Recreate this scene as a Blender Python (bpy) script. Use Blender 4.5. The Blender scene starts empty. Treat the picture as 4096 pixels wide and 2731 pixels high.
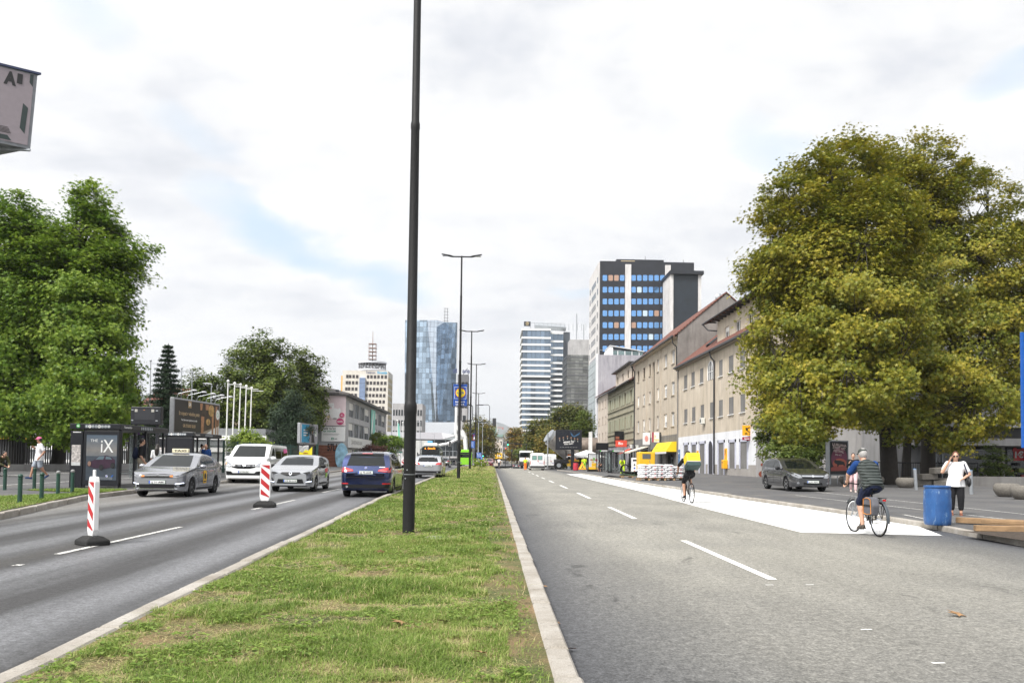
# camera, helpers, materials
import bpy,bmesh,math,random
import numpy as np
from mathutils import Vector,Matrix
from mathutils.bvhtree import BVHTree
PI=math.pi
rnd=random.Random(7)
scene=bpy.context.scene
COL=scene.collection
F_PX,PPX,PPY=3186.0,2048.0,1725.0
PITCH,ROLL,YAW,EYE=math.atan(.0366),.0125,math.atan(80/3186.0),1.42
_fh=Vector((math.sin(YAW),math.cos(YAW),0));_r=Vector((math.cos(YAW),-math.sin(YAW),0));_z=Vector((0,0,1))
_f=_fh*math.cos(PITCH)+_z*math.sin(PITCH);_u=-_fh*math.sin(PITCH)+_z*math.cos(PITCH)
CX=_r*math.cos(ROLL)+_u*math.sin(ROLL);CY=-_r*math.sin(ROLL)+_u*math.cos(ROLL)
EYEP=Vector((0,0,EYE))
cam=bpy.data.cameras.new('camera');camo=bpy.data.objects.new('camera',cam);COL.objects.link(camo)
cam.lens=28.0;cam.sensor_width=36.0;cam.clip_start=.05;cam.clip_end=20000
cam.shift_y=(PPY-1365.5)/4096.0
mw=Matrix(((CX.x,CY.x,-_f.x,0),(CX.y,CY.y,-_f.y,0),(CX.z,CY.z,-_f.z,EYE),(0,0,0,1)))
camo.matrix_world=mw
scene.camera=camo
def sight(px,py):return _f+CX*((px-PPX)/F_PX)+CY*((PPY-py)/F_PX)
def on_y(px,py,Y):d=sight(px,py);return EYEP+d*(Y/d.y)
def on_x(px,py,X):d=sight(px,py);return EYEP+d*(X/d.x)
def on_z(px,py,zf):
 d=sight(px,py);z=0.0
 for k in range(12):
  p=EYEP+d*((z-EYE)/d.z)
  nz=zf(p.x,p.y)if callable(zf)else zf
  z=z*.4+nz*.6
 return Vector((p.x,p.y,z))
def interp(x,pts):
 if x<=pts[0][0]:return pts[0][1]
 for(a,b),(c,d)in zip(pts,pts[1:]):
  if x<=c:return b+(d-b)*(x-a)/(c-a)
 return pts[-1][1]
ZL=[(8,0),(28,.09),(55,.24),(100,.30),(140,.30),(170,.1),(300,-.6)]
ZR=[(14,0),(38,.07),(110,.11),(135,.11),(160,-.25),(230,-1.15),(500,-1.4)]
def zl(Y):return interp(Y,ZL)
def zr(Y):return interp(Y,ZR)
def z_left(x,y):return zl(y)
def z_right(x,y):return zr(y)
def z_med(x,y):return .12+interp(y,[(10,0),(55,.16),(85,.36),(125,.3),(150,.1)])
def z_lpave(x,y):return zl(y)+.14+interp(-x,[(14,0),(17.5,.02),(22,.22),(30,.30)])
def z_rpave(x,y):return zr(y)+.12+interp(x,[(10,0),(16,.06),(26,.12)])
MATS={}
def nt(m):return m.node_tree.nodes,m.node_tree.links
def M(name,col,rough=.6,metal=0.0,var=.12,scale=6.0,bump=0.0,bscale=40.0,spec=.5,coat=0.0,hue2=None,emit=0.0):
 if name in MATS:return MATS[name]
 m=bpy.data.materials.new(name);m.use_nodes=True;MATS[name]=m
 n,l=nt(m);b=n['Principled BSDF']
 b.inputs['Roughness'].default_value=rough;b.inputs['Metallic'].default_value=metal
 b.inputs['Specular IOR Level'].default_value=spec;b.inputs['Coat Weight'].default_value=coat
 b.inputs['Coat Roughness'].default_value=.05
 c=(*col,1)
 if var>0:
  tc=n.new('ShaderNodeTexCoord');no=n.new('ShaderNodeTexNoise');no.inputs['Scale'].default_value=scale;no.inputs['Detail'].default_value=6
  l.new(tc.outputs['Object'],no.inputs['Vector'])
  r=n.new('ShaderNodeValToRGB');r.color_ramp.elements[0].position=.3;r.color_ramp.elements[1].position=.72
  c2=hue2 or[x*(1+var)for x in col];c1=[x*(1-var)for x in col]
  r.color_ramp.elements[0].color=(*c1,1);r.color_ramp.elements[1].color=(*c2,1)
  l.new(no.outputs['Fac'],r.inputs['Fac']);l.new(r.outputs['Color'],b.inputs['Base Color'])
  if bump>0:
   n2=n.new('ShaderNodeTexNoise');n2.inputs['Scale'].default_value=bscale;n2.inputs['Detail'].default_value=4
   l.new(tc.outputs['Object'],n2.inputs['Vector'])
   bp=n.new('ShaderNodeBump');bp.inputs['Strength'].default_value=bump;bp.inputs['Distance'].default_value=.02
   l.new(n2.outputs['Fac'],bp.inputs['Height']);l.new(bp.outputs['Normal'],b.inputs['Normal'])
 else:b.inputs['Base Color'].default_value=c
 if emit:
  b.inputs['Emission Color'].default_value=c;b.inputs['Emission Strength'].default_value=emit
 return m
black=M('black_plastic',(.006,.006,.007),.5,spec=.3)
rubber=M('tyre_rubber',(.010,.010,.011),.85,spec=.25)
darkmetal=M('anthracite_paint',(.013,.014,.017),.45,spec=.3)
steel=M('galvanised_steel',(.33,.35,.37),.45,.6)
chrome=M('chrome',(.75,.76,.78),.12,1.0,0)
alloy=M('alloy_rim',(.50,.51,.53),.3,.8,0)
white=M('white_paint',(.78,.78,.77),.5,var=.04)
offwhite=M('off_white_paint',(.66,.64,.60),.6)
red=M('signal_red',(.50,.02,.025),.4,var=.05)
yellow=M('sign_yellow',(.80,.46,.02),.45,var=.05)
blue=M('traffic_sign_blue',(.01,.10,.42),.4,var=.04)
glass=M('dark_glass',(.008,.011,.012),.04,0,0,spec=.6)
carglass=M('car_glass',(.006,.008,.008),.03,0,0,spec=.40)
def clear_glass(name,tint,alpha):
 if name in MATS:return MATS[name]
 m=bpy.data.materials.new(name);m.use_nodes=True;MATS[name]=m;n,l=nt(m)
 b=n['Principled BSDF'];b.inputs['Base Color'].default_value=(*tint,1);b.inputs['Roughness'].default_value=.03
 b.inputs['Specular IOR Level'].default_value=.8;b.inputs['Alpha'].default_value=alpha
 return m
paneglass=clear_glass('clear_pane',(.25,.30,.30),.28)
class MB:
 def __init__(s):s.v=[];s.f=[];s.m=[]
 def add(s,vs,fs,mi=0):
  o=len(s.v);s.v.extend([tuple(v)for v in vs])
  for f in fs:s.f.append([i+o for i in f]);s.m.append(mi)
  return s
 def box(s,x0,x1,y0,y1,z0,z1,mi=0):
  return s.add([(x0,y0,z0),(x1,y0,z0),(x1,y1,z0),(x0,y1,z0),(x0,y0,z1),(x1,y0,z1),(x1,y1,z1),(x0,y1,z1)],[(3,2,1,0),(4,5,6,7),(0,1,5,4),(1,2,6,5),(2,3,7,6),(3,0,4,7)],mi)
 def obox(s,c,dx,dy,dz,size,mi=0):
  c=Vector(c);dx=Vector(dx).normalized()*size[0]/2;dy=Vector(dy).normalized()*size[1]/2;dz=Vector(dz).normalized()*size[2]/2
  vs=[c+dx*a+dy*b+dz*e for e in(-1,1)for a,b in((-1,-1),(1,-1),(1,1),(-1,1))]
  return s.add(vs,[(3,2,1,0),(4,5,6,7),(0,1,5,4),(1,2,6,5),(2,3,7,6),(3,0,4,7)],mi)
 def quad(s,pts,mi=0):return s.add(pts,[tuple(range(len(pts)))],mi)
 def tube(s,pts,rad,n=8,mi=0,caps=True,flat=None,side=None):
  pts=[Vector(p)for p in pts];k=len(pts)
  if not isinstance(rad,list):rad=[rad]*k
  o=len(s.v);prev=Vector(side)if side is not None else None
  for i,p in enumerate(pts):
   t=(pts[min(i+1,k-1)]-pts[max(i-1,0)])
   t=t.normalized()if t.length>1e-9 else Vector((0,0,1))
   if prev is None:prev=Vector((1,0,0))if abs(t.x)<.8 else Vector((0,1,0))
   a=(prev-t*prev.dot(t)).normalized();b=t.cross(a);prev=a
   r=rad[i];ra,rb=(r if hasattr(r,'__len__')else(r,r))
   for j in range(n):
    w=2*PI*j/n;q=p+a*(ra*math.cos(w))+b*(rb*math.sin(w));s.v.append((q.x,q.y,q.z))
  for i in range(k-1):
   for j in range(n):
    s.f.append([o+i*n+j,o+i*n+(j+1)%n,o+(i+1)*n+(j+1)%n,o+(i+1)*n+j]);s.m.append(mi)
  if caps:
   s.f.append([o+j for j in reversed(range(n))]);s.m.append(mi)
   s.f.append([o+(k-1)*n+j for j in range(n)]);s.m.append(mi)
  return s
 def cyl(s,p0,p1,r0,r1=None,n=14,mi=0,caps=True):return s.tube([p0,p1],[r0,r0 if r1 is None else r1],n,mi,caps)
 def capsule(s,p0,p1,r0,r1,n=10,mi=0):
  p0=Vector(p0);p1=Vector(p1);d=(p1-p0);L=max(d.length,1e-6);d=d/L
  P=[];R=[]
  for k in range(5):w=PI/2*k/4;P.append(p0-d*r0*math.cos(w));R.append(max(r0*math.sin(w),r0*.03))
  for k in range(5):w=PI/2*k/4;P.append(p1+d*r1*math.sin(w));R.append(max(r1*math.cos(w),r1*.03))
  return s.tube(P,R,n,mi)
 def lathe(s,prof,c=(0,0,0),n=20,mi=0,axis='z'):
  o=len(s.v);k=len(prof)
  for r,h in prof:
   for j in range(n):
    w=2*PI*j/n;a,b=r*math.cos(w),r*math.sin(w)
    s.v.append((c[0]+a,c[1]+b,c[2]+h)if axis=='z' else((c[0]+b,c[1]+h,c[2]+a)if axis=='y' else(c[0]+h,c[1]+a,c[2]+b)))
  for i in range(k-1):
   for j in range(n):
    s.f.append([o+i*n+j,o+i*n+(j+1)%n,o+(i+1)*n+(j+1)%n,o+(i+1)*n+j]);s.m.append(mi)
  if prof[0][0]>1e-6:s.f.append([o+j for j in reversed(range(n))]);s.m.append(mi)
  if prof[-1][0]>1e-6:s.f.append([o+(k-1)*n+j for j in range(n)]);s.m.append(mi)
  return s
 def ell(s,c,r,nu=14,nv=9,mi=0,rot=None):
  o=len(s.v)
  for i in range(nv+1):
   t=PI*i/nv
   for j in range(nu):
    w=2*PI*j/nu
    q=Vector((r[0]*math.sin(t)*math.cos(w),r[1]*math.sin(t)*math.sin(w),r[2]*math.cos(t)))
    if i in(0,nv):q+=Vector((math.cos(w),math.sin(w),0))*r[0]*.01
    if rot is not None:q=rot@q
    s.v.append((c[0]+q.x,c[1]+q.y,c[2]+q.z))
  for i in range(nv):
   for j in range(nu):
    s.f.append([o+i*nu+j,o+(i+1)*nu+j,o+(i+1)*nu+(j+1)%nu,o+i*nu+(j+1)%nu]);s.m.append(mi)
  s.f.append([o+j for j in range(nu)]);s.m.append(mi);s.f.append([o+nv*nu+j for j in reversed(range(nu))]);s.m.append(mi)
  return s
 def prism(s,poly,z0,z1,mi=0):
  n=len(poly);vs=[(x,y,z0)for x,y in poly]+[(x,y,z1)for x,y in poly]
  return s.add(vs,[tuple(reversed(range(n))),tuple(range(n,2*n))]+[(i,(i+1)%n,n+(i+1)%n,n+i)for i in range(n)],mi)
 def extrude(s,pts,d,mi=0):
  n=len(pts);d=Vector(d);pts=[Vector(p)for p in pts]
  return s.add(pts+[p+d for p in pts],[tuple(reversed(range(n))),tuple(range(n,2*n))]+[(i,(i+1)%n,n+(i+1)%n,n+i)for i in range(n)],mi)
 def mesh(s,name,mats,smooth=False,angle=35):
  me=bpy.data.meshes.new(name);me.from_pydata(s.v,[],s.f)
  for m in(mats if isinstance(mats,(list,tuple))else[mats]):me.materials.append(m)
  if len(me.polygons):
   me.polygons.foreach_set('material_index',s.m)
   if smooth:
    me.polygons.foreach_set('use_smooth',[True]*len(me.polygons));me.set_sharp_from_angle(angle=math.radians(angle))
  me.update();return me
 def build(s,name,mats,parent=None,smooth=False,angle=35,bevel=0.0,fix=False):
  me=s.mesh(name,mats,smooth,angle)
  if fix:
   bm=bmesh.new();bm.from_mesh(me);bmesh.ops.recalc_face_normals(bm,faces=bm.faces);bm.to_mesh(me);bm.free()
  o=bpy.data.objects.new(name,me);COL.objects.link(o)
  if parent is not None:o.parent=parent
  if bevel:
   b=o.modifiers.new('bevel','BEVEL');b.width=bevel;b.segments=2;b.limit_method='ANGLE';b.angle_limit=.6
  return o
def link(name,me,parent=None,loc=None):
 o=bpy.data.objects.new(name,me);COL.objects.link(o)
 if parent is not None:o.parent=parent
 if loc is not None:o.location=loc
 return o
def thing(name,label,cat,loc=(0,0,0),rz=0.0,group=None):
 o=bpy.data.objects.new(name,None);COL.objects.link(o);o.location=loc;o.rotation_euler=(0,0,rz)
 o.empty_display_size=.1
 return tag(o,label,cat,group)
def tag(o,label,cat,group=None,kind=None):
 if label:o['label']=label
 if cat:o['category']=cat
 if group:o['group']=group
 if kind:o['kind']=kind
 return o
def struct(o,label=None):o['kind']='structure';return o
def dup(root,loc,rz=None,label=None,group=None):
 r=root.copy();COL.objects.link(r);r.location=loc
 if rz is not None:r.rotation_euler=(0,0,rz)
 if label:r['label']=label
 if group:r['group']=group
 for ch in list(root.children):
  c=ch.copy();COL.objects.link(c);c.parent=r
  for g in list(ch.children):d=g.copy();COL.objects.link(d);d.parent=c
 return r
def applied(o):
 dg=bpy.context.evaluated_depsgraph_get();dg.update()
 me=bpy.data.meshes.new_from_object(o.evaluated_get(dg));old=o.data;o.modifiers.clear();o.data=me
 bpy.data.meshes.remove(old);return o
_font_cache={}
def glyphs(txt,bold=0.0,shear=0.0):
 k=(txt,bold,shear)
 if k in _font_cache:return _font_cache[k]
 cu=bpy.data.curves.new('lettering','FONT');cu.body=txt;cu.size=1;cu.offset=bold;cu.resolution_u=3;cu.shear=shear
 ob=bpy.data.objects.new('lettering',cu);COL.objects.link(ob)
 dg=bpy.context.evaluated_depsgraph_get();dg.update()
 me=ob.evaluated_get(dg).to_mesh()
 vs=[(v.co.x,v.co.y)for v in me.vertices];fs=[tuple(p.vertices)for p in me.polygons]
 ob.evaluated_get(dg).to_mesh_clear();bpy.data.objects.remove(ob);bpy.data.curves.remove(cu)
 _font_cache[k]=(vs,fs);return vs,fs
class Art:
 """coloured shapes and letters laid on a flat panel: origin o, width axis u, height axis v"""
 def __init__(s,o,u,v):
  s.o=Vector(o);s.u=Vector(u).normalized();s.v=Vector(v).normalized();s.n=s.u.cross(s.v);s.mb=MB();s.mats=[];s.lift=.004
 def mi(s,m):
  if m not in s.mats:s.mats.append(m)
  return s.mats.index(m)
 def p(s,a,b,e=0):return s.o+s.u*a+s.v*b+s.n*(s.lift+e)
 def up(s):s.lift+=.003;return s
 def rect(s,a0,b0,a1,b1,m):s.mb.quad([s.p(a0,b0),s.p(a1,b0),s.p(a1,b1),s.p(a0,b1)],s.mi(m));return s.up()
 def poly(s,pts,m):s.mb.quad([s.p(*q)for q in pts],s.mi(m));return s.up()
 def disc(s,a,b,r,m,n=20,ry=None):return s.poly([(a+r*math.cos(2*PI*k/n),b+(ry or r)*math.sin(2*PI*k/n))for k in range(n)],m)
 def ring(s,a,b,r0,r1,m,n=20):
  for k in range(n):
   w0,w1=2*PI*k/n,2*PI*(k+1)/n
   s.mb.quad([s.p(a+r0*math.cos(w0),b+r0*math.sin(w0)),s.p(a+r1*math.cos(w0),b+r1*math.sin(w0)),s.p(a+r1*math.cos(w1),b+r1*math.sin(w1)),s.p(a+r0*math.cos(w1),b+r0*math.sin(w1))],s.mi(m))
  return s.up()
 def text(s,txt,a,b,h,m,w=None,bold=0.0,align='c',shear=0.0,rot=0.0):
  vs,fs=glyphs(txt,bold,shear)
  if not vs:return s
  x0,x1=min(q[0]for q in vs),max(q[0]for q in vs);y0,y1=0,.73
  sy=h/(y1-y0);sx=sy if w is None else w/max(x1-x0,1e-6)
  W=(x1-x0)*sx;off={'c':-W/2,'l':0,'r':-W}[align]
  cr,sr=math.cos(rot),math.sin(rot);P=[]
  for x,y in vs:
   q=((x-x0)*sx+off,y*sy);P.append(s.p(a+q[0]*cr-q[1]*sr,b+q[0]*sr+q[1]*cr))
  s.mb.add(P,fs,s.mi(m));return s.up()
 def build(s,name,parent=None):return s.mb.build(name,s.mats,parent)

# sky, light, ground, grass
SUN_EL,SUN_AZ=math.radians(52),math.radians(222)
sdir=Vector((math.sin(SUN_AZ)*math.cos(SUN_EL),math.cos(SUN_AZ)*math.cos(SUN_EL),math.sin(SUN_EL)))
sl=bpy.data.lights.new('sun','SUN');so=bpy.data.objects.new('sun',sl);COL.objects.link(so)
sl.energy=2.3;sl.angle=math.radians(12);sl.color=(1,.96,.90)
so.rotation_euler=sdir.to_track_quat('Z','Y').to_euler();so.location=(0,0,60)
w=bpy.data.worlds.new('World');scene.world=w;w.use_nodes=True
n,l=w.node_tree.nodes,w.node_tree.links
bg=n['Background'];bg.inputs['Strength'].default_value=1.0
def V(op,a=None,b=None,c=None):
 x=n.new('ShaderNodeVectorMath');x.operation=op
 for i,q in enumerate((a,b,c)):
  if q is None:continue
  if isinstance(q,(tuple,list,Vector)):x.inputs[i].default_value=tuple(q)
  else:l.new(q,x.inputs[i])
 return x.outputs['Value']if op=='DOT_PRODUCT' else x.outputs['Vector']
def A(op,a,b=None,c=None,clamp=False):
 x=n.new('ShaderNodeMath');x.operation=op;x.use_clamp=clamp
 for i,q in enumerate((a,b,c)):
  if q is None:continue
  if isinstance(q,(int,float)):x.inputs[i].default_value=q
  else:l.new(q,x.inputs[i])
 return x.outputs[0]
def RAMP(fac,*st):
 r=n.new('ShaderNodeValToRGB');e=r.color_ramp.elements
 while len(e)<len(st):e.new(.5)
 for q,(p,c)in zip(e,st):q.position=p;q.color=(*c,1)if hasattr(c,'__len__')else(c,c,c,1)
 l.new(fac,r.inputs['Fac']);return r.outputs['Color']
def NOISE(vec,scale,detail=8,rough=.55,dist=0.0):
 x=n.new('ShaderNodeTexNoise');x.inputs['Scale'].default_value=scale;x.inputs['Detail'].default_value=detail
 x.inputs['Roughness'].default_value=rough;x.inputs['Distortion'].default_value=dist;l.new(vec,x.inputs['Vector']);return x.outputs['Fac']
def MIX(f,a,b,mode='MIX'):
 x=n.new('ShaderNodeMix');x.data_type='RGBA';x.blend_type=mode
 for i,q in((0,f),(6,a),(7,b)):
  if isinstance(q,(int,float)):x.inputs[i].default_value=q
  elif isinstance(q,(tuple,list)):x.inputs[i].default_value=(*q,1)
  else:l.new(q,x.inputs[i])
 return x.outputs[2]
sky=n.new('ShaderNodeTexSky');sky.sky_type='NISHITA';sky.sun_disc=False;sky.sun_elevation=SUN_EL;sky.sun_rotation=SUN_AZ
sky.air_density=1.2;sky.dust_density=2.5
skyc=V('SCALE',sky.outputs['Color']);skyc.node.inputs['Scale'].default_value=.085
tc=n.new('ShaderNodeTexCoord');d=tc.outputs['Generated']
sp=n.new('ShaderNodeSeparateXYZ');l.new(d,sp.inputs[0])
zz=A('ADD',A('MAXIMUM',sp.outputs['Z'],0.0),.22)
cb=n.new('ShaderNodeCombineXYZ');l.new(A('DIVIDE',sp.outputs['X'],zz),cb.inputs[0]);l.new(A('DIVIDE',sp.outputs['Y'],zz),cb.inputs[1])
cv=cb.outputs[0]
big=NOISE(V('ADD',cv,(3.1,7.7,0)),1.15,3,.5);fine=NOISE(V('ADD',cv,(9.3,1.7,2)),2.6,9,.58,.25)
wisp=NOISE(V('MULTIPLY',cv,(1.0,1.6,1)),6.5,8,.62,.3)
def gap(px,py,rx,ry,ang):
 c=sight(px,py).normalized();ux=Vector((c.y,-c.x,0)).normalized();uy=ux.cross(c)
 a,b=math.cos(ang),math.sin(ang);e1=(ux*a-uy*b)/rx;e2=(ux*b+uy*a)/ry
 wob=V('SCALE',V('SUBTRACT',V_col(fine,wisp),(.5,.5,.5)));wob.node.inputs['Scale'].default_value=.10
 q=V('SUBTRACT',V('ADD',d,wob),c)
 x=V('DOT_PRODUCT',q,e1);y=V('DOT_PRODUCT',q,e2);z=V('DOT_PRODUCT',d,c)
 r2=A('ADD',A('MULTIPLY',x,x),A('MULTIPLY',y,y))
 return A('MULTIPLY',A('SUBTRACT',1.0,r2,clamp=True),A('GREATER_THAN',z,0.0))
def V_col(a,b):
 x=n.new('ShaderNodeCombineXYZ');l.new(a,x.inputs[0]);l.new(b,x.inputs[1]);l.new(a,x.inputs[2]);return x.outputs[0]
g=A('MULTIPLY',gap(1190,965,.150,.034,.36),.95)
g=A('MAXIMUM',g,A('MULTIPLY',gap(1560,1110,.085,.026,.15),.9))
g=A('MAXIMUM',g,A('MULTIPLY',gap(4040,310,.05,.02,-.2),.6))
g=A('MAXIMUM',g,A('MULTIPLY',gap(3120,590,.075,.035,.5),.5))
g=A('MAXIMUM',g,A('MULTIPLY',gap(760,560,.06,.022,.4),.35))
g=A('MAXIMUM',g,A('MULTIPLY',gap(350,60,.05,.03,.3),.4))
g=A('MAXIMUM',g,A('MULTIPLY',gap(2330,1180,.05,.012,.1),.45))
gm=A('MULTIPLY',g,A('ADD',.55,A('MULTIPLY',wisp,1.1)),clamp=True)
tone=A('ADD',A('ADD',A('MULTIPLY',big,.62),A('MULTIPLY',fine,.70)),A('MULTIPLY',wisp,.30))
cloud=RAMP(tone,(.56,(.335,.35,.38)),(.69,(.41,.42,.445)),(.78,(.485,.488,.495)),(.90,(.545,.545,.545)))
low=A('SUBTRACT',1.0,A('MULTIPLY',A('MAXIMUM',sp.outputs['Z'],0.0),2.6),clamp=True)
cloud=MIX(A('MULTIPLY',low,.45),cloud,(.57,.572,.58))
glow=A('POWER',A('MAXIMUM',V('DOT_PRODUCT',d,sdir),0.0),2.5)
cloud=MIX(1.0,cloud,RAMP(glow,(0,1.0),(1,1.0)),'MULTIPLY')
lit=V('SCALE',cloud);l.new(A('ADD',.83,A('MULTIPLY',glow,1.05)),lit.node.inputs['Scale'])
blue_sky=MIX(.75,skyc,(.315,.385,.455))
l.new(MIX(gm,lit,blue_sky),bg.inputs['Color'])
vs=scene.view_settings;vs.view_transform='Standard';vs.look='None';vs.exposure=1.30;vs.gamma=1
def pl(pix,zf):return[on_z(x,y,zf)for x,y in pix]
def xat(P,Y):
 P=sorted(P,key=lambda p:p.y)
 if Y<=P[0].y:a,b=P[0],P[1]
 elif Y>=P[-1].y:a,b=P[-2],P[-1]
 else:a,b=next((a,b)for a,b in zip(P,P[1:])if a.y<=Y<=b.y)
 return a.x+(b.x-a.x)*(Y-a.y)/max(b.y-a.y,1e-6)
XMR=.56
K=1.7415
P_ml=pl([(45*K,1568*K),(300*K,1435*K),(560*K,1305*K),(720*K,1225*K),(870*K,1150*K),(990*K,1100*K)],z_left)
P_ml=[Vector((-2.75,-6,0))]+P_ml+[Vector((-3.9,90,0)),Vector((-3.2,140,0)),Vector((-1.6,165,0))]
P_lk=pl([(0,2079),(355,1996),(529,1974.6),(853,1937.6),(1318,1892)],z_left)
P_lk=[Vector((-7.6,-6,0)),Vector((-9.6,12,0))]+[p for p in P_lk]+[Vector((-17.2,120,0)),Vector((-18.2,240,0))]
P_rk=pl([(4096,2186),(3657,2102),(3309,2046),(2960,1996),(2612,1943)],z_right)
P_rk=[Vector((9.2,-6,0)),Vector((9.35,8,0))]+P_rk+[Vector((9.5,88,0)),Vector((9.2,112,0)),Vector((10.5,118,0)),Vector((13,125,0)),Vector((14,200,0))]
xml=lambda Y:xat(P_ml,Y);xlk=lambda Y:xat(P_lk,Y);xrk=lambda Y:xat(P_rk,Y)
YS=[-6+.75*i for i in range(40)]+[24+2*i for i in range(60)]+[144+6*i for i in range(28)]+[320,420,560]
def sheet(name,fl,fr,zf,m,ys=YS,nx=10,lift=0.0):
 vs,fs=[],[]
 for Y in ys:
  a,b=fl(Y),fr(Y)
  for i in range(nx+1):x=a+(b-a)*i/nx;vs.append((x,Y,zf(x,Y)+lift))
 for j in range(len(ys)-1):
  for i in range(nx):q=j*(nx+1)+i;fs.append((q,q+1,q+nx+2,q+nx+1))
 mb=MB().add(vs,fs);o=mb.build(name,m,smooth=True);struct(o)
 return o
def ground_mat(name,build):
 global n,l
 m=bpy.data.materials.new(name);m.use_nodes=True;MATS[name]=m;n,l=nt(m)
 b=n['Principled BSDF'];tc=n.new('ShaderNodeTexCoord');build(b,tc.outputs['Object']);return m
def BUMP(b,h,s,dist=.02):
 bp=n.new('ShaderNodeBump');bp.inputs['Strength'].default_value=s;bp.inputs['Distance'].default_value=dist;l.new(h,bp.inputs['Height']);l.new(bp.outputs['Normal'],b.inputs['Normal'])
def XYZ(v):
 s_=n.new('ShaderNodeSeparateXYZ');l.new(v,s_.inputs[0]);return s_.outputs
def right_asphalt(b,v):
 x=XYZ(v)[0];y=XYZ(v)[1]
 grain=A('ADD',A('MULTIPLY',NOISE(v,42,3,.75),.62),A('MULTIPLY',NOISE(v,13,3,.7),.38));big_=NOISE(v,.35,5,.6);med=NOISE(V('MULTIPLY',v,(1,.25,1)),1.3,6,.6)
 dusty=A('MULTIPLY',A('SUBTRACT',A('ABSOLUTE',A('SUBTRACT',x,10.4)),1.1,clamp=False),.35,clamp=True)
 edge=A('MULTIPLY',A('SUBTRACT',x,XMR+.02),1.0/1.6,clamp=True)
 dust=A('MULTIPLY',A('MULTIPLY',edge,dusty),A('ADD',.45,A('MULTIPLY',big_,1.0)),clamp=True)
 near=A('MULTIPLY',A('SUBTRACT',y,2.5),.11,clamp=True)
 dust=A('MULTIPLY',dust,A('ADD',.45,A('MULTIPLY',near,.55)))
 c=MIX(dust,(.055,.057,.063),(.225,.216,.188))
 c=MIX(1.0,c,RAMP(grain,(.36,.36),(.5,.94),(.63,1.72)),'MULTIPLY')
 c=MIX(1.0,c,RAMP(med,(.3,.86),(.7,1.12)),'MULTIPLY')
 scuff=NOISE(V('MULTIPLY',v,(1.6,.8,1)),.9,7,.65,.6)
 c=MIX(1.0,c,RAMP(scuff,(.31,.45),(.37,1.0)),'MULTIPLY')
 l.new(c,b.inputs['Base Color']);b.inputs['Roughness'].default_value=.72;BUMP(b,grain,.55,.012)
def left_asphalt(b,v):
 X,Y,Z_=XYZ(v)
 at=n.new('ShaderNodeAttribute');at.attribute_name='lane';dd=at.outputs['Fac']
 grain=A('ADD',A('MULTIPLY',NOISE(v,42,3,.75),.62),A('MULTIPLY',NOISE(v,13,3,.7),.38));long_=NOISE(V('MULTIPLY',v,(2.2,.09,1)),1.0,6,.6);big_=NOISE(v,.25,4,.6)
 ph=A('ADD',dd,A('MULTIPLY',big_,.5))
 trk=A('COSINE',A('MULTIPLY',A('SUBTRACT',ph,1.05),2*PI/1.62))
 t=A('ADD',A('MULTIPLY',trk,.30),A('MULTIPLY',long_,1.0))
 c=RAMP(t,(.25,(.036,.035,.036)),(.55,(.078,.079,.083)),(.85,(.135,.137,.145)))
 seam=A('SUBTRACT',1.0,A('MULTIPLY',A('ABSOLUTE',A('SUBTRACT',dd,3.2)),2.2),clamp=True)
 c=MIX(A('MULTIPLY',seam,A('MULTIPLY',NOISE(V('MULTIPLY',v,(1,.3,1)),3.0,6,.7),.9)),c,(.050,.046,.040))
 side=A('MULTIPLY',A('SUBTRACT',A('ADD',dd,A('MULTIPLY',long_,1.4)),7.0),.9,clamp=True)
 c=MIX(A('MULTIPLY',side,.62),c,(.20,.19,.175))
 c=MIX(1.0,c,RAMP(grain,(.36,.45),(.5,.97),(.63,1.65)),'MULTIPLY')
 l.new(c,b.inputs['Base Color'])
 r=A('SUBTRACT',.62,A('MULTIPLY',trk,.06));l.new(r,b.inputs['Roughness']);BUMP(b,grain,.35,.01)
def pavement(b,v):
 grain=A('ADD',A('MULTIPLY',NOISE(v,40,3,.75),.6),A('MULTIPLY',NOISE(v,9,4,.7),.4));big_=NOISE(v,.4,6,.62);st=NOISE(V('MULTIPLY',v,(1,.3,1)),1.1,6,.65,.5)
 c=RAMP(big_,(.3,(.056,.056,.060)),(.7,(.105,.103,.102)))
 c=MIX(A('MULTIPLY',RAMP(st,(.56,0.0),(.70,1.0)),.45),c,(.17,.145,.115))
 c=MIX(1.0,c,RAMP(grain,(.34,.65),(.66,1.4)),'MULTIPLY')
 l.new(c,b.inputs['Base Color']);b.inputs['Roughness'].default_value=.8;BUMP(b,grain,.35,.01)
def soil_grass(b,v):
 a_=NOISE(v,1.1,7,.65);g_=NOISE(v,45,5,.7);
 c=MIX(RAMP(a_,(.46,0.0),(.62,1.0)),(.085,.105,.025),(.25,.17,.085))
 c=MIX(1.0,c,RAMP(g_,(.3,.45),(.7,1.5)),'MULTIPLY');l.new(c,b.inputs['Base Color']);b.inputs['Roughness'].default_value=.95;BUMP(b,g_,.9,.04)
def stone(b,v):
 a_=NOISE(v,2.2,5,.6);g_=NOISE(v,90,3,.7);sp_=NOISE(v,14,5,.7)
 c=RAMP(a_,(.3,(.23,.205,.17)),(.55,(.33,.305,.27)),(.75,(.42,.40,.37)))
 c=MIX(1.0,c,RAMP(g_,(.3,.72),(.7,1.2)),'MULTIPLY');c=MIX(1.0,c,RAMP(sp_,(.28,.55),(.42,1.0)),'MULTIPLY')
 l.new(c,b.inputs['Base Color']);b.inputs['Roughness'].default_value=.85;BUMP(b,g_,.5,.01)
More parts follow.
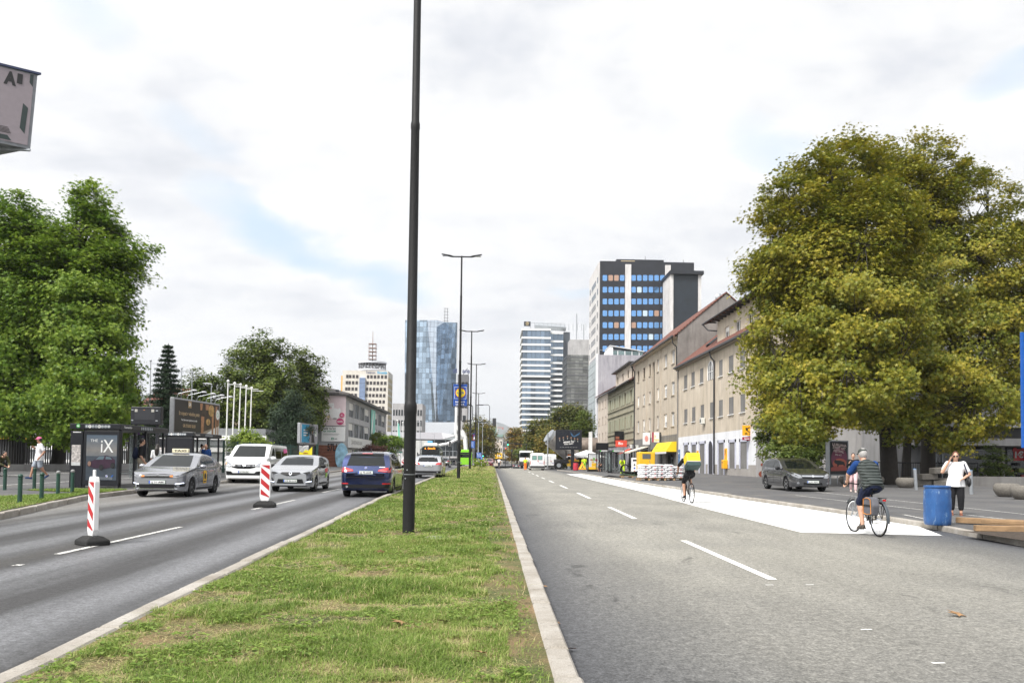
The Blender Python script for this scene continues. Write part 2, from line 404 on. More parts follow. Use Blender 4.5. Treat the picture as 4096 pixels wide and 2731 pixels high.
def fresh_white(b,v):
 g_=NOISE(v,30,4,.6);big_=NOISE(V('MULTIPLY',v,(1,.3,1)),.8,5,.6)
 c=MIX(1.0,RAMP(big_,(.3,(.62,.61,.58)),(.62,(.80,.80,.78))),RAMP(g_,(.3,.95),(.7,1.04)),'MULTIPLY')
 l.new(c,b.inputs['Base Color']);b.inputs['Roughness'].default_value=.75
def worn_white(b,v):
 g_=NOISE(v,26,6,.75);c=MIX(RAMP(g_,(.42,0.0),(.52,1.0)),(.07,.07,.07),(.62,.61,.58));l.new(c,b.inputs['Base Color']);b.inputs['Roughness'].default_value=.8
def plain_earth(b,v):
 a_=NOISE(v,.05,6,.6);l.new(RAMP(a_,(.3,(.07,.09,.04)),(.7,(.16,.15,.12))),b.inputs['Base Color']);b.inputs['Roughness'].default_value=.95
m_ra=ground_mat('new_asphalt',right_asphalt);m_la=ground_mat('worn_asphalt',left_asphalt);m_pv=ground_mat('pavement_asphalt',pavement)
m_gr=ground_mat('grass_soil',soil_grass);m_st=ground_mat('kerb_stone',stone);m_wh=ground_mat('fresh_white_paint',fresh_white)
m_ww=ground_mat('worn_white_line',worn_white);m_ea=ground_mat('earth',plain_earth)
mb=MB();R_=7900;N_=48
mb.add([(0,0,-1.9)]+[(R_*math.cos(2*PI*k/N_),R_*math.sin(2*PI*k/N_),-1.9)for k in range(N_)],[(0,1+k,1+(k+1)%N_)for k in range(N_)])
struct(mb.build('ground',m_ea))
lr=sheet('left_road',lambda Y:xlk(Y)-.05,lambda Y:xml(Y)+.05,z_left,m_la,nx=24)
at=lr.data.attributes.new('lane','FLOAT','POINT')
at.data.foreach_set('value',[xml(v.co.y)-v.co.x for v in lr.data.vertices])
sheet('right_road',lambda Y:XMR-.05 if Y<150 else-4-(Y-150)*.05,lambda Y:xrk(Y)+.05,z_right,m_ra,nx=16)
lpv=sheet('left_pavement',lambda Y:-75,lambda Y:xlk(Y)-.14,z_lpave,m_pv,nx=40)
sheet('right_pavement',lambda Y:xrk(Y)+.14,lambda Y:90,z_rpave,m_pv,nx=40)
med=sheet('median_soil',lambda Y:xml(Y)+.16,lambda Y:XMR-.16 if Y<120 else XMR-.16-(Y-120)*.045,lambda x,y:z_med(x,y)-.012,m_gr,[y for y in YS if y<160],nx=14)
def kerb(name,fx,zf,side,y0,y1,wd=.15,hgt=.115,step=1.0):
 """a row of stone blocks; side=+1: the pavement lies towards +x"""
 r=random.Random(len(name));mb=MB();y=y0
 while y<y1:
  L=step*r.uniform(.8,1.25)*(1 if y<60 else 3);ya,yb=y+.008,min(y+L-.010,y1);j=[r.uniform(-.008,.008)for _ in range(4)]
  xa,xb=fx(ya),fx(yb);h=hgt+j[0]
  za,zb_=zf(xa,ya),zf(xb,yb)
  A_=[(xa+j[1],ya,za-.1),(xa+side*wd,ya,za-.1),(xb+side*wd,yb,zb_-.1),(xb+j[1],yb,zb_-.1)]
  c=.018
  B_=[(xa+j[1],ya,za+h-c),(xa+side*wd,ya,za+h-c),(xb+side*wd,yb,zb_+h-c),(xb+j[1],yb,zb_+h-c)]
  T_=[(xa+j[1]+side*c,ya+c,za+h),(xa+side*(wd-c),ya+c,za+h),(xb+side*(wd-c),yb-c,zb_+h),(xb+j[1]+side*c,yb-c,zb_+h)]
  mb.add(A_+B_+T_,[(0,1,5,4),(1,2,6,5),(2,3,7,6),(3,0,4,7),(4,5,9,8),(5,6,10,9),(6,7,11,10),(7,4,8,11),(8,9,10,11)])
  y+=L
 return struct(mb.build(name,m_st,fix=True))
kerb('median_kerb',lambda Y:XMR,z_right,-1,-5,120,.17,.13,.82)
kerb('median_kerb',xml,z_left,1,-5,150,.17,.13,1.0)
kerb('pavement_kerb',xlk,z_left,-1,-5,160,.15,.14,1.0)
kerb('pavement_kerb',xrk,z_right,1,-5,112,.16,.12,1.0)
def strip(name,pts,wd,m,zf,lift=.006):
 mb=MB()
 for a,b in zip(pts,pts[1:]):
  a,b=Vector(a),Vector(b);k=max(1,int((b-a).length/2));s_=Vector((b.y-a.y,a.x-b.x,0)).normalized()*wd/2
  for i in range(k):
   p,q=a.lerp(b,i/k),a.lerp(b,(i+1)/k);c=[p-s_,p+s_,q+s_,q-s_]
   mb.quad([(v.x,v.y,zf(v.x,v.y)+lift)for v in c])
 return struct(mb.build(name,m,fix=True))
def pix(P,zf):return[on_z(x,y,zf)for x,y in P]
yd=9.75
for k in range(9):
 x0=3.36+.011*yd
 strip('lane_marking',[(x0,yd,0),(x0+.05,yd+4.75,0)],.12,m_wh,z_right);yd+=10.0
for a,b in(((226,2217),(723,2107)),((1008,2038),(1179,1999)),((1291,1969),(1360,1954)),((60,2263),(90,2257))):
 strip('lane_marking',pix([a,b],z_left),.11,m_ww,z_left)
for y in(48,57,66,76,88):strip('lane_marking',[(xml(y)-3.4,y,0),(xml(y+4)-3.4,y+4,0)],.11,m_ww,z_left)
for a,b in(((0,1941),(275,1925.6)),((28,1901.8),(276,1892))):
 P=pix([a,b],z_lpave);dv=P[1]-P[0];strip('cycle_path_line',[P[0]-dv*.5,P[1]+dv*5],.10,m_ww,z_lpave)
for a,b in(((3300,1971),(4096,2056)),((3300,1994),(4096,2085)),((3615,2058),(3700,2075))):
 P=pix([a,b],z_rpave);dv=P[1]-P[0];strip('pavement_line',[P[0]-dv*(.25 if b[0]>4000 else 0),P[1]+dv*(.3 if b[0]>4000 else 0)],.08,m_ww,z_rpave)
P_w=pix([(3204,2129),(2786,2025),(2577,1968),(2264,1895)],z_right)
tip=on_z(3790,2144,z_right);ys=[P_w[0].y+(P_w[-1].y-P_w[0].y)*i/30 for i in range(31)]
mb=MB();nx=6
for j,Y in enumerate(ys):
 a=xat(P_w,Y);b=xrk(Y)-.02
 for i in range(nx+1):
  x=a+(b-a)*i/nx;yy=Y+(tip.y-P_w[0].y)*i/nx*(1-j/30)**6
  if j==0 and i==nx:x=tip.x-.08
  mb.v.append((x,yy,zr(yy)+.005))
for j in range(30):
 for i in range(nx):q=j*(nx+1)+i;mb.f.append((q,q+1,q+nx+2,q+nx+1));mb.m.append(0)
struct(mb.build('white_lane_surface',m_wh))
for x,y in((3240,2338),(3467,2518),(3755,2652),(3078,2339)):
 p=on_z(x,y,z_right);strip('survey_mark',[(p.x-.05,p.y,0),(p.x+.05,p.y+.01,0)],.03,m_wh,z_right,.004)
def leafmat(name,ramp,trans=.35,rough=.55,attr='tint',spec=.3):
 global n,l
 m=bpy.data.materials.new(name);m.use_nodes=True;MATS[name]=m;n,l=nt(m)
 b=n['Principled BSDF'];out=n['Material Output'];at=n.new('ShaderNodeAttribute');at.attribute_name=attr
 c=RAMP(at.outputs['Fac'],*ramp);l.new(c,b.inputs['Base Color']);b.inputs['Roughness'].default_value=rough;b.inputs['Specular IOR Level'].default_value=spec
 t=n.new('ShaderNodeBsdfTranslucent');l.new(c,t.inputs['Color']);mx=n.new('ShaderNodeMixShader');mx.inputs[0].default_value=trans
 l.new(b.outputs[0],mx.inputs[1]);l.new(t.outputs[0],mx.inputs[2]);l.new(mx.outputs[0],out.inputs['Surface']);return m
def fast_mesh(name,V_,nper,tint,m,tpl_faces):
 """V_: (count, k, 3) vertices of identical little shapes; tpl_faces: faces of one shape"""
 cnt,k,_=V_.shape;me=bpy.data.meshes.new(name);me.vertices.add(cnt*k);me.vertices.foreach_set('co',V_.reshape(-1).astype(np.float32))
 lens=[len(f)for f in tpl_faces];flat=np.array([i for f in tpl_faces for i in f]);tot=len(flat)
 loops=(np.arange(cnt)[:,None]*k+flat[None,:]).reshape(-1)
 me.loops.add(cnt*tot);me.loops.foreach_set('vertex_index',loops.astype(np.int32))
 me.polygons.add(cnt*len(lens));st=np.concatenate([[0],np.cumsum(lens)[:-1]]);starts=(np.arange(cnt)[:,None]*tot+st[None,:]).reshape(-1)
 me.polygons.foreach_set('loop_start',starts.astype(np.int32))
 at=me.attributes.new('tint','FLOAT','POINT');at.data.foreach_set('value',np.repeat(tint,k).astype(np.float32))
 me.materials.append(m);me.update(calc_edges=True);me.validate();return me
m_grass=leafmat('grass_blades',((0,(.058,.118,.014)),(.35,(.145,.225,.034)),(.62,(.25,.325,.075)),(.78,(.36,.36,.14)),(1,(.54,.42,.24))),.3)
nr=np.random.default_rng(5)
def vnoise(x,y,s,seed):
 r_=np.random.default_rng(seed);g_=r_.random((64,64));x=x/s;y=y/s;xi=np.floor(x).astype(int);yi=np.floor(y).astype(int);fx=x-xi;fy=y-yi
 fx=fx*fx*(3-2*fx);fy=fy*fy*(3-2*fy);G=lambda a,b:g_[a%64,b%64]
 return(G(xi,yi)*(1-fx)+G(xi+1,yi)*fx)*(1-fy)+(G(xi,yi+1)*(1-fx)+G(xi+1,yi+1)*fx)*fy
def blades(name,x,y,zf,hgt,wid,tint,lay=None):
 c=len(x);z=np.array([zf(a,b)for a,b in zip(x,y)])-.012;an=nr.random(c)*2*PI;ln=nr.random(c)*1.5+.25;ln=ln if lay is None else np.where(lay,4.5+3*nr.random(c),ln);dx,dy=np.cos(an),np.sin(an)
 sx,sy=-dy,dx;V_=np.zeros((c,5,3))
 for k,(t,wf)in enumerate(((0,1),(.55,.8),(1,0))):
  px_=x+dx*hgt*ln*t*t*1.1;py_=y+dy*hgt*ln*t*t*1.1;pz=z+hgt*(t-np.minimum(.34*ln,.85)*t*t)
  if k<2:
   for e,sg in((0,-1),(1,1)):V_[:,2*k+e,0]=px_+sx*wid*wf*sg;V_[:,2*k+e,1]=py_+sy*wid*wf*sg;V_[:,2*k+e,2]=pz
  else:V_[:,4,0]=px_;V_[:,4,1]=py_;V_[:,4,2]=pz
 o=link(name,fast_mesh(name,V_,5,tint,m_grass,[(0,1,3,2),(2,3,4)]));return o
def median_blades():
 X_,Y_,H_,W_=[],[],[],[]
 for y0,y1,cnt,h,wd in((2.6,7,120000,.062,.0021),(7,13,110000,.066,.0030),(13,26,80000,.075,.006),(26,55,50000,.10,.011),(55,125,30000,.20,.024)):
  y=nr.random(cnt)*(y1-y0)+y0;a=np.array([xml(v)for v in y])+.19;b=np.where(y<120,XMR-.20,XMR-.2-(y-120)*.045)
  x=a+(b-a)*nr.random(cnt);dead=vnoise(x,y,.75,1)*.5+vnoise(x,y,.2,2)*.5;keep=nr.random(cnt)>np.clip((dead-.565)*7,0,.85)
  rim=np.minimum(b-x,10);keep&=~((rim<.46*vnoise(x,y,.6,9))&(nr.random(cnt)<.9))
  tuft=vnoise(x,y,.55,3);hh=h*(.35+1.1*tuft**2)*(.6+.9*nr.random(cnt))
  X_.append(x[keep]);Y_.append(y[keep]);H_.append(hh[keep]);W_.append(np.full(keep.sum(),wd)*(.7+.6*nr.random(keep.sum())))
 x,y,h,wd=map(np.concatenate,(X_,Y_,H_,W_));dry=vnoise(x,y,.75,1)*.5+vnoise(x,y,.2,2)*.5
 far_=np.clip((y-45)/30,0,1)*vnoise(x,y,2.5,4)*.5
 t=np.clip(.12+.34*nr.random(len(x))+.3*(vnoise(x,y,1.6,6)-.3)+far_+np.clip((dry-.38)*2.4,0,.6)*nr.random(len(x)),0,1)
 lay=(dry>.53)&(nr.random(len(x))<np.clip((dry-.50)*7,0,.85));h=np.where(lay,.014,h);t=np.where((nr.random(len(x))<.08)|lay,.72+.28*nr.random(len(x)),t)
 tag(blades('grass',x,y,z_med,h,wd,t,lay),'patchy green and straw grass growing on the median strip','grass',kind='stuff')
median_blades()
def broad():
 c=14000;y=2.6+22*nr.random(c)**1.6;a=np.array([xml(v)for v in y])+.22;x=a+(XMR-.24-a)*nr.random(c);k=(vnoise(x,y,.8,12)>.52)&(vnoise(x,y,.3,13)>.4);x,y=x[k],y[k];c=len(x)
 z=np.array([z_med(p,q)for p,q in zip(x,y)])+.012+.03*nr.random(c);s_=(.010+.016*nr.random(c))*(1+y/25);an=nr.random(c)*6.28;tp=np.array([(0,-1,0),(.7,.1,.35),(0,1.1,-.1),(-.7,.1,.35)]);ca,sa=np.cos(an),np.sin(an);V_=np.zeros((c,4,3));V_[:,:,0]=x[:,None]+s_[:,None]*(tp[:,0]*ca[:,None]-tp[:,1]*sa[:,None]);V_[:,:,1]=y[:,None]+s_[:,None]*(tp[:,0]*sa[:,None]+tp[:,1]*ca[:,None]);V_[:,:,2]=z[:,None]+s_[:,None]*tp[:,2]
 tag(link('clover',fast_mesh('clover',V_,4,.15+.45*nr.random(c),m_grass,[(0,1,2),(0,2,3)])),'low broad-leaved weeds spread through the median grass','weeds',kind='stuff')
broad()
P_v=[on_z(x,y,z_lpave)for x,y in((0,1987),(90,1960),(200,1952),(330,1955),(395,1972))]
vg=[Vector((-13.5,12,0)),Vector((-17,19,0))]+[p for p in P_v]
def verge():
 mb=MB();ys=[8+.7*i for i in range(32)]
 yend=max(p.y for p in P_v);ys=[y for y in ys if y<yend]
 L=lambda Y:min(xat(vg,Y),xlk(Y)-.3)
 o=sheet('verge_soil',L,lambda Y:xlk(Y)-.16,z_lpave,m_gr,ys,8,.012)
 cnt=42000;y=nr.random(cnt)*(ys[-1]-10)+10;a=np.array([L(v)for v in y]);b=np.array([xlk(v)for v in y])-.18;x=a+(b-a)*nr.random(cnt)
 t=np.clip(.25+.4*nr.random(cnt)+.2*(vnoise(x,y,1.2,8)-.5),0,1);h=.07*(.6+.8*nr.random(cnt))
 tag(blades('verge_grass',x,y,lambda p,q:z_lpave(p,q)+.01,h,np.full(cnt,.009),t),'short bright green grass round the bollards','grass',kind='stuff')
verge()

# vehicles
def paint(name,col,metal=.6,rough=.25):
 m=M(name,col,rough,metal,var=.03,scale=2,coat=1.0);return m
lamp_clear=M('clear_lamp',(.26,.27,.29),.10,.3,0,spec=.6,coat=.6)
lamp_red=M('red_lamp',(.42,.008,.01),.12,0,0,coat=1.0)
lamp_orange=M('orange_lamp',(.8,.25,.03),.2,0,0,coat=1.0)
drl=M('daylight_lamp',(.75,.82,1.0),.2,0,0,emit=1.2)
plate_w=M('plate_white',(.74,.75,.74),.4,var=.02);plate_g=M('plate_green',(.03,.16,.05),.4,var=0);ink=M('black_ink',(.01,.01,.012),.5,var=0)
eu_blue=M('plate_blue',(.01,.05,.45),.4,var=0)
seam=M('panel_gap',(.006,.006,.007),.7,var=0)
trim=M('grey_trim',(.022,.022,.024),.6,var=.05)
def smooth_prof(pts,us,wdw):
 xs=[p[0]for p in pts];zs=[p[1]for p in pts];k=9
 return sum(np.interp(us+wdw*(i/(k-1)-.5),xs,zs)for i in range(k))/k
def vehicle(name,label,cat,loc,rz,S,group=None):
 L,Wd,H,R=S['L'],S['W'],S['H'],S['R'];ax=(S['fo'],S['fo']+S['wb']);hw=Wd/2
 root=thing(name,label,cat,loc,rz,group)
 us=np.unique(np.concatenate([np.linspace(0,L,int(L/.075)),[.03,.07,L-.03,L-.07]]+[a+(R*1.13)*np.cos(np.linspace(0,PI,15))for a in ax]))
 us=us[(us>=0)&(us<=L)];sw=S.get('sw',.16)
 zt=smooth_prof(S['top'],us,sw);zb=smooth_prof(S['belt'],us,sw);wp=np.interp(us,[p[0]for p in S['plan']],[p[1]for p in S['plan']])*hw
 bot=np.interp(us,[0,.08,.3,L-.3,L-.08,L],[S.get('fb',.26),.21,.19,.21,.25,S.get('rb',.32)])
 tum=S.get('tum',.20);hood=S.get('hood',.05)
 verts,n_r=[],12;rings=[]
 for u,t,b,wv,z0 in zip(us,zt,zb,wp,bot):
  za=z0
  for a in ax:
   q=(R*1.13)**2-(u-a)**2
   if q>0:za=max(za,R+math.sqrt(q)*.98)
  b=min(b,t-.02);cab=max(0.0,min(1.0,(t-b-hood)/max(H-b,.1)));wr=wv*(1-tum*cab);wb_=wv*.985
  sill=max(za+.015,z0+.12);mid=max(sill+.01,b*.62+.05);sh=max(mid+.01,b-.09)
  P=[(0,z0),(wv*.70,z0),(wv*.72,max(za,z0)),(wv*.955,za),(wv*.985,sill),(wv,mid),(wv*.995,sh),(wb_,b),(wb_*.5+wr*.5+.012*cab,b*.48+(t-.07*(cab+.35))*.52),(wr-.02*cab,t-.05*(cab+.25)),(wr*.72,t-.012),(0,t)]
  rings.append(P)
 mb=MB();k=len(rings);m2=2*n_r-2
 for u,P in zip(us,rings):
  x=L/2-u;full=P+[(-y,z)for y,z in reversed(P[1:-1])]
  mb.v.extend([(x,y,z)for y,z in full])
 for i in range(k-1):
  for j in range(m2):q=i*m2;mb.f.append([q+j,q+(j+1)%m2,q+m2+(j+1)%m2,q+m2+j]);mb.m.append(0)
 mb.f.append(list(range(m2)));mb.m.append(0);mb.f.append([(k-1)*m2+j for j in reversed(range(m2))]);mb.m.append(0)
 body=mb.build('body',S['paint'],root,True,38,fix=True)
 bvh=BVHTree.FromPolygons([Vector(v)for v in mb.v],mb.f)
 def decal(nm,axis,poly,mats,off=.006,parent=root,grid=.09,flip=1,thick=0):
  bm=bmesh.new();bm.faces.new([bm.verts.new((a,b,0))for a,b in poly]);
  xs=[p[0]for p in poly];ys_=[p[1]for p in poly]
  for ax_,lo,hi in((0,min(xs),max(xs)),(1,min(ys_),max(ys_))):
   kk=int((hi-lo)/grid)
   for i in range(1,kk+1):
    nn=Vector((1,0,0))if ax_==0 else Vector((0,1,0))
    bmesh.ops.bisect_plane(bm,geom=bm.verts[:]+bm.edges[:]+bm.faces[:],plane_co=nn*(lo+(hi-lo)*i/(kk+1)),plane_no=nn)
  bmesh.ops.triangulate(bm,faces=bm.faces[:]);bm.verts.index_update();vs=[]
  for v in bm.verts:
   a,b=v.co.x,v.co.y
   if axis=='F':o,d=Vector((L,a,b)),Vector((-1,0,0))
   elif axis=='B':o,d=Vector((-L,a,b)),Vector((1,0,0))
   else:o,d=Vector((L/2-a,3*flip,b)),Vector((0,-flip,0))
   h=bvh.ray_cast(o,d)
   if h[0]is None:
    c=Vector((0,a,b))if axis in 'FB' else Vector((L/2-a,hw*flip,b))
    if axis=='F':c.x=L/2
    if axis=='B':c.x=-L/2
    h=bvh.find_nearest(c)
   nn=h[1]if h[1].dot(d)<0 else-h[1];vs.append(h[0]+(nn*.4-d*.6).normalized()*off)
  fs=[tuple(v.index for v in f.verts)for f in bm.faces];bm.free()
  if fs:
   a,b,c=(vs[i]for i in fs[0]);nn=(b-a).cross(c-a);want={'F':Vector((1,0,0)),'B':Vector((-1,0,0))}.get(axis,Vector((0,flip,0)))
   if nn.dot(want)<0:fs=[tuple(reversed(f))for f in fs]
  return MB().add(vs,fs).build(nm,mats,parent,True,60)
 for d in S['decals']:
  nm,axis,poly,m=d[:4];off=d[4]if len(d)>4 else .006;both=d[5]if len(d)>5 else True
  if axis=='S':
   for fl in((1,-1)if both else(S.get('one',1),)):decal(nm,'S',poly,m,off,flip=fl)
  elif both and min(p[0]for p in poly)>-.001 and nm not in('windscreen',):
   decal(nm,axis,poly,m,off);decal(nm,axis,[(-a,b)for a,b in reversed(poly)],m,off)
  else:decal(nm,axis,poly,m,off)
 for a in S.get('seams',[]):
  u0,z0,u1,z1=a
  dx,dz=u1-u0,z1-z0;q=math.hypot(dx,dz);nx_,nz_=-dz/q*.008,dx/q*.008
  for fl in(1,-1):decal('door_gap','S',[(u0-nx_,z0-nz_),(u1-nx_,z1-nz_),(u1+nx_,z1+nz_),(u0+nx_,z0+nz_)],seam,.003,flip=fl)
 rimm=S.get('rim',alloy);wm=None
 for a in ax:
  for s_ in(1,-1):
   tw=S.get('tw',.20);yo=np.interp(a,us,wp)*.985-.012
   if wm is None:
    ty=MB().lathe([(R*.60,-tw/2),(R*.93,-tw/2),(R,-tw/2+.03),(R,tw/2-.03),(R*.95,tw/2-.004),(R*.66,tw/2),(R*.62,tw/2-.03)],n=28,axis='y').mesh('tyre',rubber,True,40)
    rm=MB().lathe([(R*.62,tw/2-.004),(R*.665,tw/2-.002),(R*.66,tw/2-.02),(R*.60,tw/2-.05),(R*.57,tw/2-.07),(0,tw/2-.07)],n=28,axis='y',mi=1)
    sp=S.get('spokes',5)
    for q in range(sp):
     w0=2*PI*q/sp
     for dw in(-.13,.13):
      c0,c1=(R*.10,w0),(R*.63,w0+dw);p0=Vector((c0[0]*math.sin(c0[1]),tw/2-.022,c0[0]*math.cos(c0[1])));p1=Vector((c1[0]*math.sin(c1[1]),tw/2-.012,c1[0]*math.cos(c1[1])))
      rm.tube([p0,p1],[(.014+R*.03,.012),(.012+R*.05,.012)],6,0,side=(0,0,1)if abs(math.cos(w0))<.5 else(1,0,0))
    rm.lathe([(R*.17,tw/2-.05),(R*.17,tw/2-.008),(R*.14,tw/2),(0,tw/2)],n=14,axis='y')
    rm=rm.mesh('rim',[rimm,black],True,40);wm=(ty,rm)
   wh=bpy.data.objects.new('wheel',None);COL.objects.link(wh);wh.parent=root;wh.location=(L/2-a,s_*(yo-tw/2),R);wh.rotation_euler=(0,.4*a,0 if s_>0 else PI)
   link('tyre',wm[0],wh);link('rim',wm[1],wh)
 if 'mirror' in S:
  mu,mz,sz=S['mirror'];mp=S.get('mirror_paint',S['paint'])
  for s_ in(1,-1):
   y0=np.interp(mu,us,wp)*s_
   mm=MB().ell((L/2-mu,y0+s_*.13,mz),(.07*sz,.115*sz,.075*sz),12,8);mm.tube([(L/2-mu,y0*.96,mz-.05*sz),(L/2-mu,y0+s_*.08,mz-.03*sz)],.025*sz,6)
   mr=mm.build('mirror',mp,root,True,80)
 def plate(axis,z,txt,w=.52,h=.113,y=0.0,off=.02):
  sg=1 if axis=='F' else-1;o,d=Vector((sg*L,y,z)),Vector((-sg,0,0));hit=bvh.ray_cast(o,d)[0]
  x=hit.x+sg*off;mb_=MB().box(min(x,x-sg*.012),max(x,x-sg*.012),y-w/2,y+w/2,z-h/2,z+h/2);p=mb_.build('number_plate',plate_w,root)
  a_=Art((x,y-sg*w/2,z-h/2),(0,sg,0),(0,0,1));a_.lift=.002
  a_.rect(0,0,w,h,plate_g).rect(.008,.008,w-.008,h-.008,plate_w).rect(.01,.01,.048,h-.01,eu_blue)
  if txt:a_.text(txt,w/2+.02,h*.24,h*.52,ink,w*.78,.02)
  a_.build('plate_lettering',p)
 for q in S.get('plates',[]):plate(*q)
 root['body_len']=L
 return root,bvh,decal
def P4(a0,b0,a1,b1):return[(a0,b0),(a1,b0),(a1,b1),(a0,b1)]
PLAN=lambda L:[(0,.70),(.04,.80),(.12,.89),(.32,.965),(.8,1.0),(L-.8,1.0),(L-.28,.97),(L-.10,.90),(L-.03,.82),(L,.74)]
BOXPLAN=lambda L:[(0,.80),(.05,.88),(.15,.94),(.5,1.0),(L-.12,1.0),(L-.03,.975),(L,.95)]
def common(L,wb,fo,R,zsill=.3):return[]
silver=paint('silver_paint',(.30,.305,.33));greypaint=paint('dark_grey_metallic',(.075,.077,.083));whitepaint=paint('white_car_paint',(.74,.75,.75),0.0);navy=paint('dark_blue_metallic',(.004,.015,.075),.6)
midgrey=paint('grey_metallic',(.09,.093,.105));wine=paint('dark_red_paint',(.22,.015,.03));lightsilver=paint('light_silver_paint',(.40,.41,.43))
SEDAN=dict(L=4.43,W=1.75,H=1.47,R=.315,wb=2.65,fo=.83,paint=silver,mirror=(1.42,1.0,1.0),rim=M('dark_alloy',(.20,.20,.21),.3,.7,0),plan=PLAN(4.43),one=-1,top=[(0,.70),(.05,.76),(.22,.84),(1.12,.99),(1.95,1.39),(2.3,1.465),(2.7,1.47),(3.2,1.39),(3.95,1.10),(4.33,1.07),(4.43,.94)],belt=[(0,.64),(.2,.77),(1.1,.90),(3.0,.97),(3.9,1.0),(4.43,.90)],hood=.10,plates=[('F',.50,'LJ 31-ABE')],decals=[('windscreen','F',[(-.66,1.00),(.66,1.00),(.60,1.18),(.52,1.375),(-.52,1.375),(-.60,1.18)],carglass),('headlight','F',[(.46,.66),(.62,.65),(.80,.70),(.85,.79),(.74,.80),(.50,.725)],lamp_clear,.012),('indicator','F',P4(.40,.665,.50,.715),lamp_orange,.014),('grille','F',[(-.50,.635),(.50,.635),(.48,.74),(.2,.765),(-.2,.765),(-.48,.74)],black,.008),('grille_bar','F',[(-.46,.676),(-.06,.690),(0,.712),(.06,.690),(.46,.676),(.46,.682),(.07,.697),(0,.720),(-.07,.697),(-.46,.682)],chrome,.016),('grille_bar','F',[(-.46,.718),(-.07,.722),(0,.744),(.07,.722),(.46,.718),(.46,.724),(.08,.730),(0,.752),(-.08,.730),(-.46,.724)],chrome,.017),('lower_grille','F',[(-.54,.29),(.54,.29),(.58,.43),(-.58,.43)],black,.008),('fog_recess','F',[(.56,.33),(.80,.35),(.84,.47),(.60,.43)],black,.008),('daylight_strip','F',[(.58,.425),(.80,.46),(.79,.485),(.57,.45)],drl,.014),('fog_lamp','F',[(.66+.045*math.cos(k),.385+.045*math.sin(k))for k in np.linspace(0,5.6,9)],lamp_clear,.014),('bumper_chrome','F',[(-.62,.275),(.62,.275),(.66,.295),(-.66,.295)],chrome,.01),('side_window','S',[(1.52,.985),(2.40,1.0),(2.36,1.37),(2.12,1.36),(1.78,1.18)],carglass),('side_window','S',[(2.48,1.0),(3.25,1.03),(3.35,1.10),(3.16,1.25),(2.88,1.35),(2.46,1.37)],carglass),('door_handle','S',P4(2.22,.84,2.40,.87),chrome,.022),('door_handle','S',P4(3.10,.88,3.28,.91),chrome,.022),('tail_light','S',[(4.08,.82),(4.36,.82),(4.36,.98),(4.15,.95)],lamp_red,.01),('sill_trim','S',P4(1.30,.23,3.05,.29),trim,.012),('chrome_line','S',[(1.50,.965),(3.3,1.01),(3.3,1.025),(1.50,.98)],chrome,.012)],seams=[(1.35,.92,1.45,.35),(2.44,1.38,2.44,.32),(3.45,1.0,3.2,.62),(.30,.8,1.3,.93),(1.45,.34,3.0,.34)])
def place(px,py,zf):p=on_z(px,py,zf);return p
def heading_left(Y):a,b=xat(P_ml,Y-2),xat(P_ml,Y+2);return math.atan2(4,b-a)
tp=place(626,1987,z_left);taxi,tb,tdec=vehicle('taxi','silver taxi saloon with lit daylight strips stopping beside the bus shelter','taxi',(tp.x,tp.y+1.95,tp.z),-PI/2+.05,SEDAN)
sign=MB().prism([(-.08,-.28),(.08,-.28),(.08,.28),(-.08,.28)],1.465,1.61).build('roof_sign',M('taxi_cream',(.66,.60,.42),.4),taxi,bevel=.02)
a_=Art((.08,-.28,1.465),(0,1,0),(0,0,1));a_.text('TAXI',.28,.04,.075,ink,.42,.03);a_.build('roof_sign_lettering',sign)
a_=tdec('door_sticker','S',[(1.95,.42),(2.30,.42),(2.30,.86),(1.95,.86)],yellow,.008,flip=1);tdec('sticker_emblem','S',[(2.125+.11*math.cos(k),.66+.11*math.sin(k))for k in np.linspace(0,5.9,14)],ink,.012,parent=a_,flip=1)
tdec('sticker_lettering','S',P4(2.0,.46,2.25,.50),ink,.012,parent=a_,flip=1)
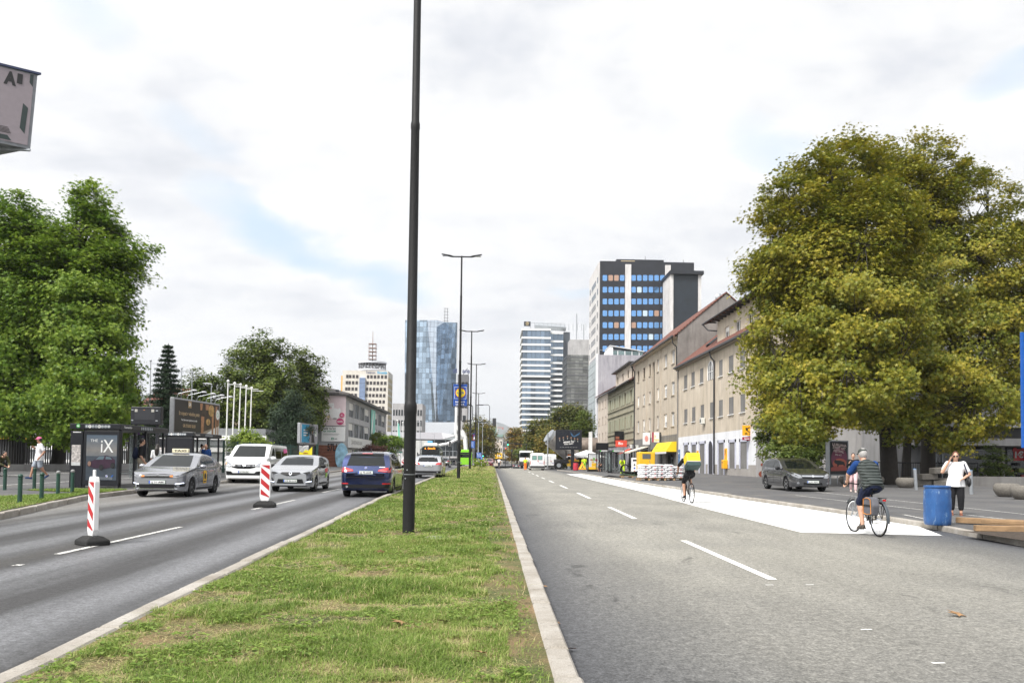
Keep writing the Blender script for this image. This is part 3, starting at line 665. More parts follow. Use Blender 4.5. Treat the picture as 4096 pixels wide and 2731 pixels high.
ESTATE=dict(L=4.52,W=1.75,H=1.50,R=.315,wb=2.70,fo=.92,paint=greypaint,mirror=(1.55,1.0,1.0),rim=M('hubcap_silver',(.45,.45,.46),.4,.4,0),spokes=8,plan=PLAN(4.52),tum=.19,mirror_paint=black,top=[(0,.66),(.06,.74),(.25,.82),(1.2,1.0),(2.05,1.40),(2.4,1.48),(2.9,1.50),(3.9,1.44),(4.12,1.34),(4.42,1.0),(4.52,.80)],belt=[(0,.60),(.25,.74),(1.2,.91),(4.1,1.0),(4.52,.78)],hood=.09,plates=[('F',.43,'LJ 81-RPC')],decals=[('windscreen','F',[(-.66,1.01),(.66,1.01),(.61,1.2),(.54,1.40),(-.54,1.40),(-.61,1.2)],carglass),('headlight','F',[(.46,.60),(.62,.58),(.80,.66),(.86,.82),(.78,.84),(.52,.71)],lamp_clear,.012),('grille','F',[(-.44,.58),(.44,.58),(.48,.70),(-.48,.70)],black,.008),('grille_bar','F',[(-.46,.655),(.46,.655),(.48,.70),(-.48,.70)],chrome,.014),('badge','F',[(.055*math.cos(k),.675+.05*math.sin(k))for k in np.linspace(0,5.9,14)],chrome,.022),('lower_grille','F',[(-.42,.30),(.42,.30),(.40,.40),(-.40,.40)],black,.008),('fog_lamp','F',[(.64+.05*math.cos(k),.38+.045*math.sin(k))for k in np.linspace(0,5.6,9)],lamp_clear,.012),('side_window','S',[(1.62,.99),(2.46,1.01),(2.44,1.39),(2.18,1.37),(1.85,1.18)],carglass),('side_window','S',[(2.54,1.01),(3.30,1.03),(3.26,1.39),(2.52,1.40)],carglass),('side_window','S',[(3.38,1.04),(4.08,1.07),(3.92,1.33),(3.34,1.38)],carglass),('door_handle','S',P4(2.28,.86,2.46,.89),greypaint,.03),('door_handle','S',P4(3.12,.90,3.30,.93),greypaint,.03),('side_strip','S',P4(1.45,.55,3.2,.585),trim,.012),('roof_rail','S',[(2.2,1.455),(3.9,1.41),(3.9,1.43),(2.2,1.475)],chrome,.03),('tail_light','S',[(4.28,.72),(4.46,.72),(4.40,1.02),(4.30,1.02)],lamp_red,.01)],seams=[(1.45,.93,1.52,.35),(2.50,1.40,2.50,.32),(3.34,1.38,3.30,.62),(.35,.78,1.4,.95),(1.5,.34,3.1,.34)])
vehicle('parked_car','dark grey estate car with silver hubcaps parked in front of the plane trees','car',(14.0,36.6,z_rpave(14.0,36.6)),-PI/2-.01,ESTATE)
MPV=dict(L=4.56,W=1.80,H=1.61,R=.335,wb=2.78,fo=.86,paint=navy,mirror=(1.55,1.06,1.0),mirror_paint=black,plan=PLAN(4.56),tum=.20,rb=.33,top=[(0,.70),(.06,.78),(.25,.86),(1.15,1.06),(2.0,1.50),(2.4,1.60),(2.9,1.61),(3.9,1.56),(4.22,1.47),(4.42,1.08),(4.50,.98),(4.56,.78)],belt=[(0,.62),(.25,.78),(1.2,.98),(4.1,1.07),(4.45,1.02),(4.56,.8)],hood=.09,plates=[('B',.86,'LJ 73-AHR')],decals=[('windscreen','F',[(-.66,1.05),(.66,1.05),(.56,1.5),(-.56,1.5)],carglass),('rear_window','B',[(-.66,1.09),(.66,1.09),(.61,1.30),(.55,1.45),(-.55,1.45),(-.61,1.30)],carglass,.006,False),('rear_spoiler','B',[(-.58,1.455),(.58,1.455),(.56,1.515),(-.56,1.515)],black,.03,False),('brake_strip','B',P4(-.18,1.49,.18,1.515),lamp_red,.04,False),('tail_light','B',[(.42,.90),(.84,.86),(.86,1.04),(.70,1.03),(.44,.96)],lamp_red,.014),('lamp_line','B',[(.48,.925),(.80,.90),(.80,.915),(.48,.94)],lamp_clear,.02),('plate_recess','B',[(-.36,.77),(.36,.77),(.33,.95),(-.33,.95)],navy,.004,False),('badge','B',[(.045*math.cos(k),1.02+.045*math.sin(k))for k in np.linspace(0,5.9,14)],lamp_clear,.014,False),('badge_centre','B',[(.026*math.cos(k),1.02+.026*math.sin(k))for k in np.linspace(0,5.9,12)],eu_blue,.018,False),('model_lettering','B',P4(-.66,1.035,-.46,1.06),chrome,.012,False),('bumper_diffuser','B',[(-.80,.33),(.80,.33),(.82,.45),(-.82,.45)],black,.012,False),('reflector','B',P4(.58,.46,.84,.50),lamp_red,.014),('exhaust','B',[(.62+.04*math.cos(k),.37+.04*math.sin(k))for k in np.linspace(0,5.6,9)],chrome,.02,False),('tailgate_gap','B',P4(-.74,.69,.74,.702),seam,.008,False),('wiper','B',[(-.32,1.10),(.10,1.13),(.10,1.15),(-.32,1.12)],black,.02,False),('side_window','S',[(1.65,1.05),(2.46,1.07),(2.44,1.48),(2.2,1.46),(1.85,1.24)],carglass),('side_window','S',[(2.54,1.07),(3.40,1.09),(3.36,1.49),(2.52,1.49)],carglass),('side_window','S',[(3.48,1.10),(4.08,1.14),(3.98,1.40),(3.45,1.48)],carglass),('window_chrome','S',[(1.6,1.035),(4.1,1.10),(4.1,1.115),(1.6,1.05)],chrome,.012),('door_handle','S',P4(2.3,.92,2.5,.95),chrome,.03),('door_handle','S',P4(3.2,.95,3.4,.98),chrome,.03),('sill_trim','S',P4(1.3,.25,3.2,.33),black,.012)],seams=[(1.45,.98,1.52,.36),(2.50,1.48,2.50,.36),(3.44,1.48,3.40,.66),(1.5,.38,3.2,.38)])
p=place(1462,1988,z_left);mpv,mbv,mdec=vehicle('blue_car','dark blue family car driving away beside the median','car',(p.x,p.y+2.05,p.z),heading_left(32),MPV)
MB().tube([(-.95,0,1.60),(-1.1,0,1.72)],[(.05,.02),(.012,.008)],8).build('roof_antenna',navy,mpv,True)
HATCH=dict(L=4.06,W=1.73,H=1.45,R=.305,wb=2.59,fo=.82,paint=lightsilver,mirror=(1.38,.99,1.0),mirror_paint=black,rim=M('hubcap_silver',(.45,.45,.46),.4,.4,0),spokes=7,plan=PLAN(4.06),tum=.21,top=[(0,.66),(.06,.76),(.25,.87),(1.05,1.02),(1.8,1.36),(2.15,1.44),(2.6,1.45),(3.4,1.37),(3.75,1.22),(3.98,.98),(4.06,.78)],belt=[(0,.62),(.25,.80),(1.0,.93),(2.5,.98),(3.6,1.06),(4.06,.8)],hood=.09,plates=[('F',.43,'CE EV-219')],decals=[('windscreen','F',[(-.64,1.03),(.64,1.03),(.59,1.2),(.51,1.365),(-.51,1.365),(-.59,1.2)],carglass),('headlight','F',[(.36,.72),(.58,.66),(.78,.69),(.84,.80),(.76,.83),(.55,.78)],lamp_clear,.012),('headlight_core','F',[(.46,.72),(.62,.68),(.72,.72),(.74,.79),(.58,.76)],black,.016),('grille','F',[(-.40,.70),(-.12,.62),(.12,.62),(.40,.70),(.34,.76),(-.34,.76)],black,.01),('badge','F',[(0,.62),(.065,.71),(0,.80),(-.065,.71)],chrome,.022),('badge_hollow','F',[(0,.665),(.034,.71),(0,.755),(-.034,.71)],black,.026),('lower_grille','F',[(-.52,.33),(.52,.33),(.46,.50),(-.46,.50)],black,.01),('fog_recess','F',[(.60,.36),(.80,.38),(.82,.56),(.66,.53)],black,.01),('fog_lamp','F',[(.72+.04*math.cos(k),.48+.04*math.sin(k))for k in np.linspace(0,5.6,9)],lamp_clear,.015),('daylight_strip','F',[(.60,.38),(.78,.40),(.78,.425),(.60,.405)],drl,.016),('side_window','S',[(1.50,1.01),(2.30,1.03),(2.27,1.34),(2.0,1.33),(1.72,1.19)],carglass),('side_window','S',[(2.38,1.04),(3.10,1.10),(3.05,1.27),(2.36,1.35)],carglass),('door_handle','S',P4(2.05,.88,2.22,.91),lightsilver,.03),('side_trim','S',P4(1.3,.27,2.9,.34),black,.012),('tail_light','S',[(3.72,.84),(3.96,.86),(3.92,1.03),(3.78,1.01)],lamp_red,.012),('red_decal','S',[(2.55,.72),(3.10,.76),(3.10,.92),(2.55,.88)],M('red_decal',(.55,.03,.05),.4,var=0),.01),('green_decal','S',[(2.62,.50),(3.02,.54),(3.02,.72),(2.62,.68)],M('green_decal',(.25,.48,.03),.4,var=0),.01),('door_lettering','S',P4(1.75,.62,2.15,.70),M('grey_letter',(.14,.14,.15),.5,var=0),.008)],seams=[(1.28,.93,1.36,.34),(2.34,1.36,2.32,.34),(3.2,1.1,2.98,.62),(.3,.82,1.2,.96)])
p=place(1160,1966,z_left);hatch,hbv,hdec=vehicle('hatchback','light silver hatchback with red and green door stickers behind the second beacon','car',(p.x,p.y+1.8,p.z),heading_left(36)+PI+.02,HATCH)
def van_spec(L,W,H,pnt,R=.33,windows=True):
 return dict(L=L,W=W,H=H,R=R,wb=L*.60,fo=L*.19,paint=pnt,mirror=(1.12,1.22,1.5),plan=BOXPLAN(L),tum=.10,sw=.2,mirror_paint=pnt,top=[(0,.80),(.05,.95),(.2,1.08),(.75,1.26),(1.55,H-.08),(1.95,H),(L-.2,H-.02),(L-.06,H-.10),(L,H-.5)],belt=[(0,.75),(.2,.98),(.8,1.15),(L-.1,1.18),(L,1.15)],hood=.10)
VAN=van_spec(5.0,1.96,1.97,whitepaint,.335);VAN.update(plates=[('F',.56,'KP PG-525')],decals=[('windscreen','F',[(-.80,1.29),(.80,1.29),(.74,1.55),(.68,1.85),(-.68,1.85),(-.74,1.55)],carglass),('headlight','F',[(.56,.82),(.74,.80),(.90,.90),(.93,1.06),(.84,1.07),(.60,.93)],lamp_clear,.012),('indicator','F',[(.84,.92),(.92,.95),(.93,1.05),(.86,1.04)],lamp_orange,.018),('grille','F',[(-.56,.78),(-.3,.72),(.3,.72),(.56,.78),(.54,.93),(-.54,.93)],black,.01),('grille_bar','F',[(-.52,.80),(.52,.80),(.52,.815),(-.52,.815)],chrome,.018),('grille_bar','F',[(-.52,.85),(.52,.85),(.52,.865),(-.52,.865)],chrome,.018),('badge','F',[(0,.78),(.085,.89),(0,1.0),(-.085,.89)],chrome,.026),('badge_hollow','F',[(0,.83),(.045,.89),(0,.95),(-.045,.89)],whitepaint,.03),('lower_grille','F',[(-.84,.40),(.84,.40),(.86,.60),(.60,.58),(.52,.50),(-.52,.50),(-.60,.58),(-.86,.60)],black,.01),('bonnet_lettering','F',[(-.10,1.10),(.45,1.10),(.45,1.14),(-.10,1.14)],M('pale_grey',(.55,.56,.58),.5,var=0),.006,False),('side_window','S',[(1.30,1.20),(2.10,1.22),(2.08,1.76),(1.86,1.74),(1.50,1.45)],carglass),('side_window','S',P4(2.25,1.22,3.45,1.76),carglass),('side_window','S',P4(3.55,1.22,4.75,1.76),carglass),('pink_decal','S',[(4.0,1.5),(4.75,1.55),(4.75,1.74),(4.0,1.72)],M('pink_decal',(.75,.08,.32),.4,var=0),.012),('door_handle','S',P4(1.95,.98,2.15,1.02),black,.03)],seams=[(1.2,1.2,1.25,.40),(2.18,1.8,2.18,.36),(3.5,1.8,3.5,.36),(2.2,1.12,4.8,1.12)])
p=place(975,1932,z_left);van,vb,vdec=vehicle('minibus','white minibus with round bonnet lettering waiting behind the taxi','van',(p.x,p.y+2.3,p.z),heading_left(44)+PI+.01,VAN)
def rear_decals(W,zl_,zt_,zlamp,pnt):
 k=W/1.8
 return[('rear_window','B',[(-.64*k,zl_),(.64*k,zl_),(.54*k,zt_),(-.54*k,zt_)],carglass,.006,False),('tail_light','B',[(.46*k,zlamp-.06),(.85*k,zlamp-.07),(.86*k,zlamp+.09),(.56*k,zlamp+.06)],lamp_red,.014),('bumper','B',[(-.80*k,.34),(.80*k,.34),(.82*k,.48),(-.82*k,.48)],black,.012,False),('badge','B',[(.05*math.cos(q),zlamp+.08+.05*math.sin(q))for q in np.linspace(0,5.9,12)],chrome,.014,False),('exhaust','B',[(-.6*k+.05*math.cos(q),.40+.04*math.sin(q))for q in np.linspace(0,5.6,9)],chrome,.02,False)]
def wagon(pnt,txt,L=4.78,H=1.50):
 S=dict(ESTATE);S.update(L=L,W=1.84,H=H,R=.33,wb=2.75,fo=.95,paint=pnt,rim=alloy,spokes=5,plan=PLAN(L),plates=[('B',.80,txt)],mirror_paint=pnt,top=[(0,.66),(.06,.74),(.25,.84),(1.3,1.0),(2.15,1.40),(2.5,H-.02),(3.0,H),(4.1,H-.06),(4.45,H-.16),(L-.12,1.06),(L-.05,.98),(L,.80)],belt=[(0,.60),(.25,.74),(1.2,.93),(4.4,1.03),(L,.8)])
 S['decals']=[d for d in ESTATE['decals']if d[0]in('windscreen','side_window','headlight','roof_rail','door_handle')]+rear_decals(1.84,1.06,H-.15,.94,pnt);S['decals']=[(*d[:3],pnt,*d[4:])if d[0]=='door_handle' else d for d in S['decals']]
 return S
def rearcar(px,py,S,name,label,zadd=0.0,cat='car',group='cars queuing away from the camera'):
 p=place(px,py,z_left);return vehicle(name,label,cat,(p.x,p.y+S['L']/2-.5,p.z),heading_left(min(p.y,130)),S,group)
rearcar(1712,1912,wagon(lightsilver,'LJ 96-MMA'),'estate_car','silver estate car driving away just past the thick lamp post')
rearcar(1774,1869,wagon(midgrey,'KR DS-716',4.9,1.48),'estate_car','mid grey estate car with wide red lamps ahead of the silver estate')
S=wagon(lightsilver,'',4.5,1.62);rearcar(1812,1861,S,'estate_car','taller pale silver car third in the queue beside the bus')
S=wagon(greypaint,'',4.6,1.60);rearcar(1842,1858,S,'estate_car','dark grey car fourth in the queue by the tall grass')
S=dict(HATCH);S.update(plates=[],decals=[d for d in HATCH['decals']if d[0]in('windscreen','side_window')]+rear_decals(1.73,1.02,1.32,.92,lightsilver));rearcar(1868,1855,S,'hatchback','small pale silver hatchback with red lamps beside the green bus')
S=dict(HATCH);S.update(paint=wine,mirror_paint=wine,L=3.8,plates=[('F',.45,'KR MJ-313')],decals=[d for d in HATCH['decals']if d[0]not in('red_decal','green_decal','door_lettering','daylight_strip','fog_recess','fog_lamp')])
p=on_z(1958,1868.5,z_right);vehicle('red_car','small dark red car coming towards the camera at the road crest','car',(-.55,127,.30),-PI/2-.03,S)
def farcar(x,y,z,pnt,label,back=True):
 S=dict(HATCH);S.update(paint=pnt,mirror_paint=pnt,plates=[('B' if back else 'F',.8 if back else .43,'')],decals=[d for d in HATCH['decals']if d[0]in('windscreen','side_window','headlight','grille')]+rear_decals(1.73,1.02,1.32,.92,pnt))
 return vehicle('car',label,'car',(x,y,z),PI/2 if back else-PI/2,S,'cars in the underpass road')
farcar(6.0,196,zr(196),greypaint,'dark car in the road beyond the crest, left of the striped lanes')
farcar(8.6,172,zr(172)-.15,lightsilver,'pale silver car half hidden just behind the road crest')
farcar(10.2,205,zr(205),paint('pale_green_paint',(.45,.55,.47)),'pale green car under the low bridge')
farcar(12.3,176,zr(176),whitepaint,'white car near the truck beyond the crest',False)
MASTER=van_spec(5.5,2.07,2.45,whitepaint,.34)
def works_van(x,y,z,rz,label,win):
 S=dict(MASTER);D_=[('tail_light','B',P4(.90,.82,1.02,1.32),lamp_red,.012),('bumper','B',[(-1.0,.34),(1.0,.34),(1.02,.62),(-1.02,.62)],trim,.03,False),('door_gap','B',P4(-.008,.64,.008,2.30),seam,.006,False),('door_handle','B',P4(-.30,1.18,-.06,1.22),black,.02,False),('logo_strip','B',P4(-.82,.92,-.18,1.0),M('company_purple',(.10,.06,.25),.5,var=0),.012,False),('logo_flag','B',[(-.30,1.28),(-.05,1.28),(-.05,1.42)],M('red_decal',(.55,.03,.05),.4,var=0),.012,False),('side_window','S',[(1.30,1.25),(2.0,1.27),(2.0,1.80),(1.80,1.78),(1.45,1.45)],carglass),('windscreen','F',[(-.80,1.3),(.80,1.3),(.7,2.2),(-.7,2.2)],carglass)]
 if win:D_+=[('rear_window','B',[(.08,1.45),(.72,1.45),(.72,2.05),(.08,2.05)],black,.01),('rear_pane','B',[(.13,1.50),(.67,1.50),(.67,2.0),(.13,2.0)],M('green_tint_glass',(.16,.30,.27),.08,0,0),.016)]
 S.update(decals=D_,plates=[('B',1.05,'',.5,.12,.42)],mirror=(1.2,1.5,1.4));return vehicle('works_van',label,'van',(x,y,z),rz,S,'white works vans parked on the road')
p=on_z(2150,1880,z_right);works_van(p.x-.05,p.y+2.2,p.z,PI/2-.01,'white works van with two green tinted rear windows',True)
p=on_z(2204,1876.5,z_right);works_van(p.x-.15,p.y+3.2,p.z,PI/2+.02,'white works van without rear windows beside the road roller',False)
S=van_spec(4.4,1.83,1.82,greypaint,.32);S.update(decals=[('rear_window','B',[(-.70,1.12),(.70,1.12),(.64,1.62),(-.64,1.62)],carglass,.006,False),('tail_light','B',P4(.78,.72,.90,1.22),lamp_red,.012),('bumper','B',P4(-.84,.35,.84,.58),black,.02,False),('badge','B',[(.07*math.cos(q),1.0+.06*math.sin(q))for q in np.linspace(0,5.9,12)],chrome,.014,False),('side_window','S',P4(1.4,1.15,2.1,1.6),carglass)],plates=[('B',.80,'')])
p=on_z(1345,1852,z_lpave);vehicle('grey_van','dark grey small van parked against the graffiti brick wall','van',(p.x,p.y+1.5,p.z),PI/2-.05,S)
def bus(px,py,facing,label,body_m,roof_m,glass_h,sign_txt,W=2.5,L=11.5,H=2.95,zf=z_left,Y=None):
 p=on_y(px,py,Y);p.z=zf(p.x,Y);root=thing('city_bus',label,'bus',(p.x,p.y,p.z),facing);mb=MB()
 prof=[(-W/2,.32),(W/2,.32),(W/2,2.5),(W/2-.12,H-.08),(W/2-.3,H),(-W/2+.3,H),(-W/2+.12,H-.08),(-W/2,2.5)]
 mb.extrude([(0,y,z)for y,z in prof],(-L,0,0));mb.build('body',body_m,root,bevel=.06,fix=True)
 MB().box(-L*.7,-.4,-W/2+.35,W/2-.35,H-.02,H+.42).build('roof_tanks',roof_m,root,bevel=.12)
 f=.012
 MB().box(0,f,-W/2+.12,W/2-.12,glass_h,2.42).build('windscreen',carglass,root)
 s_=MB().box(0,f+.004,-W/2+.2,W/2-.2,2.46,2.80).build('destination_display',black,root)
 a_=Art((f+.004,-W/2+.2,2.46),(0,1,0),(0,0,1));am=M('amber_led',(1.0,.28,.02),.5,var=0,emit=1.3)
 if sign_txt:a_.text(sign_txt[0],.32,.06,.22,am,None,.02);a_.text(sign_txt[1],1.15,.07,.19,am,1.0,.02)
 if a_.mats:a_.build('display_lettering',s_)
 for sg in(1,-1):
  MB().box(-L+.3,-.5,sg*W/2-.006,sg*W/2+.006,1.05,2.35).build('side_window',carglass,root)
  MB().box(0,.02,sg*.95-.2,sg*.95+.2,.62,.82).build('headlight',lamp_clear,root)
  for x in(-2.6,-8.4):MB().cyl((x,sg*(W/2-.28),.48),(x,sg*(W/2+.01),.48),.48,n=22).build('wheel',rubber,root,True)
  MB().tube([(0,sg*(W/2-.1),2.6),(.3,sg*(W/2+.12),2.5),(.3,sg*(W/2+.14),2.05)],.05,6).build('mirror',black,root)
 return root
bus(1722,1850,-PI/2+.03,'white and dark city bus with orange destination display behind the queue',M('bus_dark',(.03,.05,.045),.3),white,.95,('6','ČRNUČE'),Y=108)
gb=M('lime_green_paint',(.22,.55,.02),.35)
root=bus(1866,1850,-PI/2,'lime green city bus between the second and third lamp posts',gb,gb,1.75,None,Y=160)
root.location.x-=.2

# people and bicycles
skin=M('skin',(.50,.29,.20),.55,var=.08);skin_tan=M('tanned_skin',(.36,.19,.12),.55,var=.08)
def cloth(name,col,var=.15):return M(name,col,.85,0,var,9,.35,16,.2)
hair_d=M('dark_hair',(.018,.012,.009),.5,var=.3,scale=60);hair_b=M('auburn_hair',(.11,.04,.02),.5,var=.3,scale=60);hair_g=M('grey_hair',(.32,.31,.30),.6,var=.2,scale=60)
def fuse(mb,name,m,parent,vox=.012,smooth_it=4):
 o=mb.build(name,m,parent,True,180);r=o.modifiers.new('r','REMESH');r.mode='VOXEL';r.voxel_size=vox;r.use_smooth_shade=True
 s=o.modifiers.new('s','SMOOTH');s.iterations=smooth_it;s.factor=.5
 return applied(o)
STAND=dict(pelvis=(0,0,.525),waist=(.005,0,.615),chest=(0,0,.725),neck=(-.01,0,.83),head=(.012,0,.925),sh=(-.005,.108,.805),el=(-.025,.135,.635),wr=(.035,.135,.495),hip=(0,.052,.515),kn=(.015,.055,.285),an=(-.012,.055,.045))
def person(label,loc,rz,h,pose=None,top=None,sleeve=.45,legs=None,leglen=1.0,shoes=black,hairm=hair_d,hair='short',sk=skin,fat=1.0,extras=None,look=0.0,vox=.012,cat='person',group=None,hem=0.0,absolute=False,footdir=None):
 root=thing('person',label,cat,loc,rz,group);J={}
 src=dict(STAND);
 for k in list(src):J[k]=Vector(src[k])*h
 for k in('sh','el','wr','hip','kn','an'):
  J[k+'L']=J[k].copy();J[k+'R']=Vector((J[k].x,-J[k].y,J[k].z))
 for k,v in(pose or{}).items():J[k]=Vector(v)*(1 if absolute else h)
 def tors(mb,g,z0=0.0):
  yax=(J['shL']-J['shR']).normalized()
  low=J['pelvis']-(J['waist']-J['pelvis']).normalized()*(.03*h+z0)
  pts=[low,J['pelvis'],J['waist'],J['chest'],J['chest'].lerp(J['neck'],.55),J['neck']]
  rr=[(.082*fat,.060*fat)if z0<=0 else(.112*fat,.088*fat),(.094*fat+(.012 if z0>0 else 0),.068*fat+(.016 if z0>0 else 0))if z0>0 else(.094*fat,.068*fat),(.082*fat,.060*fat),(.096*fat,.066*fat),(.088,.054),(.036,.036)]
  mb.tube(pts,[(a*h+g,b*h+g)for a,b in rr],16,side=yax)
 def limb(mb,a,b,r0,r1,t=1.0,g=0.0):
  a,b=J[a],J[b];e=a.lerp(b,t);mb.capsule(a,e,r0*h+g,(r0+(r1-r0)*t)*h+g,10)
 mb=MB();tors(mb,0)
 hd=J['head'];fw=Vector((math.cos(look),math.sin(look),0));up=(hd-J['neck']).normalized();up=(up*.35+Vector((0,0,1))*.65).normalized();fw=(fw-up*fw.dot(up)).normalized();lf=up.cross(fw)
 Rm=Matrix((fw,lf,up)).transposed()
 mb.capsule(J['neck']-up*.02*h,hd-up*.03*h,.034*h,.030*h)
 mb.ell(hd,(.052*h,.043*h,.068*h),16,12,rot=Rm);mb.ell(hd+fw*.02*h-up*.035*h,(.030*h,.030*h,.030*h),12,8,rot=Rm)
 mb.ell(hd+fw*.052*h-up*.008*h,(.012*h,.008*h,.016*h),8,6,rot=Rm);mb.ell(hd+fw*.046*h-up*.034*h,(.008*h,.016*h,.006*h),8,6,rot=Rm)
 for s_ in(1,-1):mb.ell(hd+lf*s_*.044*h-up*.006*h,(.010*h,.006*h,.018*h),8,6,rot=Rm)
 for s_ in 'LR':
  sg=1 if s_=='L' else-1
  mb.capsule(J['neck']-Vector((0,0,.02*h)),J['sh'+s_],.028*h,.034*h)
  limb(mb,'sh'+s_,'el'+s_,.032*fat,.023*fat);limb(mb,'el'+s_,'wr'+s_,.024*fat,.0155)
  d=(J['wr'+s_]-J['el'+s_]).normalized();g_=J.get('grip'+s_);
  if g_ is not None:d=(d+Vector(g_).normalized()).normalized()
  sid=Vector((1,0,0))-d*d.x;sid=(sid if sid.length>.2 else Vector((0,0,1))-d*d.z).normalized();nrm=d.cross(sid);pc=J['wr'+s_]+d*.030*h
  mb.tube([J['wr'+s_],pc,pc+d*.024*h],[(.016*h,.011*h),(.023*h,.012*h),(.022*h,.010*h)],10,side=sid)
  for q,L_ in zip((-1.5,-.5,.5,1.5),(.036,.043,.046,.040)):
   b0=pc+d*.022*h+sid*q*.0115*h;cu=nrm*sg*-.35;b1=b0+(d+cu*.4).normalized()*L_*.5*h;b2=b1+(d+cu*1.8).normalized()*L_*.5*h
   mb.capsule(b0,b1,.0052*h,.0048*h,6);mb.capsule(b1,b2,.0048*h,.004*h,6)
  t0=pc-d*.012*h+sid*.020*h;mb.capsule(t0,t0+(d*.6+sid*.7).normalized()*.034*h,.0065*h,.005*h,6)
  limb(mb,'hip'+s_,'kn'+s_,.052*fat,.033*fat);limb(mb,'kn'+s_,'an'+s_,.034*fat,.021)
  kc=J['kn'+s_].lerp(J['an'+s_],.3);mb.ell(kc-Vector((.010*h,0,0)),(.030*h,.027*h,.06*h),8,8)
  f_=Vector((1,0,-.12))if footdir is None else Vector(footdir[s_]);f_.normalize();a=J['an'+s_]
  mb.capsule(a-Vector((0,0,.02*h))-f_*.012*h,a+f_*.085*h-Vector((0,0,.026*h)),.020*h,.017*h)
 fuse(mb,'body',sk,root,vox)
 eb=MB()
 for s_ in(1,-1):eb.ell(hd+fw*.046*h+lf*s_*.017*h+up*.006*h,(.006*h,.007*h,.0045*h),8,6,rot=Rm)
 eb.build('eyes',black,root,True)
 if top is not None:
  mb=MB();tors(mb,.010,hem*h)
  for s_ in 'LR':
   mb.capsule(J['neck'].lerp(J['sh'+s_],.35)-Vector((0,0,.012*h)),J['sh'+s_],.030*h,.036*h+.01)
   if sleeve>0:limb(mb,'sh'+s_,'el'+s_,.034*fat,.028*fat,min(1,sleeve*2),.010)
   if sleeve>.5:limb(mb,'el'+s_,'wr'+s_,.028*fat,.021,(sleeve-.5)*2,.008)
  fuse(mb,'top',top,root,vox)
 if legs is not None:
  mb=MB();low=J['pelvis'];yax=(J['hipL']-J['hipR']).normalized()
  mb.tube([low-Vector((0,0,.03*h)),low,low.lerp(J['waist'],.75)],[(.090*fat*h,.066*fat*h),(.102*fat*h,.075*fat*h),(.086*fat*h+.008,.064*fat*h+.008)],16,side=yax)
  for s_ in 'LR':
   limb(mb,'hip'+s_,'kn'+s_,.056*fat,.041*fat,min(1,leglen*2),.010)
   if leglen>.5:limb(mb,'kn'+s_,'an'+s_,.041*fat,.031,(leglen-.5)*2,.008)
  fuse(mb,'trousers',legs,root,vox)
 if shoes is not None:
  for s_ in 'LR':
   f_=Vector((1,0,-.12))if footdir is None else Vector(footdir[s_]);f_.normalize();a=J['an'+s_];mb=MB()
   mb.capsule(a-Vector((0,0,.020*h))-f_*.018*h,a+f_*.088*h-Vector((0,0,.027*h)),.025*h,.021*h);mb.obox(a+f_*.035*h-Vector((0,0,.041*h)),f_,f_.cross(Vector((0,0,1)))*-1,(0,0,1),(.15*h,.046*h,.012*h))
   fuse(mb,'shoe',shoes,root,.01,3)
 if hairm is not None and hair:
  mb=MB()
  if hair!='bald':mb.ell(hd-fw*.012*h+up*.014*h,(.053*h,.049*h,.066*h),16,12,rot=Rm)
  else:mb.ell(hd-fw*.022*h-up*.012*h,(.038*h,.047*h,.036*h),14,10,rot=Rm)
  if hair=='long':mb.tube([hd-fw*.02*h+up*.02*h,hd-fw*.055*h-up*.07*h,hd-fw*.060*h-up*.17*h,hd-fw*.055*h-up*.24*h],[(.05*h,.04*h),(.060*h,.035*h),(.055*h,.028*h),(.03*h,.012*h)],12,side=lf)
  if hair=='bob':mb.ell(hd-fw*.018*h-up*.012*h,(.046*h,.056*h,.062*h),14,10,rot=Rm)
  if hair=='bun':mb.ell(hd-fw*.07*h+up*.02*h,(.025*h,)*3,10,8)
  fuse(mb,'hair',hairm,root,.012,3)
 if extras:extras(root,J,hd,fw,lf,up,Rm,h)
 return root,J,(hd,fw,lf,up,Rm)
def shades(root,J,hd,fw,lf,up,Rm,h):
 mb=MB()
 for s_ in(1,-1):
  mb.ell(hd+fw*.052*h+lf*s_*.018*h+up*.006*h,(.006*h,.017*h,.013*h),10,8,rot=Rm);mb.tube([hd+fw*.05*h+lf*s_*.034*h+up*.008*h,hd+lf*s_*.047*h+up*.006*h],.003*h,5)
 mb.build('sunglasses',glass,root,True)
def cap_of(m,name='cap',brim=True):
 def f(root,J,hd,fw,lf,up,Rm,h):
  mb=MB().ell(hd+up*.032*h-fw*.004*h,(.058*h,.051*h,.046*h),16,10,rot=Rm)
  if brim:mb.ell(hd+fw*.066*h+up*.026*h,(.040*h,.040*h,.006*h),12,6,rot=Rm)
  fuse(mb,name,m,root,.010,2)
 return f
def both(*fs):
 def f(*a):
  for q in fs:q(*a)
 return f
def backpack(label,loc,rz,m,h=1.8,z=.70,name='backpack',cat='backpack'):
 root=thing(name,label,cat,loc,rz);mb=MB().ell((-.20,0,z*h),(.11,.15,.24),14,10);mb.ell((-.25,0,(z-.05)*h),(.08,.12,.12),12,8);fuse(mb,'bag_body',m,root,.015,3)
 mb=MB()
 for s_ in(1,-1):mb.tube([(-.12,s_*.09,.82*h),(.06,s_*.11,.835*h),(.135,s_*.12,.76*h),(.10,s_*.14,.68*h),(-.10,s_*.14,.62*h)],(.018,.006),6)
 mb.build('strap',m,root,True);return root
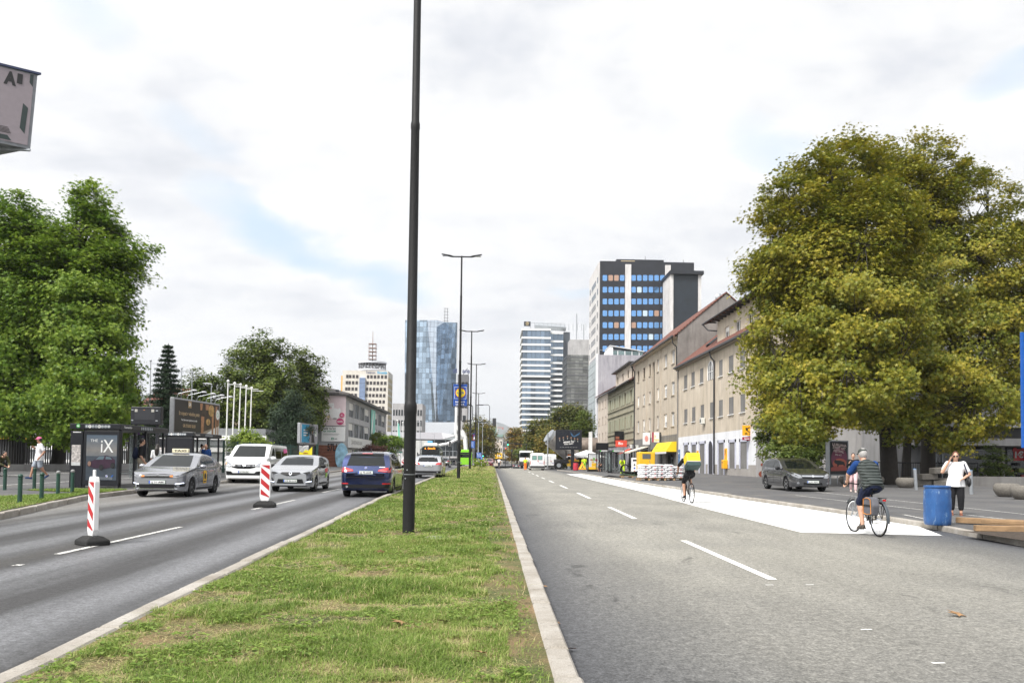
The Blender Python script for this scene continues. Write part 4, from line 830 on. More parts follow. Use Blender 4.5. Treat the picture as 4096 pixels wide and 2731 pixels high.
wht=cloth('white_cotton',(.70,.70,.71),.05);blk=cloth('black_cotton',(.014,.014,.016));nav=cloth('navy_cotton',(.016,.022,.05));hiv=cloth('hi_vis_yellow',(.55,.75,.03),.06);org=cloth('hi_vis_orange',(.85,.22,.03),.06);jean=cloth('denim',(.07,.10,.19));khaki=cloth('beige_trousers',(.36,.31,.24));greyc=cloth('grey_cotton',(.30,.33,.38));olive=cloth('olive_cloth',(.07,.07,.035));pinkc=cloth('pale_pink_cloth',(.62,.42,.43));bluec=cloth('royal_blue_cotton',(.012,.045,.16));brown=M('brown_leather',(.15,.045,.02),.5);pinkcap=cloth('pink_cap',(.75,.16,.30));sneaker=cloth('navy_sneaker',(.03,.05,.12));jacket=cloth('blue_grey_jacket',(.10,.14,.20))
p=place(3824,2059.5,z_rpave);hW=1.64
person('woman in white printed shirt and black trousers talking on a phone beside the blue barrel',p,math.radians(-118),hW,dict(elR=(.055,-.185,.675),wrR=(.085,-.085,.855),gripR=(-.2,.3,1),elL=(-.035,.19,.645),wrL=(.085,.10,.575),anL=(.02,.07,.045),knL=(.03,.068,.285),gripL=(.6,-.7,-.1)),top=wht,sleeve=.33,legs=blk,leglen=.86,shoes=brown,hairm=hair_b,hair='bob',fat=1.18,extras=shades,vox=.009,hem=.045)
ph=thing('mobile_phone','black mobile phone held to the ear of the woman by the barrel','phone',p,math.radians(-118));MB().obox((.050*hW,-.062*hW,.915*hW),(.6,.2,.8),(0,1,-.2),(.8,0,-.6),(.14,.009,.068)).build('phone_case',black,ph,bevel=.004)
hb=thing('handbag','black shoulder bag hanging at the hip of the woman by the barrel','bag',p,math.radians(-118));mb=MB().ell((-.06,.30,.86),(.15,.06,.13),14,10);fuse(mb,'bag_body',M('black_leather',(.012,.012,.014),.4),hb,.012)
MB().tube([(-.06,.31,.95),(-.09,.27,1.16),(-.05,.20,1.335),(.0,.175,1.375),(.06,.185,1.33),(.05,.24,1.15),(-.0,.30,.96)],(.014,.007),6).build('strap',nav,hb,True)
p=place(3413,1967,z_rpave)
person('woman with black cardigan and pale pink trousers walking past the street art poster',p,math.radians(-112),1.70,dict(anL=(.10,.05,.05),knL=(.09,.05,.29),anR=(-.12,-.05,.065),knR=(.0,-.05,.29),elR=(.0,-.14,.65),wrR=(.09,-.10,.74),wrL=(-.02,.15,.50)),top=blk,sleeve=.9,legs=pinkc,leglen=.95,shoes=M('pale_shoe',(.5,.4,.36),.6),hairm=hair_d,hair='bun',fat=.95,vox=.011,hem=.02)
p=place(154,1916,z_lpave)
person('man in pink cap, white T-shirt and grey shorts striding along the left pavement',p,math.radians(-140),1.82,dict(anL=(-.17,.05,.10),knL=(-.01,.06,.29),anR=(.16,-.05,.055),knR=(.10,-.055,.30),elR=(-.02,-.155,.66),wrR=(.09,-.09,.74),elL=(-.07,.155,.64),wrL=(.02,.17,.52)),top=wht,sleeve=.36,legs=greyc,leglen=.47,shoes=sneaker,hairm=hair_d,hair='short',sk=skin_tan,fat=1.08,look=-.5,extras=both(cap_of(pinkcap),shades),vox=.010,hem=.06,footdir=dict(L=(1,0,-.7),R=(1,0,.1)))
p2=p+Vector((0,0,0));sb=thing('shoulder_bag','dark strap bag slung over the shoulder of the man in the pink cap','bag',p2,math.radians(-140));MB().ell((-.14,-.10,1.22),(.08,.12,.17),12,8).build('bag_body',nav,sb,True);MB().tube([(-.10,-.13,1.32),(0,-.16,1.53),(.10,-.15,1.42),(.12,-.14,1.22),(-.06,-.15,1.08)],(.02,.007),6).build('strap',nav,sb,True)
p=place(8,1904,z_lpave)
person('crouching dark-haired person in olive jacket and striped black trousers at the left edge',(p.x-.05,p.y,p.z),math.radians(-25),1.72,dict(pelvis=(-.18,0,.27),waist=(-.12,0,.345),chest=(-.02,0,.43),neck=(.06,0,.50),head=(.125,0,.565),shL=(.04,.11,.485),shR=(.04,-.11,.485),elL=(.10,.14,.33),elR=(.10,-.14,.33),wrL=(.2,.06,.27),wrR=(.2,-.06,.27),hipL=(-.18,.055,.265),hipR=(-.18,-.055,.265),knL=(.05,.08,.30),knR=(.05,-.08,.30),anL=(.02,.07,.05),anR=(.02,-.07,.05)),top=olive,sleeve=.95,legs=blk,leglen=.9,shoes=black,hairm=hair_d,hair='bob')
def at_y(px,Y,zf):q=on_y(px,1800,Y);return Vector((q.x,Y,zf(q.x,Y)))
p=at_y(566,31,z_lpave);person('man with black shirt, beige trousers and sunglasses waiting beside the bus shelter',p,.55,1.86,dict(elR=(-.03,-.14,.63),wrR=(.05,-.12,.50)),top=blk,sleeve=.42,legs=khaki,hairm=hair_d,extras=shades,fat=1.05);backpack('dark backpack on the back of the man in the black shirt',p,.55,nav,1.86,.69)
p=at_y(630,35,z_lpave);person('woman seen from behind with long dark hair and white blouse behind the taxi',p,PI/2+.1,1.68,None,top=wht,sleeve=.45,legs=blk,hairm=hair_d,hair='long')
p=at_y(824,42,z_lpave);person('balding bearded man in royal blue polo shirt walking between taxi and minibus',p,-PI/2-.25,1.78,dict(anL=(.06,.05,.05),anR=(-.06,-.05,.05)),top=bluec,sleeve=.42,legs=nav,hairm=hair_g,hair='bald',sk=skin_tan,fat=1.15)
p=at_y(807,44,z_lpave);person('dark-haired person in white T-shirt half hidden behind the man in blue',p,0.2,1.78,None,top=wht,sleeve=.4,legs=greyc,hairm=hair_d)
p=place(1298,1860,z_lpave);person('man in blue-grey jacket and tan trousers walking away near the brick wall',p,PI/2+.15,1.75,dict(anL=(.10,.05,.05),anR=(-.10,-.05,.07)),top=jacket,sleeve=.9,legs=khaki,hairm=hair_d,vox=.014,hem=.05)
p=place(1318,1856,z_lpave);person('person in pink vest and jeans standing beside the parked grey van',p,0.3,1.72,None,top=cloth('pink_white_top',(.72,.40,.42)),sleeve=.9,legs=jean,hairm=hair_d,sk=skin_tan,vox=.014)
p=Vector((1.15,124,zr(124)));person('woman in white top and dark leggings walking across the road crest',p,PI/2-.4,1.72,dict(anL=(.10,.05,.05),anR=(-.10,-.05,.07),elL=(-.02,.17,.68),elR=(-.02,-.17,.68)),top=wht,sleeve=.2,legs=M('dark_leggings',(.04,.045,.06),.8),leglen=.9,hairm=hair_d,vox=.014)
helmet=M('orange_helmet',(.85,.20,.03),.35,var=.03)
p=at_y(2102,112,z_right);person('road worker in orange helmet and orange trousers between truck and van',p,PI/2,1.76,dict(elR=(-.02,-.18,.68),wrR=(.0,-.15,.56),elL=(0,.17,.67)),top=hiv,sleeve=.42,legs=org,hairm=hair_d,extras=cap_of(helmet,'helmet',False),vox=.014)
p=at_y(2339,108,z_rpave);person('road worker in yellow shirt and lime trousers behind the warning triangle',p,1.9,1.78,None,top=hiv,sleeve=.42,legs=cloth('lime_trousers',(.35,.65,.06)),hairm=hair_d,sk=skin_tan,vox=.014)
p=at_y(2331,112,z_rpave);person('second yellow-shirted worker partly hidden beside the warning triangle',p,2.4,1.70,None,top=hiv,sleeve=.42,legs=nav,hairm=hair_d,vox=.014)
p=at_y(2402,93,z_rpave);person('man in dark sleeveless shirt sitting hunched on the right shelter bench',p,-2.2,1.75,dict(pelvis=(-.10,0,.27),waist=(-.07,0,.36),chest=(0,0,.46),neck=(.05,0,.545),head=(.09,0,.63),shL=(.04,.11,.53),shR=(.04,-.11,.53),elL=(.13,.10,.40),elR=(.14,-.10,.42),wrL=(.15,.02,.53),wrR=(.15,.0,.52),hipL=(-.10,.055,.265),hipR=(-.10,-.055,.265),knL=(.16,.07,.285),knR=(.16,-.07,.285),anL=(.14,.07,.045),anR=(.16,-.07,.045)),top=blk,sleeve=0,legs=blk,leglen=.5,hairm=hair_d,sk=skin_tan,vox=.014)
p=at_y(2492,79,z_rpave);person('worker in full hi-vis yellow bending down by the right bus shelter',p,-1.9,1.78,dict(waist=(.03,0,.60),chest=(.11,0,.68),neck=(.20,0,.735),head=(.275,0,.745),shL=(.17,.11,.72),shR=(.17,-.11,.72),elL=(.20,.13,.56),elR=(.20,-.13,.56),wrL=(.24,.05,.43),wrR=(.24,-.05,.43),anL=(0,.10,.045),anR=(0,-.10,.045)),top=hiv,sleeve=.45,legs=hiv,hairm=hair_d,vox=.012)
p=at_y(2612,66,z_rpave);person('worker in yellow vest standing behind the yellow generator',p,2.6,1.82,None,top=hiv,sleeve=.42,legs=hiv,hairm=hair_d,sk=skin_tan,vox=.014)
p=at_y(2597,66.5,z_rpave);person('stooping worker in lime vest beside the man behind the generator',p,2.9,1.70,dict(chest=(.09,0,.69),neck=(.16,0,.77),head=(.23,0,.80),shL=(.13,.11,.75),shR=(.13,-.11,.75)),top=hiv,sleeve=.42,legs=nav,hairm=hair_d,vox=.014)
p=at_y(2300,121,z_rpave);person('distant worker in orange vest beside the road roller',p,-1.2,1.75,None,top=org,sleeve=.45,legs=nav,hairm=hair_d,vox=.015)
def bicycle(label,loc,rz,frame_m,rack=False,steer=0.0):
 root=thing('bicycle',label,'bicycle',loc,rz);Rw=.345;rh,fh_=Vector((-.45,0,Rw)),Vector((.62,0,Rw));bb=Vector((0,0,.29));st=Vector((-.17,0,.80));hb_,ht=Vector((.40,0,.78)),Vector((.36,0,.92))
 mb=MB()
 for a,b,r in((bb,st,.017),(bb,hb_,.021),(st*.9+bb*.1,ht*.75+hb_*.25,.016),(hb_-(ht-hb_)*.2,ht,.021),(st,Vector((-.19,0,.90)),.013)):mb.cyl(a,b,r,n=8)
 for s_ in(1,-1):mb.cyl(bb+Vector((0,s_*.03,0)),rh+Vector((0,s_*.06,0)),.010,n=6);mb.cyl(st+Vector((0,s_*.015,-.03)),rh+Vector((0,s_*.06,0)),.009,n=6)
 mb.build('frame',frame_m,root,True)
 mb=MB();mb.cyl(ht,ht+Vector((-.03,0,.10)),.012,n=8);mb.cyl(hb_+Vector((.02,0,-.06)),hb_+Vector((.02,0,-.03)),.05,n=8)
 for s_ in(1,-1):mb.tube([hb_+Vector((.02,s_*.05,-.05)),hb_+Vector((.08,s_*.055,-.25)),fh_+Vector((0,s_*.055,0))],.014,8)
 mb.build('fork',steel,root,True)
 mb=MB().tube([(.33,.30,1.02),(.36,.18,1.03),(.37,0,1.01),(.36,-.18,1.03),(.33,-.30,1.02)],.012,8)
 for s_ in(1,-1):mb.cyl((.345,s_*.22,1.03),(.325,s_*.34,1.015),.018,n=8);mb.tube([(.37,s_*.2,1.02),(.42,s_*.24,1.0),(.41,s_*.30,.99)],.006,5)
 mb.build('handlebar',black,root,True)
 sd=MB().tube([(-.32,0,.93),(-.25,0,.945),(-.12,0,.94),(.0,0,.935)],[(.05,.02),(.085,.03),(.05,.025),(.022,.018)],10,side=(0,1,0));sd.build('saddle',black,root,True)
 mb=MB().cyl((0,-.06,.29),(0,-.065,.29),.09,n=18)
 mb.obox((-.0,.08,.205),(0,0,1),(0,1,0),(1,0,0),(.17,.015,.025));mb.obox((0,-.08,.375),(0,0,1),(0,1,0),(1,0,0),(.17,.015,.025));mb.obox((0,.14,.12),(1,0,0),(0,1,0),(0,0,1),(.09,.09,.02));mb.obox((0,-.14,.46),(1,0,0),(0,1,0),(0,0,1),(.09,.09,.02));mb.obox((-.22,-.062,.36),(1,0,.1),(0,1,0),(0,0,1),(.45,.006,.012));mb.obox((-.22,-.062,.25),(1,0,-.15),(0,1,0),(0,0,1),(.45,.006,.012))
 mb.build('crankset',darkmetal,root)
 for c in(rh,fh_):
  wh=bpy.data.objects.new('wheel',None);COL.objects.link(wh);wh.parent=root;wh.location=c
  MB().tube([(Rw*.965*math.cos(k),0,Rw*.965*math.sin(k))for k in np.linspace(0,2*PI,41)],.017,8,caps=False,side=(0,1,0)).build('tyre',rubber,wh,True)
  mb=MB().tube([(Rw*.895*math.cos(k),0,Rw*.895*math.sin(k))for k in np.linspace(0,2*PI,41)],(.009,.012),6,caps=False,side=(0,1,0));mb.cyl((0,-.05,0),(0,.05,0),.018,n=10)
  for k in range(28):w_=2*PI*k/28;mb.cyl((.018*math.cos(w_+.8),(-1)**k*.035,.018*math.sin(w_+.8)),(Rw*.89*math.cos(w_),0,Rw*.89*math.sin(w_)),.0016,n=3,caps=False)
  mb.build('rim',chrome,wh,True)
 if rack:
  arc=lambda c,r,a0,a1:[(c.x+r*math.cos(k),0,c.z+r*math.sin(k))for k in np.linspace(a0,a1,14)]
  MB().tube(arc(rh,Rw+.035,.5,3.3),[(.028,.006)]*14,6,side=(0,1,0)).build('mudguard',M('dark_mudguard',(.05,.06,.07),.4),root,True);MB().tube(arc(fh_,Rw+.035,.7,2.9),[(.024,.006)]*14,6,side=(0,1,0)).build('mudguard',MATS['dark_mudguard'],root,True)
  mb=MB()
  for s_ in(.06,-.06,0):mb.cyl((-.20,s_,.76),(-.66,s_,.76),.007,n=6)
  for s_ in(.06,-.06):mb.cyl((-.42,s_,.76),(-.46,s_,.36),.006,n=5);mb.cyl((-.60,s_,.76),(-.47,s_,.36),.006,n=5)
  mb.build('rack',black,root)
  mb=MB().box(-.68,-.66,-.03,.03,.71,.745);mb.build('tail_light',lamp_red,root);
 return root
a=place(3516,2146,z_right);b=place(3415,2126,z_right);rz=math.atan2(b.y-a.y,b.x-a.x)+.0;mid=a.lerp(b,.42);rz2=PI/2+.01
bicycle('dark touring bicycle with rear rack ridden across the near end of the white lane',mid,rz2,M('dark_frame',(.02,.022,.026),.35,.3),True)
RID=dict(pelvis=(-.20,0,1.00),waist=(-.13,0,1.16),chest=(-.01,0,1.33),neck=(.13,0,1.48),head=(.22,0,1.62),shL=(.10,.19,1.43),shR=(.10,-.19,1.43),elL=(.22,.30,1.22),elR=(.22,-.30,1.22),wrL=(.31,.28,1.06),wrR=(.31,-.28,1.06),gripL=(1,.1,-.2),gripR=(1,-.1,-.2),hipL=(-.18,.09,.97),hipR=(-.18,-.09,.97),knL=(.11,.11,.62),anL=(-.04,.13,.205),knR=(.26,-.11,.86),anR=(-.02,-.13,.545))
vest=M('quilted_green_vest',(.050,.062,.058),.6,var=.12)
def ribs(m_,sc):
 n_,l_=nt(m_);tc_=n_.new('ShaderNodeTexCoord');wv=n_.new('ShaderNodeTexWave');wv.bands_direction='Z';wv.inputs['Scale'].default_value=sc;l_.new(tc_.outputs['Object'],wv.inputs['Vector'])
 bp=n_.new('ShaderNodeBump');bp.inputs['Strength'].default_value=1.0;bp.inputs['Distance'].default_value=.05;l_.new(wv.outputs['Fac'],bp.inputs['Height']);l_.new(bp.outputs['Normal'],n_['Principled BSDF'].inputs['Normal'])
ribs(vest,5.2)
def quilt(root,J,hd,fw,lf,up,Rm,h):
 mb=MB();yax=(J['shL']-J['shR']).normalized();P=[J['pelvis']-Vector((.05,0,.06)),J['pelvis'],J['waist'],J['chest'],J['chest'].lerp(J['neck'],.6),J['neck']];R_=[(.20,.15),(.205,.155),(.195,.15),(.21,.155),(.18,.12),(.08,.075)]
 def samp(L_,t):i=min(int(t),len(L_)-2);f_=t-i;return(L_[i].lerp(L_[i+1],f_)if hasattr(L_[i],'lerp')else tuple(a_+(b_-a_)*f_ for a_,b_ in zip(L_[i],L_[i+1])))
 pts,rr=[],[]
 for k in range(49):
  t=5*k/48;a_,b_=samp(R_,t);g_=.016*abs(math.sin(PI*k/4))**.6;pts.append(samp(P,t));rr.append((a_+g_,b_+g_))
 mb.tube(pts,rr,20,side=yax);mb.build('quilted_vest',vest,root,True,60)
 cap_of(M('dark_cap',(.03,.035,.03),.8))(root,J,hd,fw,lf,up,Rm,h)
person('man in dark quilted vest, navy shorts and cap riding the touring bicycle',mid,rz2,1.80,RID,top=bluec,sleeve=.40,legs=nav,leglen=.46,shoes=M('dark_sandal',(.05,.04,.03),.6),hairm=hair_g,hair='short',fat=1.1,extras=quilt,vox=.009,absolute=True,footdir=dict(L=(1,0,-.1),R=(1,0,-.1)))
pn=thing('pannier_bag','grey pannier bag with an orange seam on the rack of the touring bicycle','bag',mid,rz2)
mb=MB().extrude([(-.27,.08,.42),(-.60,.08,.42),(-.66,.08,.62),(-.60,.08,.78),(-.30,.08,.78),(-.24,.08,.62)],(0,.15,0));mb.build('bag_body',M('grey_fabric',(.10,.10,.115),.85),pn,bevel=.03,fix=True)
MB().tube([(-.28,.235,.46),(-.30,.24,.74),(-.44,.24,.765),(-.58,.24,.74),(-.60,.235,.46),(-.44,.24,.44),(-.28,.235,.46)],.006,5).build('orange_seam',M('orange_piping',(.7,.25,.02),.6),pn);MB().box(-.58,-.30,.232,.242,.60,.63).build('pocket_strap',black,pn)
a=place(2768,2013,z_right);b=place(2732,2005,z_right);mid=a.lerp(b,.42);rz2=PI/2+.02
bicycle('black city bicycle of the courier on the white lane',mid,rz2,M('black_frame',(.015,.015,.016),.3,.3))
RD2={k:(v[0],v[1],v[2])for k,v in RID.items()};RD2.update(waist=(-.16,0,1.16),chest=(-.08,0,1.35),neck=(.0,0,1.52),head=(.07,0,1.66),shL=(-.02,.19,1.47),shR=(-.02,-.19,1.47),elL=(.18,.30,1.26),elR=(.18,-.30,1.26),knL=(.18,.11,.70),anL=(.0,.13,.245))
person('courier in black T-shirt and black shorts cycling away with the yellow box',mid,rz2,1.80,RD2,top=blk,sleeve=.42,legs=blk,leglen=.47,shoes=black,hairm=hair_d,sk=skin_tan,vox=.010,absolute=True,extras=cap_of(blk,'helmet',False),footdir=dict(L=(1,0,-.1),R=(1,0,-.1)))
cb=thing('delivery_box','yellow insulated delivery box with dark green base on the courier\'s back','delivery box',mid,rz2)
ax_=Vector((.45,0,1)).normalized();bk=Vector((-1,0,.45)).normalized();c0=Vector((-.50,0,1.42))
MB().obox(c0+ax_*.08,bk,(0,1,0),ax_,(.42,.46,.34)).build('yellow_shell',M('courier_yellow',(.80,.55,.01),.5,var=.04),cb,bevel=.02);MB().obox(c0-ax_*.16,bk,(0,1,0),ax_,(.43,.47,.14)).build('dark_base',M('dark_green_fabric',(.02,.045,.045),.7),cb,bevel=.02);MB().obox(c0-ax_*.075,bk,(0,1,0),ax_,(.435,.475,.03)).build('grey_band',M('reflective_grey',(.3,.31,.32),.5),cb)
a_=Art(c0+bk*.212+Vector((0,.21,0))-ax_*.05,(0,-1,0),ax_);a_.text('Glovo',.20,.12,.11,M('brown_green_ink',(.35,.26,.02),.5,var=0),.30,.01);a_.ring(.375,.20,.016,.026,MATS['brown_green_ink']);a_.build('box_lettering',cb)

# trees
bark=M('bark',(.050,.040,.030),.9,0,.35,5,.8,14);bark_d=M('dark_bark',(.022,.018,.014),.9,0,.3,5,.8,14)
lm_plane=leafmat('plane_leaves',((0,(.040,.064,.008)),(.3,(.120,.150,.015)),(.55,(.235,.228,.023)),(.78,(.36,.30,.034)),(1,(.46,.30,.055))),.30,.5)
lm_green=leafmat('green_leaves',((0,(.036,.088,.012)),(.4,(.108,.195,.022)),(.7,(.215,.305,.036)),(1,(.34,.40,.07))),.38,.5)
lm_dark=leafmat('dark_leaves',((0,(.030,.056,.011)),(.5,(.082,.122,.018)),(.85,(.15,.18,.027)),(1,(.22,.20,.045))),.2,.55)
lm_fir=leafmat('conifer_needles',((0,(.010,.024,.012)),(.6,(.026,.050,.024)),(1,(.06,.085,.04))),.08,.6)
lm_autumn=leafmat('autumn_leaves',((0,(.030,.050,.008)),(.4,(.085,.105,.016)),(.75,(.21,.155,.025)),(1,(.28,.13,.03))),.25,.55)
lm_red=leafmat('dark_red_leaves',((0,(.03,.010,.010)),(1,(.12,.045,.03))),.15,.6)
def star(k=5):
 P=[(0,0,0)];tips=[(-2.2,.62),(-1.05,.86),(0,1.0),(1.05,.86),(2.2,.62)]
 for i,(a,r)in enumerate(tips):
  P.append((math.sin(a-.52)*r*.42,math.cos(a-.52)*r*.42,.04));P.append((math.sin(a)*r,math.cos(a)*r,-.10*r))
 P.append((math.sin(2.75)*.3,math.cos(2.75)*.3,0));
 return np.array(P)+np.array([0,-.25,0]),[(0,1+2*i,2+2*i,3+2*i)for i in range(5)]
OVAL=(np.array([(0,-.5,0),(.32,0,.06),(0,.55,-.05),(-.32,0,.06)]),[(0,1,2),(0,2,3)])
NEEDLE=(np.array([(-.10,-.5,0),(.10,-.5,0),(.05,.55,-.06),(-.05,.55,-.06)]),[(0,1,2,3)])
LEAF={'star':star(),'oval':OVAL,'needle':NEEDLE}
def scatter_leaves(name,C,per,spread,size,lm,style,parent,rng,droop=.35,clump_tint=.32,t0=.12,flat=.55,outward=None):
 n_=len(C)*per;c=np.repeat(C,per,axis=0);q=np.clip(rng.normal(size=(n_,3)),-1.75,1.75)*np.repeat(spread,per)[:,None]*np.array([.5,.5,.5*flat]);p=c+q
 tpl,fs=LEAF[style];s_=size*(.65+.7*rng.random(n_))
 nz=rng.normal(size=(n_,3))*.55+np.array([0,0,.8])
 if outward is not None:o=p-outward;nz+=.75*o/(np.linalg.norm(o,axis=1,keepdims=True)+1e-6)
 nz/=np.linalg.norm(nz,axis=1,keepdims=True);a=rng.normal(size=(n_,3))+np.array([0,0,-droop*2]);a-=nz*(a*nz).sum(1,keepdims=True);a/=np.linalg.norm(a,axis=1,keepdims=True)+1e-9;b=np.cross(a,nz)
 V_=p[:,None,:]+s_[:,None,None]*(tpl[None,:,0:1]*b[:,None,:]+tpl[None,:,1:2]*a[:,None,:]+tpl[None,:,2:3]*nz[:,None,:])
 ct=np.repeat(rng.random(len(C)),per);t=np.clip(t0+clump_tint*ct+.34*rng.random(n_)+.05,0,1)
 return link(name,fast_mesh(name,V_,0,t,lm,fs),parent)
def blob(dx,dy,rx,ry,Y,dep=1.0):
 c=on_y(dx*K,dy*K,Y);s_=Y/(F_PX/K);return(c.x,c.y,c.z,rx*s_,rx*s_*dep,ry*s_)
def tree(name,label,base,tr,blobs,ncl,per,size,lm,style='star',bk=bark,seed=1,spread=.8,limbs=14,shell=.45,t0=.12,group=None,droop=.35,fork=.3,cat='tree',clump_tint=.32,twigs=True,flat=.55,lean=1.0):
 rng=np.random.default_rng(seed);base=Vector(base);root=thing(name,label,cat,base,0,group);B=np.array(blobs)-np.array([base.x,base.y,base.z,0,0,0])
 vol=B[:,3]*B[:,4]*B[:,5];pick=rng.choice(len(B),size=ncl,p=vol**.8/(vol**.8).sum());d=rng.normal(size=(ncl,3));d/=np.linalg.norm(d,axis=1,keepdims=True)
 r=rng.random(ncl)**(1/3);r=shell+(1-shell)*r;r*=1+.10*rng.normal(size=ncl);spr=rng.random(ncl)<.10;r=np.where(spr,1.02+.13*rng.random(ncl),r);C=B[pick,:3]+d*r[:,None]*B[pick,3:]
 cen=(B[:,:3]*vol[:,None]).sum(0)/vol.sum();C=C[C[:,2]>.2]
 top=float(C[:,2].max());mb=MB();tz=max(.4,float(C[:,2].min())+(top-float(C[:,2].min()))*fork)
 ctr=Vector((cen[0]*.5*lean,cen[1]*.5*lean,tz));crown=Vector((cen[0],cen[1],top*.86))
 tk=[Vector((0,0,-.15)),Vector((0,0,.25)),ctr*.5+Vector((.04*tr,.1,0)),ctr,ctr.lerp(crown,.5)+Vector((.3*tr,0,0)),crown]
 mb.tube(tk,[tr*1.35,tr*1.05,tr*.92,tr*.75,tr*.42,tr*.10],12)
 nodes=[]
 order=rng.permutation(len(C))[:limbs]
 for i in order:
  e=Vector(C[i]);t_=min(.95,max(.05,(e.z-ctr.z)/max(crown.z-ctr.z,.1)*.6));s_=ctr.lerp(crown,t_)if e.z>ctr.z*.8 else ctr*.92;m_=s_.lerp(e,.5)+Vector((0,0,.06*(e-s_).length));r0=tr*.34*(1-.55*t_)
  mb.tube([s_,m_,s_.lerp(e,.98)],[r0,r0*.6,r0*.16],7);nodes+=[s_.lerp(m_,.6),m_,m_.lerp(e,.5),e]
 nodes+=[tk[3],tk[4],tk[3].lerp(tk[4],.5)];N_=np.array([tuple(v)for v in nodes])
 if twigs:
  for c in C:
   k=int(((N_-c)**2).sum(1).argmin());mb.tube([N_[k],(N_[k]+c)/2+np.array([0,0,.1]),c],[tr*.07,tr*.045,tr*.015],4,caps=False)
 mb.build('trunk',bk,root,True)
 sp_=spread*(.5+.8*rng.random(len(C)))
 scatter_leaves('crown',C,per,sp_,size,lm,style,root,rng,droop,clump_tint,t0,flat,outward=cen)
 return root
def shrub(label,base,blobs,ncl,per,size,lm,style='oval',seed=3,spread=.35,name='shrub',cat='shrub',group=None):
 return tree(name,label,base,.05,blobs,ncl,per,size,lm,style,bark_d,seed,spread,5,.2,.1,group,.1,.1,cat)
b1=place(3560,1937,z_rpave);b2=Vector((on_y(3712,1900,53).x,53,z_rpave(35,53)))
Yp=b1.y
tree('plane_tree','tall plane tree with olive and yellow leaves on the left thick trunk',b1,.46,[blob(1815,620,100,70,Yp-1),blob(1860,480,108,108,Yp),blob(1950,405,95,95,Yp+1),blob(1890,640,152,110,Yp),blob(1855,780,138,95,Yp-1),blob(1825,880,98,70,Yp-2),blob(1990,560,130,130,Yp-1),blob(1960,740,150,110,Yp-3),blob(1920,890,150,80,Yp-4),blob(1775,940,42,38,Yp-2),blob(1730,625,42,36,Yp),blob(1850,965,90,40,Yp-5)],1150,120,.150,lm_plane,'star',bark_d,11,1.0,26,.5,lean=.2)
tree('plane_tree','tall plane tree with browner yellow leaves on the right thick trunk',b2,.45,[blob(2040,415,85,80,54),blob(2120,420,95,100,54),blob(2070,500,120,120,54),blob(2220,500,110,110,54),blob(2190,650,170,130,53),blob(2320,620,100,120,54),blob(2080,700,140,110,50),blob(2220,800,170,110,51),blob(2100,880,150,80,48),blob(2260,930,110,62,47),blob(2060,975,80,40,46),blob(2180,985,70,42,46),blob(2330,850,90,110,52),blob(2400,720,90,140,53)],1200,120,.150,lm_plane,'star',bark_d,12,1.0,28,.5,t0=.14,lean=.2)
b3=Vector((on_y(3624,1900,60).x,60,z_rpave(37,60)))
tree('small_tree','small dark many-stemmed tree between the two plane trunks',b3,.34,[blob(2090,985,60,40,60),blob(2050,950,50,40,60),blob(2130,960,50,40,60)],110,40,.26,lm_dark,'oval',bark_d,13,.7,10,.3,fork=.15)
b4=Vector((on_y(3150,1850,60).x,60,z_rpave(24,60)))
tree('bushy_tree','dark green bushy tree behind the parked estate car',b4,.16,[blob(1810,985,62,46,60),blob(1770,975,36,40,60),blob(1850,1010,50,42,59),blob(1880,1040,30,26,58),blob(1790,1040,40,26,59),blob(1840,1055,50,24,58)],200,60,.22,lm_dark,'oval',bark_d,14,.7,10,.25,t0=.22)
b5=place(4025,1925,z_rpave)
shrub('dark green shrub growing before the shop window on the right',(b5.x,b5.y+.4,b5.z),[blob(2283,1066,34,34,b5.y),blob(2275,1040,18,20,b5.y),blob(2300,1085,30,22,b5.y)],90,50,.12,lm_dark)
b6=place(228,1878,z_lpave);Yl=b6.y
tree('maple_tree','large bright green tree with its trunk just left of the bus shelter',b6,.34,[blob(205,475,34,50,Yl),blob(215,545,55,60,Yl),blob(220,620,80,70,Yl),blob(322,590,30,34,Yl),blob(298,640,30,44,Yl),blob(205,720,92,85,Yl-1),blob(212,815,82,85,Yl-2),blob(200,925,88,75,Yl-3),blob(276,885,20,40,Yl-2),blob(265,760,26,40,Yl),blob(195,980,75,40,Yl-3),blob(240,985,44,34,Yl-3),blob(120,620,90,90,Yl),blob(110,760,90,100,Yl-1)],900,110,.145,lm_green,'star',bark_d,21,.85,24,.5,t0=.16)
b7=place(66,1876,z_lpave)
tree('maple_tree','large green tree at the left edge with paler tips behind the fence',b7,.36,[blob(50,500,40,50,b7.y),blob(10,510,50,50,b7.y),blob(40,570,90,80,b7.y),blob(110,570,55,60,b7.y),blob(10,700,120,110,b7.y),blob(60,820,110,100,b7.y),blob(0,900,100,90,b7.y-1),blob(80,950,90,60,b7.y-2),blob(-60,750,120,160,b7.y)],720,110,.145,lm_green,'star',bark_d,22,.9,22,.5,t0=.12)
